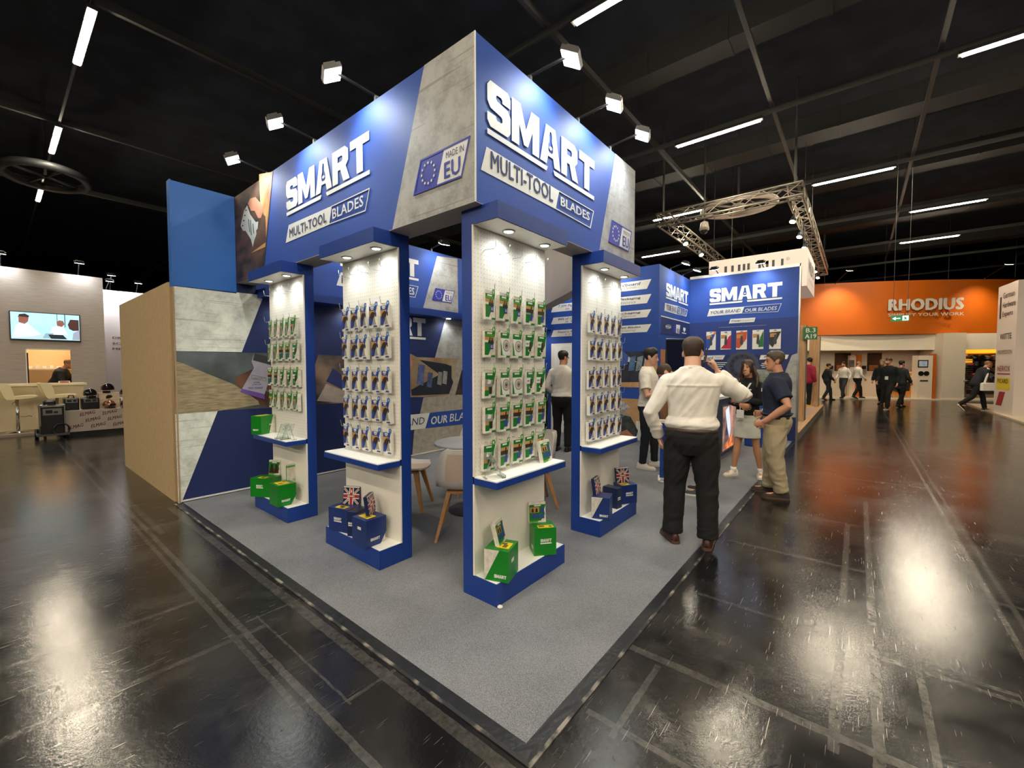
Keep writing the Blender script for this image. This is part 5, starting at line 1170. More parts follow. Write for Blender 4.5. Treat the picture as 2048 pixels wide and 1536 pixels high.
def truss(label, runs, z0, z1, s=.3):
    t = thing('lighting_truss', label, 'truss', (runs[0][0][0], runs[0][0][1], z0))
    for (a, b) in runs:
        a, b = Vector(a+(0,)), Vector(b+(0,)); d = (b-a).normalized(); n = Vector((-d.y, d.x, 0))*s; Ln = (b-a).length
        cs = [a+Vector((0,0,z0)), a+n+Vector((0,0,z0)), a+n+Vector((0,0,z1)), a+Vector((0,0,z1))]
        for c in cs: MB().cyl(c, c+d*Ln, .025, 8).build('chord', M_alu, t, True)
        k = 0; st = .42; mb = MB()
        while (k+1)*st <= Ln:
            p, q = d*(k*st), d*((k+1)*st); fl = k % 2
            for i, j in ((0, 1), (1, 2), (2, 3), (3, 0)):
                u, v = (i, j) if fl else (j, i)
                mb.cyl(cs[u]+p, cs[v]+q, .011, 5)
            k += 1
        mb.build('bracing', M_alu, t, kind='stuff')
    return t
X0, X1, Y0, Y1 = 10.85, 21.8, .15, 3.3
tr = truss('square aluminium lighting truss hanging over the neighbouring stand', [((X0+.3, Y0), (X0+.3, Y1+.3)), ((X0, Y0), (X1, Y0)), ((X0, Y1), (X1, Y1)), ((X1+.3, Y0), (X1+.3, Y1+.3))], 5.6, 5.9)
for x, y in ((X0+.15, Y0+.15), (X0+.15, Y1+.15), (X1, Y0+.15), (X1, Y1+.15)): MB().cyl((x, y, 5.9), (x, y, 8.4), .03, 8).build('suspension_chain', M_rail, tr)
def par_can(label, pos, aim, W=30):
    t = thing('stage_spotlight', label, 'spotlight', pos, group='truss spotlights')
    p = Vector(pos); d = (Vector(aim)-p).normalized()
    MB().tube([p-d*.12, p+d*.06], [.05, .075], 14).build('can', M_dgrey, t, True)
    MB().tube([p+d*.06, p+d*.066], [.07, .07], 14).build('lens', M_lamp_w, t)
    MB().tube([p+Vector((0, 0, 0)), (p.x, p.y, 5.59)], .012, 6).build('bracket', M_black, t)
for k, (x, y, lb) in enumerate(((12.5, Y1, 'first warm spotlight on the left truss arm'), (14.2, Y1, 'second warm spotlight on the left truss arm'), (16.2, Y1, 'third warm spotlight on the left truss arm'),
        (12.2, Y0+.3, 'upper spotlight on the right truss arm'), (13.9, Y0+.3, 'second spotlight on the right truss arm'), (15.4, Y0+.3, 'third spotlight on the right truss arm'), (18.5, Y0+.3, 'fourth spotlight on the right truss arm'), (19.8, Y0+.3, 'fifth spotlight on the right truss arm'), (21.3, Y0+.3, 'lowest spotlight on the right truss arm'))):
    par_can(lb, (x, y, 5.42), (x-1.5, 1.7 if y > 2 else 1.2, 2))
fn = thing('ring_fan', 'white ring shaped ceiling fan inside the truss', 'fan', (12.6, 1.85, 6.2))
mw = mat('pale_metal', '#c9bdb0', .5)
MB().tube([(12.6+.75*cos(t), 1.85+.95*sin(t), 6.2) for t in [2*pi*k/40 for k in range(41)]], .075, 10, cap=False).build('ring', mw, fn, True)
MB().lathe([(.16, -.06), (.16, .06), (.05, .1)], 18, c=(12.6, 1.85, 6.2)).build('hub', mw, fn, True)
for k in range(3): MB().tube([(12.6, 1.85, 6.2), (12.6+.72*cos(2.1*k+.4), 1.85+.92*sin(2.1*k+.4), 6.2)], .03, 8).build('spoke', mw, fn, True)
MB().cyl((12.6, 1.85, 6.28), (12.6, 1.85, 8.4), .03).build('drop_rod', M_rail, fn)
dk = thing('ring_fan', 'dark ring shaped ceiling fan at the left below the LED strips', 'fan', (-.25, 15.2, 6.4))
md_ = mat('dark_metal', '#26282a', .5)
MB().tube([(-.25+.75*cos(t), 15.2+.95*sin(t), 6.4) for t in [2*pi*k/40 for k in range(41)]], .1, 10, cap=False).build('ring', md_, dk, True)
for k in range(4): MB().tube([(-.25, 15.2, 6.4), (-.25+.72*cos(1.57*k+.4), 15.2+.92*sin(1.57*k+.4), 6.4)], .03, 8).build('spoke', md_, dk, True)
MB().cyl((-.25, 15.2, 6.4), (-.25, 15.2, 8.4), .03).build('drop_rod', M_rail, dk)
dc_ = thing('dome_camera', 'white dome camera hanging beside the ring fan', 'camera', (11.6, 2.5, 5.5))
MB().lathe([(.02, .32), (.1, .28), (.13, .1), (.12, .06)], 18, c=(11.6, 2.5, 5.35)).build('housing', mw, dc_, True)
MB().ell((11.6, 2.5, 5.4), (.1, .1, .1)).build('dome', mat('dome_glass', '#2a2a2a', .05), dc_, True)
MB().cyl((11.6, 2.5, 5.66), (11.6, 2.5, 8.4), .02).build('pole', M_rail, dc_)
ex = thing('exit_sign', 'green emergency exit sign with left arrow before the orange sign', 'sign', (14, -1.8, 2.74))
EX = Fr(14, 0, -90)
a, b = EX.px(1782, 643.5), EX.px(1819, 630)
EX.rect('plate', a, b, mat('exit_green', '#12713c', .4, emit=.4), ex, off=.03, th=.06)
w_, h_ = b[0]-a[0], b[1]-a[1]; g = lambda pts: [(a[0]+u*w_, a[1]+v*h_) for u, v in pts]
mwx = mat('exit_white', '#eafff2', .4, emit=.7)
EX.poly('arrow', g([(.06, .5), (.25, .8), (.25, .58), (.5, .58), (.5, .42), (.25, .42), (.25, .2)]), mwx, ex, px=False, off=.034)
EX.poly('doorway', g([(.62, .1), (.95, .1), (.95, .9), (.62, .9)]), mwx, ex, px=False, off=.034)
EX.poly('running_figure', g([(.66, .2), (.74, .42), (.72, .6), (.66, .6), (.66, .66), (.78, .7), (.84, .52), (.9, .52), (.9, .46), (.82, .44), (.86, .2), (.8, .2), (.78, .36), (.72, .2)]), mat('exit_green', '#12713c', .4), ex, px=False, off=.037)
for q in (.1, .9): MB().cyl((14, -(a[0]+w_*q), b[1]), (14, -(a[0]+w_*q), 8.4), .006, 6).build('suspension_wire', M_rail, ex)

# ------------------------------------------------------------------ orange stand at the far right
RF = Fr(24.1, .2, -62)
ro = thing('orange_sign_band', 'wide orange overhead sign band with RHODIUS lettering', 'sign', (24.1, .2, 3.2))
M_or = mat('orange_panel', '#c45f00', .55, var=.05, vs=1)
q = [RF.px(x, y, -.3) for x, y in ((1619, 669.6), (1807, 667.7), (2003, 666), (1619, 568), (1770, 562), (1906, 558), (2022, 564))]
zb = (q[0][1]+q[1][1]+q[2][1])/3; s0, s1 = q[0][0]-3.2, q[6][0]+1.5
n = 24; rg = []
prof = lambda s: -.3-.9*((s-(s0+s1)/2)/((s1-s0)/2))**2
zt = (q[4][1]+q[5][1])/2
for k in range(n+1):
    s = s0+(s1-s0)*k/n; o = prof(s)
    rg.append([RF.P(s, zb, o), RF.P(s, zt, o), RF.P(s, zt, o-.15), RF.P(s, zb, o-.15)])
MB().loft([r[::-1] for r in rg]).build('band', M_or, ro)
mt = mat('pale_sign_letters', '#cfcabd', .5)
a, b = RF.px(1776, 622, -.2), RF.px(1929, 597, -.2)
RF.text('RHODIUS', (a[0], a[1]), (b[0], b[1]+.06), mt, ro, -.2, False, bold=.06)
a2, b2 = RF.px(1776, 633.5, -.2), RF.px(1929, 626, -.2)
RF.text('SIMPLIFY YOUR WORK', (a2[0], a2[1]), (b2[0], b2[1]+.05), mt, ro, -.2, False, bold=.012)
c1 = RF.px(1603, 600, -.5)
RF.text('RHODIUS', (c1[0]-(b[0]-a[0]), a[1]), (c1[0], b[1]+.06), mt, ro, -.55, False, bold=.035)
RF.text('SIMPLIFY YOUR WORK', (c1[0]-(b[0]-a[0]), a2[1]), (c1[0], b2[1]), mt, ro, -.55, False)
for k in range(5):
    p = RF.P(s0+(s1-s0)*(k+.5)/5, zt, -.4); MB().cyl(p, p+Vector((0, 0, 8.4-zt)), .01, 6).build('suspension_wire', M_rail, ro)
for s, lb in ((RF.px(1680, 560)[0], 'warm spotlight over the left half of the orange band'), (RF.px(1985, 560)[0], 'warm spotlight over the right end of the orange band')):
    p = RF.P(s, zt+.35, .75); flood(lb, tuple(p), tuple(RF.P(s, zb, -.3)), tuple(RF.P(s, zt, -.4)), FLOOD_W*13, size=.22, warm=True, group='spotlights of the orange sign', spot=60)
rw = thing('wall_orange_stand', 'cream back wall under the orange sign band', 'wall', tuple(RF.P(2, 0, -1.5)), kind='structure')
M_rw = mat('warm_white_wall', '#e3d3bd', .6, var=.03, vs=1)
def rbox(nm, sa, sb, za, zb_, oa, ob, m, parent, **k):
    c = [RF.P(s, z, o) for z in (za, zb_) for s, o in ((sa, oa), (sb, oa), (sb, ob), (sa, ob))]
    return MB().loft([c[:4], c[4:]]).build(nm, m, parent, **k)
rbox('panel', s0, s1, 0, zb+.05, -1.6, -1.75, M_rw, rw)
rbox('upper_board', s0, s1, zb-.75, zb, -.55, -.6, mat('upper_cream_board', '#e8ddca', .6), rw)
tag(rbox('stand_platform', s0, s1, 0, .06, 0, -1.58, M_rw, None), 'cream raised floor under the orange sign band', 'platform')
R = lambda x, y, o=-1.58: RF.px(x, y, o)
def rr(nm, x0, y0, x1, y1, o, m, parent, th=.02):
    a, b = R(x0, y1, o), R(x1, y0, o); return rbox(nm, a[0], b[0], a[1], b[1], o, o-th, m, parent)
def rt(nm, label, cat, x, y, group=None):
    p = R(x, y, -1); return thing(nm, label, cat, tuple(RF.P(p[0], 0, -1)), group=group)
for x0, x1, lb in ((1669, 1702, 'left one of two brown posters on the cream wall'), (1734, 1764, 'right one of two brown posters on the cream wall')):
    t = rt('wall_poster', lb, 'poster', x0, 742, 'brown posters'); rr('sheet', x0, 706, x1, 742, -1.58, mat('poster_brown', '#5b3a22', .5, col2='#2c1c12', vs=1.5), t); rr('printed_tool', x0+4, 730, x1-8, 741, -1.57, mat('poster_orange', '#a4632f', .5), t, .005)
t = rt('pillar', 'pale square pillar at right under the orange band', 'pillar', 1895, 800); a, b = R(1882, 800, -.05), R(1928, 800, -.05); rbox('pillar', a[0], b[0], 0, zb, -.05, -1.5, mat('pillar_cream', '#ddd0ba', .6), t)
t = rt('kiosk', 'white kiosk with small screen and two round holes', 'kiosk', 1850, 798); a, b = R(1834, 798, -.1), R(1863, 798, -.1)
rbox('body', a[0], b[0], .0, R(1850, 711, -.1)[1], -.1, -.5, M_rw, t); rr('screen', 1836, 720, 1857, 735, -.09, M_black, t); rr('picture', 1838, 722, 1855, 733, -.085, mat('kiosk_picture', '#8d9aa0', .4, emit=.3, var=.3, vs=6), t, .004)
for x in (1842, 1853): p = R(x, 747, -.09); MB().cyl(RF.P(p[0], p[1], -.1), RF.P(p[0], p[1], -.08), .11, 18).build('round_opening', M_black, t)
rr('grille', 1840, 760, 1856, 763, -.09, M_dgrey, t)
t = rt('orange_post', 'slim orange post beside the white kiosk', 'post', 1866, 798); a, b = R(1864, 798, -.1), R(1870, 798, -.1); rbox('post', a[0], b[0], 0, R(1866, 708, -.1)[1], -.1, -.4, M_or, t)
t = rt('orange_post', 'slim orange post behind the two men in white shirts', 'post', 1718, 798); a, b = R(1714, 798, -1), R(1721, 798, -1); rbox('post', a[0], b[0], 0, R(1718, 709, -1)[1], -1, -1.3, M_or, t)
t = rt('info_kiosk', 'white kiosk with picture screen behind the men in white shirts', 'kiosk', 1705, 798); rr('body', 1698, 711, 1712, 797, -1.2, M_rw, t, .2); rr('screen', 1697, 720, 1709, 734, -1.18, mat('kiosk_face', '#6d6258', .4, var=.4, vs=8), t)
for x, lb in ((1660, 'left yellow and black product display on the cream wall'), (1726, 'right grey product display on the cream wall')):
    t = rt('product_display', lb, 'display', x, 745, 'small wall displays'); rr('board', x-5, 731, x+7, 748, -1.5, M_grey_ink, t, .05); rr('dark_print', x-2, 732, x+6, 738, -1.48, M_black, t); 
    if x < 1700: rr('yellow_flag', x-8, 731, x-1, 741, -1.45, M_yellow, t)
for x0, x1, lb in ((1869, 1883, 'dark product shelf rack with orange lit header beside the kiosk'), (1936, 2001, 'wide dark product rack with orange lit headers behind the walking man')):
    t = rt('product_rack', lb, 'rack', x0, 785, 'product racks'); rr('back', x0, 708, x1, 788, -1.3, mat('dark_rack', '#3b342c', .6, col2='#1b1815', vs=5), t, .1)
    rr('lit_header', x0-12 if x0 < 1900 else x0, 697, x1+2, 706, -1.1, mat('lit_orange_header', '#ff9d1e', .5, emit=1.1), t, .3)
    random.seed(x0)
    for r in range(6):
        for c in range(3 if x1-x0 < 20 else 11):
            xx = x0+3+c*((x1-x0-4)/(3 if x1-x0 < 20 else 11)); yy = 715+r*12
            if xx < x1-2: p = R(xx, yy, -1.2); MB().cyl(RF.P(p[0], p[1], -1.28), RF.P(p[0], p[1], -1.12), random.uniform(.06, .13), 12).build('hanging_disc', [M_black, M_dgrey, M_grey_ink, mat('rust_disc', '#6d3a1e', .5)][random.randrange(4)], t)
random.seed(11)
t = rt('wire_rack', 'rotating wire rack with orange header before the product rack', 'rack', 1932, 795); p = R(1932, 795, -.2)
C0 = RF.P(p[0], 0, -.4)
rr('header', 1920, 719, 1945, 727, -.3, mat('lit_orange_header', '#ff9d1e', .5), t, .1); MB().cyl(C0+Vector((0,0,.1)), C0+Vector((0,0,2.2)), .04).build('column', M_silver, t)
mb = MB()
for k in range(16): mb.lathe([(.3, 0), (.31, .02), (.3, .04)], 14, c=(C0.x, C0.y, .5+.1*k))
mb.build('wire_ring', M_silver, t, kind='stuff')
for k in range(10): MB().ell((C0.x+.28*sin(k*2.4)-.1, C0.y+.28*cos(k*2.4)-.05, .6+.15*k), (.1, .1, .06), 10, 6).build('hanging_disc', [M_dgrey, M_red_ink, M_silver][k % 3], t)
for sx in (-.35, .35): MB().cyl(C0+RF.u*sx+Vector((0,0,.06)), C0+RF.u*sx+Vector((0,0,.14)), .05).build('wheel', M_silver, t)
MB().tube([C0+RF.u*-.4+Vector((0,0,.14)), C0+RF.u*.4+Vector((0,0,.14))], .03, 8).build('base', M_silver, t)
t = rt('pallet_display', 'orange pallet display with yellow banner and black disc picture', 'display', 1805, 790)
a, b = R(1785, 790, -.5), R(1827, 790, -.5); zz = lambda y: R(1805, y, -.5)[1]
rbox('carton_stack', a[0], b[0], .2, zz(742), -.5, -1.2, mat('orange_cartons', '#d9822a', .55, var=.1, vs=3), t); rbox('pallet', a[0], b[0], 0, .2, -.5, -1.2, M_timber, t)
for k in range(4): rr('white_band', 1812, 744+8*k, 1826, 746+8*k, -.495, M_card, t, .004)
def rp_(nm, pts, m, o): MB().flat([[R(x, y, o) for x, y in pts]], RF.P, o-.01, o).build(nm, m, t)
rp_('yellow_banner', [(1788, 749), (1821, 751), (1820, 761), (1807, 766), (1788, 761)], M_yellow, -.48); rp_('black_panel', [(1788, 761), (1807, 767), (1822, 761), (1819, 782), (1789, 782)], M_black, -.48)
p = R(1795, 773, -.47)
for k, (rr_, m) in enumerate(((.26, M_dgrey), (.18, M_black), (.12, M_grey_ink), (.05, M_black))): MB().cyl(RF.P(p[0], p[1], -.47), RF.P(p[0], p[1], -.465+.004*k), rr_, 20).build('printed_disc', m, t)
t = rt('stacked_goods', 'pile of brown goods beside the pallet display', 'goods', 1830, 785)
for k in range(8): 
    p = R(1830, 742+6*k, -.7); MB().ell(RF.P(p[0]+.05*(k % 2), p[1], -.75), (.13, .13, .1), 10, 6).build('pack', [M_red_ink, M_brown_ink, M_dgrey][k % 3], t)

# white advertising tower at the right edge
wt = thing('advertising_tower', 'white advertising tower with brand marks at the right edge', 'tower', (18.24, -4.64, 0))
T1, T0, TH = Vector((19.73, -4.5, 0)), Vector((18.24, -4.64, 0)), 4.15
T2 = T0+Vector((.35, -1.6, 0)); T3 = T2+(T1-T0)
MB().loft([[v+Vector((0, 0, z)) for v in (T0, T2, T3, T1)] for z in (.05, TH)]).build('body', mat('tower_white', '#dccfc4', .5), wt)
d = T0-T1; TF = Fr(T1.x, T1.y, math.degrees(math.atan2(d.y, d.x))); Ln = d.length
ink = lambda n, c: mat('tower_'+n, c, .5)
for k, (tx, za, zb_, xa, xb, c) in enumerate((('German', 3.72, 3.9, .28, .86, '#3a3436'), ('Hardware', 3.42, 3.6, .28, .92, '#3a3436'), ('Experts', 3.1, 3.3, .28, .82, '#3a3436'), ('WITTE', 2.42, 2.6, .2, .8, '#3c3836'), ('PROFESSION', 1.95, 2.08, .12, .86, '#8d7a5c'), ('NERIOX', 1.4, 1.58, .14, .8, '#9b3b3f'))):
    TF.text(tx, (Ln*xa, za), (Ln*xb, zb_), ink(tx, c), wt, .006, False, bold=.015)
TF.rect('black_bar', (Ln*.12, 3.1), (Ln*.2, 3.8), M_black, wt, off=.005); TF.rect('red_line', (Ln*.14, 1.3), (Ln*.8, 1.34), M_red_ink, wt, off=.005)
TF.rect('yellow_block', (Ln*.12, .72+.1), (Ln*.8, 1.2), M_yellow, wt, off=.005); TF.text('PICARD', (Ln*.18, 1.02), (Ln*.74, 1.16), M_dgrey, wt, .009, False, bold=.02)
TF.poly('red_block', [(Ln*.12, .1+.2), (Ln*.42, .3), (Ln*.6, .75), (Ln*.3, .75)], M_red_ink, wt, px=False, off=.005)
tag(MB().box((13.2, -9, 0), (24, -4.47, .05)).build('stand_platform', mat('cream_platform', '#c8b79c', .5)), 'cream raised floor under the white advertising tower', 'platform')
# ------------------------------------------------------------------ people
M_skin = mat('skin', '#c08a6c', .5, var=.06, vs=9); M_skin_t = mat('tanned_skin', '#b98463', .5, var=.06, vs=9); M_skin_p = mat('fair_skin', '#c99a80', .5, var=.06, vs=9)
def cloth(n, c, rough=.85, b=.35): return mat(n, c, rough, var=.07, vs=7, bump=b, bs=14)
WORK = bpy.data.scenes.new('work')          # empty scratch scene, so that shaping one body does not re-evaluate the hall
def remesh(mb, name, m, vox, it=4, wr=0, wf=(11, 11, 16), seed=0, yoke=0):
    me = mb.mesh('tmp', m); o = bpy.data.objects.new('tmp', me); WORK.collection.objects.link(o)
    r = o.modifiers.new('r', 'REMESH'); r.mode = 'VOXEL'; r.voxel_size = vox
    s = o.modifiers.new('s', 'SMOOTH'); s.factor = .5; s.iterations = it
    vl = WORK.view_layers[0]; vl.update(); dg = vl.depsgraph; m2 = bpy.data.meshes.new_from_object(o.evaluated_get(dg))
    bpy.data.objects.remove(o); bpy.data.meshes.remove(me); m2.name = name
    if wr:
        zl = min(v.co.z for v in m2.vertices); wz_ = lambda z: max(0, min(1, 1-(z-zl)/.3))
        co = [v.co.copy() for v in m2.vertices]; nm_ = [v.vector.copy() for v in m2.vertex_normals]; out = []
        for p, n_ in zip(co, nm_):
            q = Vector((p.x*wf[0]+seed, p.y*wf[1], p.z*wf[2])); q2 = Vector((p.x*25+p.z*14+seed, p.y*25-p.z*9, p.z*7))
            q3 = Vector((p.x*6+seed, p.y*12+p.z*7, p.z*3.6))
            d_ = .45-abs(noise.noise(q3)); e_ = .4-abs(noise.noise(Vector((p.x*5, p.y*4+seed, p.z*19+p.y*5))))
            w_ = wz_(p.z)
            out.extend(p+n_*wr*((1-w_)*1.9*d_+w_*1.7*e_+.3*noise.noise(q)+(yoke and p.x < .02 and abs(p.y) < .2 and .55*math.exp(-((p.z-yoke)/.007)**2))))
        m2.vertices.foreach_set('co', out)
    m2.polygons.foreach_set('use_smooth', [True]*len(m2.polygons)); m2.update()
    return m2
HR = [(-.118, .078, -.03, .020), (-.108, .088, -.012, .036), (-.085, .092, .0, .050), (-.06, .0915, -.03, .0575), (-.03, .0905, -.07, .0645), (0, .087, -.09, .0695), (.03, .0925, -.099, .0735), (.06, .0865, -.1, .0735), (.085, .07, -.088, .0655), (.105, .046, -.064, .0475), (.118, .018, -.03, .021)]
def head_ring(z, n=30, off=0.):
    for i in range(len(HR)-1):
        if HR[i][0] <= z <= HR[i+1][0]: break
    a, b = HR[i], HR[i+1]; k = max(0, min(1, (z-a[0])/(b[0]-a[0])))
    f, bk, hw = [a[j]+(b[j]-a[j])*k for j in (1, 2, 3)]
    c = (f+bk)/2; r = (f-bk)/2
    out = []
    for j in range(n):
        t = 2*pi*j/n; ct, s_ = cos(t), sin(t)
        out.append(Vector((c+(r+off)*(abs(ct)**.9)*(1 if ct > 0 else -1), (hw+off)*(abs(s_)**.95)*(1 if s_ > 0 else -1), z)))
    return out
def hand(mb, w_, d, n, side, curl=.5, k=1.0, spread=0):
    d = Vector(d).normalized(); n = Vector(n); n = (n-d*n.dot(d)).normalized(); s = d.cross(n)*side; w_ = Vector(w_)
    mb.tube([w_-d*.02*k, w_+d*.015*k, w_+d*.05*k, w_+d*.088*k], [r*k for r in (.026, .031, .04, .04)], 12, flat=.42, ref=n, round_=True)
    for i, L in enumerate((.07, .079, .073, .056)):
        p = w_+d*.08*k+s*(.034-.0228*i)*k; dd = (d+s*(.09-.06*i+spread*(1.5-i)*.1)).normalized(); pts = [p-dd*.02*k]; ang = 0
        pts.append(p); ax = s
        for seg in (.42, .33, .25):
            ang += curl*.75; v = (dd*cos(ang)+n*sin(ang)); p = p+v*L*seg*k; pts.append(p)
        mb.tube(pts, [r*k for r in (.009, .009, .0086, .008, .007)], 8, round_=True)
    p = w_+d*.02*k+s*.026*k; v1 = (d*.72+s*.62+n*.25).normalized(); v2 = (d*.9+s*.15+n*(.2+curl*.5)).normalized()
    mb.tube([p, p+v1*.042*k, p+v1*.042*k+v2*.032*k, p+v1*.042*k+v2*.055*k], [r*k for r in (.015, .0125, .011, .0085)], 8, round_=True)
def person(label, loc, rz, h, pose, C, vox=.008, group=None, face=True):
    k = h/1.8; g = pose.get
    lean = RD(g('lean', 0)); tw = RD(g('twist', 0)); wide = g('wide', 1.0); deep = g('deep', 1.0)
    def T(p):
        x, y, z = p
        if z > .95:
            a = lean*min(1, (z-.95)/.25); dz = z-.95; x2 = x*cos(a)+dz*sin(a); z2 = .95-x*sin(a)+dz*cos(a); t = tw*min(1, (z-.95)/.3)
            x, y, z = x2*cos(t)-y*sin(t), x2*sin(t)+y*cos(t), z2
        return Vector((x, y, z))*k
    V = lambda p: Vector(p)*k
    # spine rings: z, centre x, half depth, half width
    SP = g('torso') or [(.84, -.005, .085, .12), (.87, -.01, .112, .155), (.94, -.012, .118, .172), (1.02, -.004, .108, .158), (1.10, .0, .1, .147), (1.2, .004, .106, .153), (1.31, .006, .116, .17), (1.37, .0, .113, .176), (1.415, -.006, .102, .168), (1.445, -.01, .09, .145), (1.47, -.012, .078, .112), (1.495, -.014, .066, .082), (1.515, -.014, .06, .066)]
    def ring(z, cx, a, b, f=0., n=26, sq=.9):
        out = []
        for j in range(n):
            t = 2*pi*j/n; ct, st_ = cos(t), sin(t)
            out.append(T((cx+(a*deep+f)*abs(ct)**sq*(1 if ct > 0 else -1), (b*wide+f)*abs(st_)**sq*(1 if st_ > 0 else -1), z)))
        return out
    shy = .168*wide
    J = {}
    for s, nm in ((1, 'L'), (-1, 'R')):
        J['sh'+nm] = T(g('sh'+nm) or (-.005, shy*s, 1.405))
        J['el'+nm] = V(g('el'+nm) or (-.03, .25*s*wide, 1.14)); J['wr'+nm] = V(g('wr'+nm) or (.05, .25*s*wide, .9))
        J['hip'+nm] = V((0, .088*s*wide, .9)); J['kn'+nm] = V(g('kn'+nm) or (.02, .1*s, .5)); J['an'+nm] = V(g('an'+nm) or (-.01, .105*s, .085))
    hp = T(g('headpos') or (.03, 0, 1.655)); hyaw, hpit, hrol = [RD(a) for a in g('head', (0, 0, 0))]
    HM = Matrix.Translation(hp) @ Matrix.Rotation(hyaw, 4, 'Z') @ Matrix.Rotation(hpit, 4, 'Y') @ Matrix.Rotation(hrol, 4, 'X') @ Matrix.Scale(k*g('headscale', 1.0), 4)
    b = MB()
    b.loft([ring(z, c, a, w_, -.012) for z, c, a, w_ in SP])
    nk = g('neckr', .056)
    b.tube([T((-.015, 0, 1.44)), T((-.012, 0, 1.5)), (T((0, 0, 1.55))+hp*.0), hp+(T((0, 0, 1.5))-hp)*.25], [.075*k, nk*1.05*k, nk*k, nk*k], 16)
    zs = [-.118+.236*i/22 for i in range(23)]
    b.loft([[HM @ q for q in head_ring(z)] for z in zs])
    b.tube([HM @ Vector(q) for q in ((.083, 0, .022), (.096, 0, -.005), (.108, 0, -.03))], [.008*k, .011*k, .0145*k], 10, round_=True)
    b.tube([HM @ Vector(q) for q in ((.093, -.014, -.036), (.093, .014, -.036))], .010*k, 8, round_=True)
    b.tube([HM @ Vector(q) for q in ((.088, -.022, -.066), (.0955, 0, -.062), (.088, .022, -.066))], .0075*k, 8, round_=True)
    for s in (1, -1): b.ell(HM @ Vector((-.012, .076*s, -.01)), (.017*k, .008*k, .029*k), 10, 7, mx=(HM.to_3x3().normalized() @ Matrix.Rotation(.35*s, 3, 'Z')))
    for nm, s in (('L', 1), ('R', -1)):
        S_, E_, W_ = J['sh'+nm], J['el'+nm], J['wr'+nm]; q = g('armr', 1.0)*k
        b.tube([S_, S_.lerp(E_, .35), S_.lerp(E_, .8), E_, E_.lerp(W_, .3), E_.lerp(W_, .75), W_], [r*q for r in (.058, .052, .043, .041, .042, .032, .027)], 14, round_=True)
        hd = g('hand'+nm)
        if hd is None: dd = (W_-E_).normalized(); hd = (dd, Vector((0, -s, 0)), .45)
        if hd != 0: hand(b, W_, hd[0], hd[1], s if len(hd) < 4 else hd[3], hd[2], k)
        H_, K_, A_ = J['hip'+nm], J['kn'+nm], J['an'+nm]; q = g('legr', 1.0)*k
        b.tube([H_, H_.lerp(K_, .4), H_.lerp(K_, .85), K_, K_.lerp(A_, .3), K_.lerp(A_, .8), A_], [r*q for r in (.086, .078, .058, .054, .056, .037, .036)], 14, round_=True)
        fy = RD(g('foot'+nm, 8*s)); fd = Vector((cos(fy), sin(fy), 0))
        b.tube([A_-fd*.03*k+Vector((0, 0, -.035*k)), A_+fd*.06*k+Vector((0, 0, -.04*k)), A_+fd*.15*k+Vector((0, 0, -.05*k))], [.034*k, .036*k, .028*k], 10, round_=True)
    me = remesh(b, 'person', C.get('skin', M_skin), vox, 3)
    root = bpy.data.objects.new('person', me); COL.objects.link(root); root.location = loc; root.rotation_euler = (0, 0, rz)
    tag(root, label, 'person', group)
    seed = hash_(label)
    def child(mb, nm, m, vx=None, it=3, wr=0, **kw):
        mm = remesh(mb, nm, m, vx or vox*1.25, it, wr, seed=seed, **kw); o = bpy.data.objects.new(nm, mm); COL.objects.link(o); o.parent = root; return o
    # top garment
    t = C.get('top')
    if t:
        mb = MB(); f = t.get('fat', .014); hem = t.get('hem', .9)
        rs = [q for q in SP if q[0] > hem-.001]
        r0 = min(SP, key=lambda q: abs(q[0]-hem)); rr_ = [(hem, r0[1], r0[2]+t.get('flare', 0), r0[3]+t.get('flare', 0))]+[q for q in rs if q[0] > hem+.02]
        if t.get('puff'): rr_.insert(1, (hem+.035, rr_[0][1], rr_[0][2]+t['puff'], rr_[0][3]+t['puff']))
        top = rr_[-1]; mb.loft([ring(z, c, a, w_, f) for z, c, a, w_ in rr_])
        for nm in 'LR':
            S_, E_, W_ = J['sh'+nm], J['el'+nm], J['wr'+nm]; q = k*t.get('sleeve_r', 1.0)*g('armr', 1.0)
            if t.get('sleeve') == 'short': mb.tube([S_, S_.lerp(E_, .3), S_.lerp(E_, .62), S_.lerp(E_, .72)], [r*q for r in (.072, .07, .066, .067)], 16, round_=False)
            elif t.get('sleeve') == 'long': mb.tube([S_, S_.lerp(E_, .35), S_.lerp(E_, .8), E_, E_.lerp(W_, .3), E_.lerp(W_, .7), E_.lerp(W_, .94), E_.lerp(W_, .98)], [r*q for r in (.063, .061, .055, .051, .05, .045, .038, .036)], 16, round_=False)
            mb.ell(S_, (.059*q, .059*q, .059*q), 14, 9)
        child(mb, t.get('name', 'shirt'), t['m'], wr=t.get('wr', .006)*k, yoke=t.get('yoke', 0)*k)
        if t.get('collar'):
            mb = MB(); z0 = 1.475; R_ = lambda z, e: [T((-.012+(.062+e)*cos(2*pi*j/20)*(1.0), (.066+e)*sin(2*pi*j/20), z+.012*cos(2*pi*j/20)*-1)) for j in range(20)]
            mb.loft([R_(z0, .012), R_(z0+.045, .004), R_(z0+.048, -.002), R_(z0+.002, .004)], 0, False); mb.loft([R_(z0+.048, .006), R_(z0+.02, .018), R_(z0+.012, .018), R_(z0+.04, .002)], 0, False)
            o = mb.build('collar', t.get('collar_m', t['m']), None, True); o.parent = root
    bt = C.get('bottom')
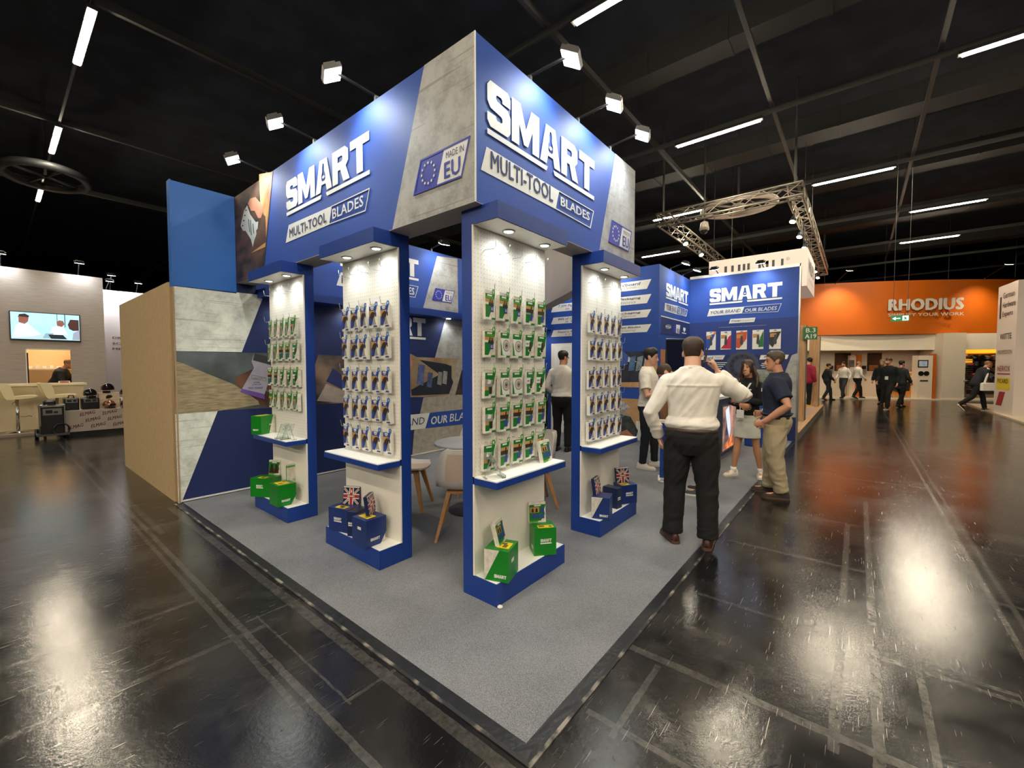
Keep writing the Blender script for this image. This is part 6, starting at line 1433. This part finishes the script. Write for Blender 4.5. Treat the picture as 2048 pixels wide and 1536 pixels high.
    if bt:
        mb = MB(); f = bt.get('fat', .012)
        hi = bt.get('waist', 1.005)
        pel = [(.78, -.005, .085, .13), (.82, -.005, .1, .15), (.88, -.01, .116, .166), (.94, -.012, .119, .173), (.98, -.006, .113, .164), (hi, -.002, .106, .155)]
        if bt['type'] == 'trousers':
            mb.loft([ring(z, c, a, w_, f) for z, c, a, w_ in pel])
            R_ = bt.get('r', (.1, .094, .078, .072, .07, .064, .062))
            for nm, s in (('L', 1), ('R', -1)):
                H_, K_, A_ = J['hip'+nm]+V((0, 0, -.02)), J['kn'+nm], J['an'+nm]+Vector((0, 0, bt.get('cuff', .0)*k))
                mb.tube([H_, H_.lerp(K_, .4), H_.lerp(K_, .85), K_, K_.lerp(A_, .35), K_.lerp(A_, .8), A_], [r*k*g('legr', 1.0) for r in R_], 18)
            child(mb, 'trousers', bt['m'], wr=bt.get('wr', .007)*k, wf=(10, 10, 18))
        else:
            z1 = bt['hem']; mb.loft([ring(z1, 0, .15, .205, 0), ring(z1+.01, 0, .152, .207, 0), ring(.78, -.004, .14, .19, 0), ring(.88, -.01, .132, .182, 0), ring(.95, -.012, .122, .172, .006), ring(hi, -.002, .104, .15, .012)])
            child(mb, 'skirt', bt['m'], wr=.004*k)
    if C.get('belt'):
        mb = MB(); z = .985; q = [ring(z-.018, -.004, .11, .16, .016), ring(z-.018, -.004, .11, .16, .022), ring(z+.018, -.004, .108, .157, .022), ring(z+.018, -.004, .108, .157, .016)]
        mb.loft(q+[q[0]], 0, False); o = mb.build('belt', C['belt'], None, True); o.parent = root
    sh = C.get('shoes')
    if sh:
        for nm, s in (('L', 1), ('R', -1)):
            A_ = J['an'+nm]; fy = RD(g('foot'+nm, 8*s)); pt = RD(g('toe'+nm, 0)); M_ = Matrix.Translation((A_.x, A_.y, A_.z-.085*k)) @ Matrix.Rotation(fy, 4, 'Z') @ Matrix.Rotation(pt, 4, 'Y') @ Matrix.Scale(k, 4)
            mb = MB(); rs = []
            for x, w_, hh in ((-.082, .02, .05), (-.072, .034, .082), (-.03, .041, .1), (.02, .043, .094), (.07, .045, .072), (.12, .047, .054), (.165, .043, .046), (.192, .03, .036), (.203, .012, .026)):
                rs.append([M_ @ Vector((x, w_*cos(t), .016+max(-.004, hh*sin(t)*.9))) for t in [2*pi*j/16 for j in range(16)]])
            mb.loft([r[::-1] for r in rs]); o = mb.build('shoe', sh[0], None, True); o.parent = root
            mb = MB(); ol = [(-.088, .018), (-.075, .036), (-.02, .043), (.06, .047), (.12, .05), (.165, .046), (.195, .032), (.209, .01)]
            pl = [(x, w_) for x, w_ in ol]+[(x, -w_) for x, w_ in ol[::-1]]
            mb.loft([[M_ @ Vector((x, y, z)) for x, y in pl[::-1]] for z in (0, .024)]); so = mb.build('sole', sh[1], None); so.parent = o
            if len(sh) > 2:
                mb = MB(); mb.tube([A_+V((0, 0, -.03)), A_+V((0, 0, .05))], [.041*k, .043*k], 14); q_ = mb.build('sock', sh[2], None, True); q_.parent = root
    hr = C.get('hair')
    if hr:
        style, hm = hr; mb = MB(); n = 36; thick = {'short': .014, 'crop': .008, 'long': .014, 'bald': .004, 'quiff': .017}[style]
        def hl(t):
            d = abs((t+pi) % (2*pi)-pi)*180/pi
            pts = [(0, .062), (40, .058), (62, .03), (78, -.012), (88, -.03), (94, .022), (112, .02), (122, -.05), (150, -.09), (180, -.1)]
            if style == 'long': pts = [(0, .088), (40, .08), (66, .05), (80, .0), (92, -.08), (120, -.1), (180, -.1)]
            if style == 'bald': pts = [(0, .3), (60, .3), (80, .02), (110, .02), (140, -.05), (180, -.06)]
            for (a0, v0), (a1, v1) in zip(pts, pts[1:]):
                if a0 <= d <= a1: return v0+(v1-v0)*(d-a0)/(a1-a0)
            return v0
        rings = []
        for i in range(25):
            z = -.105+.2225*i/24; base = head_ring(z, n); r = []
            for j, p in enumerate(base):
                t = 2*pi*j/n; e = max(0, min(1, (z-hl(t))/(.02 if abs((t+pi) % (2*pi)-pi) < 1.2 else .03))); up = max(0, z-.04)/.08
                fade = 1 if style != 'crop' else 1
                off = -.002+e*(thick*(.38+.62*min(1, max(0, (z+.02)/.1))+(0.35*up if style in ('short', 'quiff') else 0)))
                q = Vector((p.x, p.y, 0)); q0 = Vector((.0, 0, 0)); dr_ = (q-q0).normalized()
                r.append(HM @ (Vector((p.x, p.y, p.z))+dr_*off+Vector((0, 0, e*thick*up*(1.2 if style != 'quiff' or p.x < 0 else 1.9)))))
            rings.append(r)
        mb.loft(rings)
        if style == 'long':
            for yy, x0, r0 in ((.074, -.03, .028), (-.074, -.03, .028), (.03, -.07, .045), (-.03, -.07, .045), (.0, -.085, .045), (.088, -.012, .02), (-.088, -.012, .02)):
                pts = [HM @ Vector(q) for q in ((x0, yy*.9, .03), (x0-.005, yy*1.15, -.06), (x0-.015, yy*1.45, -.14), (x0+(.03 if x0 > -.02 else -.01), yy*1.55, -.22), (x0+(.05 if x0 > -.02 else -.02), yy*1.5, -.3))]
                mb.tube(pts, [r0*k*q for q in (.8, 1.0, 1.05, .95, .5)], 10, round_=True)
            child(mb, 'hair', hm, vox, 3, .006, wf=(60, 60, 8))
        else:
            o = mb.build('hair', hm, None, True); o.parent = root
    if face:
        ink_ = mat('eye_dark', '#1c1512', .3)
        for s in (1, -1):
            o = MB().ell(HM @ Vector((.0835, .032*s, .006)), (.0065*k, .0135*k, .0065*k), 10, 7, mx=HM.to_3x3().normalized()).build('eye', ink_, None, True); o.parent = root
            o = MB().tube([HM @ Vector(q) for q in ((.0875, .014*s, .0235), (.0885, .032*s, .029), (.079, .05*s, .024))], .0032*k, 6).build('eyebrow', C.get('brow', hr[1] if hr else ink_), None, True); o.parent = root
        if g('smile'):
            o = MB().tube([HM @ Vector(q) for q in ((.082, -.022, -.056), (.0925, -.011, -.0635), (.096, 0, -.065), (.0925, .011, -.0635), (.082, .022, -.056))], [.0025*k, .0055*k, .0065*k, .0055*k, .0025*k], 8).build('teeth', M_white_ink, None, True); o.parent = root
        o = MB().tube([HM @ Vector(q) for q in ((.087, -.022, -.069), (.0985, -.008, -.0705), (.0985, .008, -.0705), (.087, .022, -.069))], .0034*k, 6).build('lips', mat('lip', '#8e4c44', .45), None, True); o.parent = root
    return root, T, J, HM, k
def hash_(s): return (sum(ord(c)*(i+1) for i, c in enumerate(s)) % 97)*.37
def glasses(root, HM, k):
    m = mat('glasses_frame', '#16110f', .3)
    for s in (1, -1):
        o = MB().tube([HM @ Vector((.094, .033*s+.021*cos(t), .004+.016*sin(t))) for t in [2*pi*j/16 for j in range(17)]], .0025*k, 6).tube([HM @ Vector((.092, .054*s, .008)), HM @ Vector((.0, .079*s, .008))], .0025*k, 6).build('glasses_frame', m, None); o.parent = root
HB = mat('brown_hair', '#3a2a1e', .6, var=.35, vs=60, stretch=(3, 3, .4), bump=.5, bs=90); HD = mat('dark_hair', '#1b1512', .55, var=.3, vs=60, bump=.5, bs=90); HG = mat('greying_hair', '#4d4136', .6, var=.4, vs=70, bump=.5, bs=90)
HL = mat('fair_hair', '#8a6a48', .6, var=.3, vs=60); HGy = mat('grey_hair', '#7d756c', .6, var=.2, vs=60)
C_white = cloth('white_cotton_shirt', '#d9d3ca'); C_tee = cloth('white_jersey', '#dcd8cf'); C_blk = cloth('black_trouser_cloth', '#0b0b0d', .9, .3); C_navy = cloth('navy_pique', '#141c35'); C_khaki = cloth('khaki_cotton', '#a39478'); C_jean = cloth('dark_denim', '#11151f'); C_fleece = cloth('black_fleece', '#0d1113', .95)
C_skirt = cloth('off_white_denim', '#c9c9bd'); C_dgrey = cloth('charcoal_cloth', '#2b2c31'); C_red = cloth('crimson_jacket', '#8c1231'); C_suit = cloth('dark_suit', '#1d1f24'); C_grey = cloth('grey_jersey', '#8d8983')
S_brn = mat('brown_leather', '#3a2019', .4); S_brn2 = mat('dark_brown_suede', '#2f261f', .8); S_wht = mat('white_trainer', '#dcd5cb', .6); S_sole = mat('pale_sole', '#cfc7b8', .6); S_soleb = mat('brown_sole', '#4f3a2c', .6); S_blk = mat('black_leather', '#0f0f10', .35); S_yel = mat('yellow_trainer', '#d9a012', .5); S_sock = mat('white_sock', '#e2ddd6', .8)
CZ = .004
# 1 man on the phone
r1, T1_, J1, HM1, k1 = person('man in white shirt and black trousers seen from behind, phoning', (2.545, .14, CZ), RD(14), 1.83, dict(wide=1.16, deep=1.12, armr=1.1, legr=1.08, elL=(-.07, .33, 1.13), wrL=(.04, .27, .9), handL=((.35, -.25, -.9), (0, -1, 0), .5), elR=(.1, -.42, 1.25), wrR=(.07, -.2, 1.47), handR=((-.12, .42, .9), (-.1, .9, -.4), .55, -1),
    shL=(-.005, .19, 1.392), shR=(.0, -.2, 1.402), anL=(-.01, .14, .085), knL=(.02, .13, .5), anR=(-.04, -.14, .085), knR=(.0, -.13, .5), footL=28, footR=-4, head=(-4, 4, 0), headscale=1.03, neckr=.066, headpos=(.03, 0, 1.638)),
    dict(skin=M_skin_p, top=dict(m=C_white, sleeve='long', hem=1.0, collar=True, wr=.011, yoke=1.365, puff=.018, sleeve_r=1.05, fat=.016), bottom=dict(type='trousers', m=C_blk, r=(.108, .102, .086, .08, .078, .074, .076), wr=.009), belt=mat('brown_belt', '#3d2c22', .5), shoes=(S_brn, S_soleb), hair=('short', HB)), .006)
o = MB().tube([T1_((-.012+.074*cos(t)*1.0, .079*sin(t), 1.497-.012*cos(t))) for t in [2*pi*j/24 for j in range(25)]], .011*k1, 8, flat=.35, cap=False, ref=(0, 0, 1)).build('lanyard', mat('navy_lanyard', '#1a2540', .6), None); o.parent = r1
for y in (-.03, .03): MB().box(T1_((-.135, y-.008, .965)), T1_((-.128, y+.008, 1.02))).build('belt_loop', C_blk, None).parent = r1
t = thing('mobile_phone', 'black mobile phone held to the ear of the man in white', 'phone', (2.545, .14, CZ), RD(14), world=False)
mx = HM1 @ Matrix.Translation((.035, -.094, -.035)) @ Matrix.Rotation(RD(10), 4, 'X') @ Matrix.Rotation(RD(28), 4, 'Y')
MB().bbox((-.036, -.005, -.075), (.036, .005, .075), .004, mx=mx).build('body', M_black, t); MB().box((-.034, .005, -.072), (.034, .0056, .072), mx=mx).build('glass', mat('dark_glass', '#171b2e', .08), t)
t = thing('wrist_watch', 'watch on the left wrist of the man in white', 'watch', (2.545, .14, CZ), RD(14), world=False)
W_, E_ = J1['wrL'], J1['elL']; MB().tube([W_.lerp(E_, .07), W_.lerp(E_, .15)], .041*k1, 14).build('strap', M_black, t); 
# 2 smiling woman
r2, T2_, J2, HM2, k2 = person('smiling woman with long brown hair, black fleece and pale skirt', (5.43, .22, CZ), RD(166), 1.655, dict(wide=.9, deep=.92, armr=.88, legr=.92, elL=(.04, .225, 1.15), wrL=(.215, .0, 1.17), handL=((.25, -.95, .1), (-.9, -.2, 0), .4), elR=(.04, -.225, 1.13), wrR=(.235, .0, 1.11), handR=((.1, .95, -.15), (-.9, .1, 0), .4),
    head=(2, -6, 5), anL=(-.1, .16, .085), knL=(-.03, .12, .5), anR=(.12, -.14, .085), knR=(.06, -.11, .5), footL=25, footR=-12, smile=1),
    dict(skin=M_skin_t, top=dict(m=C_fleece, name='fleece', sleeve='long', hem=.95, collar=True, wr=.005, sleeve_r=1.15, fat=.022), bottom=dict(type='skirt', m=C_skirt, hem=.6, waist=.99), shoes=(S_wht, S_sole, S_sock), hair=('long', mat('chestnut_hair', '#3d291d', .5, var=.4, vs=50, stretch=(4, 4, .3)))), .0055)
mb = MB()
for s in (1, -1): mb.tube([T2_((-.03, .075*s, 1.485)), T2_((.1, .075*s, 1.43)), T2_((.158, .04*s, 1.32)), T2_((.17, .012*s, 1.2))], .014*k2, 6, flat=.3, ref=(1, 0, 0))
o = mb.build('lanyard', M_white_ink, None); o.parent = r2
mx = Matrix.Translation(V_ := T2_((.26, .01, .985))); o = MB().box((-.002, -.05, -.06), (.002, .05, .05), mx=mx).build('badge', M_print_w, None); o.parent = r2
o = MB().tube([T2_((.15, .01, 1.17)), T2_((.25, .0, 1.1)), T2_((.262, .01, 1.03))], .004, 6).build('badge_cord', M_white_ink, None); o.parent = r2
o = MB().box((-.001, -.03, -.008), (.003, .03, .008), mx=Matrix.Translation(T2_((.158, .085, 1.34)))).build('chest_print', M_white_ink, None); o.parent = r2
# 3 man in polo shirt
r3, T3_, J3, HM3, k3 = person('grey-haired man in navy polo shirt and khaki trousers', (4.6, -.23, 0), RD(94), 1.755, dict(wide=1.06, deep=1.15, armr=1.12, legr=1.06, elL=(-.13, .3, 1.14), wrL=(.1, .24, .94), handL=((.85, -.15, -.4), (0, -1, 0), .6), elR=(-.05, -.28, 1.13), wrR=(.14, -.2, 1.0), handR=((.9, .2, -.1), (0, 1, 0), .7), head=(14, 2, 0), anL=(-.08, .1, .085), knL=(.0, .11, .5), anR=(.06, -.12, .085), knR=(.06, -.11, .5), footL=14, smile=1),
    dict(skin=M_skin, top=dict(m=C_navy, name='polo_shirt', sleeve='short', hem=.995, collar=True, puff=.022, wr=.007, fat=.024, sleeve_r=1.1), bottom=dict(type='trousers', m=C_khaki, r=(.11, .105, .09, .085, .08, .074, .07), wr=.013), belt=mat('brown_belt', '#3d2c22', .5), shoes=(S_brn2, S_soleb), hair=('short', HG)), .0055)
o = MB().box((-.004, -.03, -.02), (.004, .03, .02), mx=Matrix.Translation(T3_((.15, .09, 1.31)))).build('name_badge', M_white_ink, None); o.parent = r3
o = MB().tube([T3_((-.03, .075, 1.49)), T3_((.07, .08, 1.44)), T3_((.12, .06, 1.36))], .012, 6, flat=.3, ref=(1, 0, 0)).build('lanyard', mat('grey_lanyard', '#6d7683', .6), None); o.parent = r3
# 4 young man with folded arms
r4, T4_, J4, HM4, k4 = person('young man in white t-shirt with folded arms', (5.03, 1.5, CZ), RD(-84), 1.84, dict(wide=.97, deep=.97, elL=(.06, .27, 1.13), wrL=(.25, -.05, 1.16), handL=((.1, -.95, .25), (-1, 0, 0), .5), elR=(.05, -.28, 1.1), wrR=(.24, -.06, 1.14), handR=((.2, .9, .3), (-.9, .2, 0), .5), head=(14, 8, 0), anL=(.06, .16, .085), knL=(.06, .13, .5), anR=(-.04, -.12, .085), knR=(.0, -.11, .5), footL=12, footR=-8),
    dict(skin=M_skin_p, top=dict(m=C_tee, name='t_shirt', sleeve='short', hem=.93, wr=.006, fat=.018, sleeve_r=1.12), bottom=dict(type='trousers', m=C_jean, r=(.1, .092, .072, .066, .062, .054, .05), wr=.006), shoes=(S_wht, S_sole), hair=('quiff', HD)), .0055)
# 5 man bending forward, mostly hidden
r5, *_ = person('man bending forward behind the man in white shirt', (4.14, .46, CZ), RD(100), 1.76, dict(lean=34, elL=(.2, .2, 1.02), wrL=(.3, .1, .85), elR=(.2, -.2, 1.02), wrR=(.3, -.1, .85), headpos=(.07, 0, 1.655), head=(0, 48, 0)),
    dict(skin=M_skin, top=dict(m=C_grey, name='t_shirt', sleeve='short', hem=.93, wr=.006), bottom=dict(type='trousers', m=C_blk), shoes=(mat('dark_trainer', '#23262b', .5), S_sole), hair=('crop', HB)), .009)
# 6 man behind the corner unit
r6, T6_, J6, HM6, k6 = person('man with glasses in white shirt behind the corner display unit', (5.32, 3.22, CZ), RD(12), 1.86, dict(wide=1.1, deep=1.1, elL=(-.04, .28, 1.15), wrL=(.16, .2, 1.0), elR=(.02, -.3, 1.14), wrR=(.26, -.2, 1.1), handR=((.9, .2, .1), (0, 1, 0), .6), head=(-22, 4, 0)),
    dict(skin=M_skin, top=dict(m=C_white, sleeve='long', hem=.97, collar=True, wr=.008, sleeve_r=1.1, fat=.02), bottom=dict(type='trousers', m=C_blk), belt=M_black, shoes=(S_blk, M_black), hair=('short', HD)), .009)
glasses(r6, HM6, k6)
# 7 face beside it
r7, T7_, J7, HM7, k7 = person('man with glasses half hidden behind the corner pegboard', (6.15, 4.32, CZ), RD(218), 1.74, dict(head=(0, 4, 0), wide=1.05), dict(skin=M_skin_t, top=dict(m=C_dgrey, sleeve='long', hem=.93), bottom=dict(type='trousers', m=C_blk), shoes=(S_blk, M_black), hair=('short', HD)), .011)
glasses(r7, HM7, k7)
# far people
walk = dict(knL=(.18, .1, .52), anL=(.22, .1, .085), knR=(-.02, -.1, .5), anR=(-.22, -.1, .12), toeR=25, elL=(-.08, .26, 1.15), wrL=(.02, .27, .9), elR=(.0, -.26, 1.14), wrR=(.16, -.25, .95))
V2 = .016
person('person in crimson jacket and yellow shoes between the timber posts', (16.75, .42, .14), RD(-30), 1.76, dict(lean=10, deep=1.15, wide=1.1, head=(60, 10, 0)), dict(top=dict(m=C_red, name='jacket', sleeve='long', hem=.84, sleeve_r=1.3, fat=.035, flare=.02), bottom=dict(type='trousers', m=C_blk), shoes=(S_yel, S_sole), hair=('short', HD)), V2)
person('man in dark suit behind the far timber post', (23.2, .1, 0), RD(-60), 1.72, walk, dict(top=dict(m=C_suit, name='jacket', sleeve='long', hem=.82, sleeve_r=1.15, fat=.025), bottom=dict(type='trousers', m=C_suit), shoes=(S_blk, M_black), hair=('short', HD)), V2)
person('left one of two walking men in white shirts', (24.6, -.45, .06), RD(150), 1.75, walk, dict(top=dict(m=C_white, sleeve='long', hem=.97), bottom=dict(type='trousers', m=C_dgrey), shoes=(S_blk, M_black), hair=('short', HD)), V2)
person('right one of two walking men in white shirts', (24.7, -.98, .06), RD(-60), 1.76, dict(walk, wide=1.15, deep=1.2), dict(top=dict(m=C_white, sleeve='long', hem=.97), bottom=dict(type='trousers', m=C_blk), shoes=(S_blk, M_black), hair=('bald', HGy)), V2)
rb, Tb, *_ = person('bearded man in black walking down the aisle', (19.4, -1.85, 0), RD(150), 1.9, dict(walk, wide=1.1, deep=1.1, head=(-25, 0, 0)), dict(top=dict(m=C_fleece, name='sweater', sleeve='long', hem=.9, sleeve_r=1.15), bottom=dict(type='trousers', m=C_blk), shoes=(S_blk, S_sole), hair=('crop', HB)), V2)
o = MB().box((-.004, -.05, -.06), (.004, .05, .06), mx=Matrix.Translation(Tb((.15, .02, 1.08)))).build('badge', M_white_ink, None); o.parent = rb
person('second man in black behind the bearded man', (21.6, -1.75, 0), RD(160), 1.86, dict(walk, wide=1.1), dict(top=dict(m=C_fleece, name='coat', sleeve='long', hem=.6, sleeve_r=1.2, fat=.03), bottom=dict(type='trousers', m=C_blk), shoes=(S_blk, M_black), hair=('short', HGy)), V2)
person('third man in dark coat close beside the bearded man', (20.6, -2.25, 0), RD(-40), 1.8, dict(walk), dict(top=dict(m=C_suit, name='coat', sleeve='long', hem=.7, sleeve_r=1.2, fat=.03), bottom=dict(type='trousers', m=C_blk), shoes=(S_blk, M_black), hair=('short', HD)), V2)
rw_, Tw, *_ = person('striding man with pale shoulder bag at the right', (20.55, -4.22, .0), RD(-68), 1.84, dict(knL=(.22, .1, .54), anL=(.3, .1, .085), knR=(-.16, -.1, .48), anR=(-.5, -.1, .22), toeR=50, lean=22, elL=(.1, .26, 1.12), wrL=(.3, .22, 1.05), elR=(.08, -.28, 1.12), wrR=(.3, -.24, 1.05)), dict(top=dict(m=C_suit, name='jacket', sleeve='long', hem=.86, sleeve_r=1.2, fat=.03), bottom=dict(type='trousers', m=C_blk), shoes=(S_blk, S_sole), hair=('bald', HL)), V2)
t = thing('shoulder_bag', 'pale shoulder bag carried by the striding man', 'bag', (20.55, -4.22, 0), RD(-68), world=False)
MB().bbox((-.1, -.42, .72), (.28, -.3, 1.0), .03, mx=Matrix.Rotation(.0, 4, 'X')).build('bag', M_card, t); MB().tube([(.0, -.36, 1.0), (.1, -.3, 1.25), (.2, -.18, 1.46), (.25, 0, 1.5)], .03, 8).build('strap', M_card, t)
person('man in dark jacket bending in the serving hatch', (-.15, 16.75, 0), RD(-25), 1.85, dict(lean=22, elL=(.25, .24, 1.1), wrL=(.45, .2, 1.0), elR=(.25, -.24, 1.1), wrR=(.45, -.2, 1.0), head=(0, 20, 0), wide=1.1, deep=1.1), dict(skin=M_skin_t, top=dict(m=C_suit, name='jacket', sleeve='long', hem=.84, sleeve_r=1.2, fat=.03), bottom=dict(type='trousers', m=C_suit), shoes=(S_blk, M_black), hair=('short', HL)), V2)

bpy.data.scenes.remove(WORK)
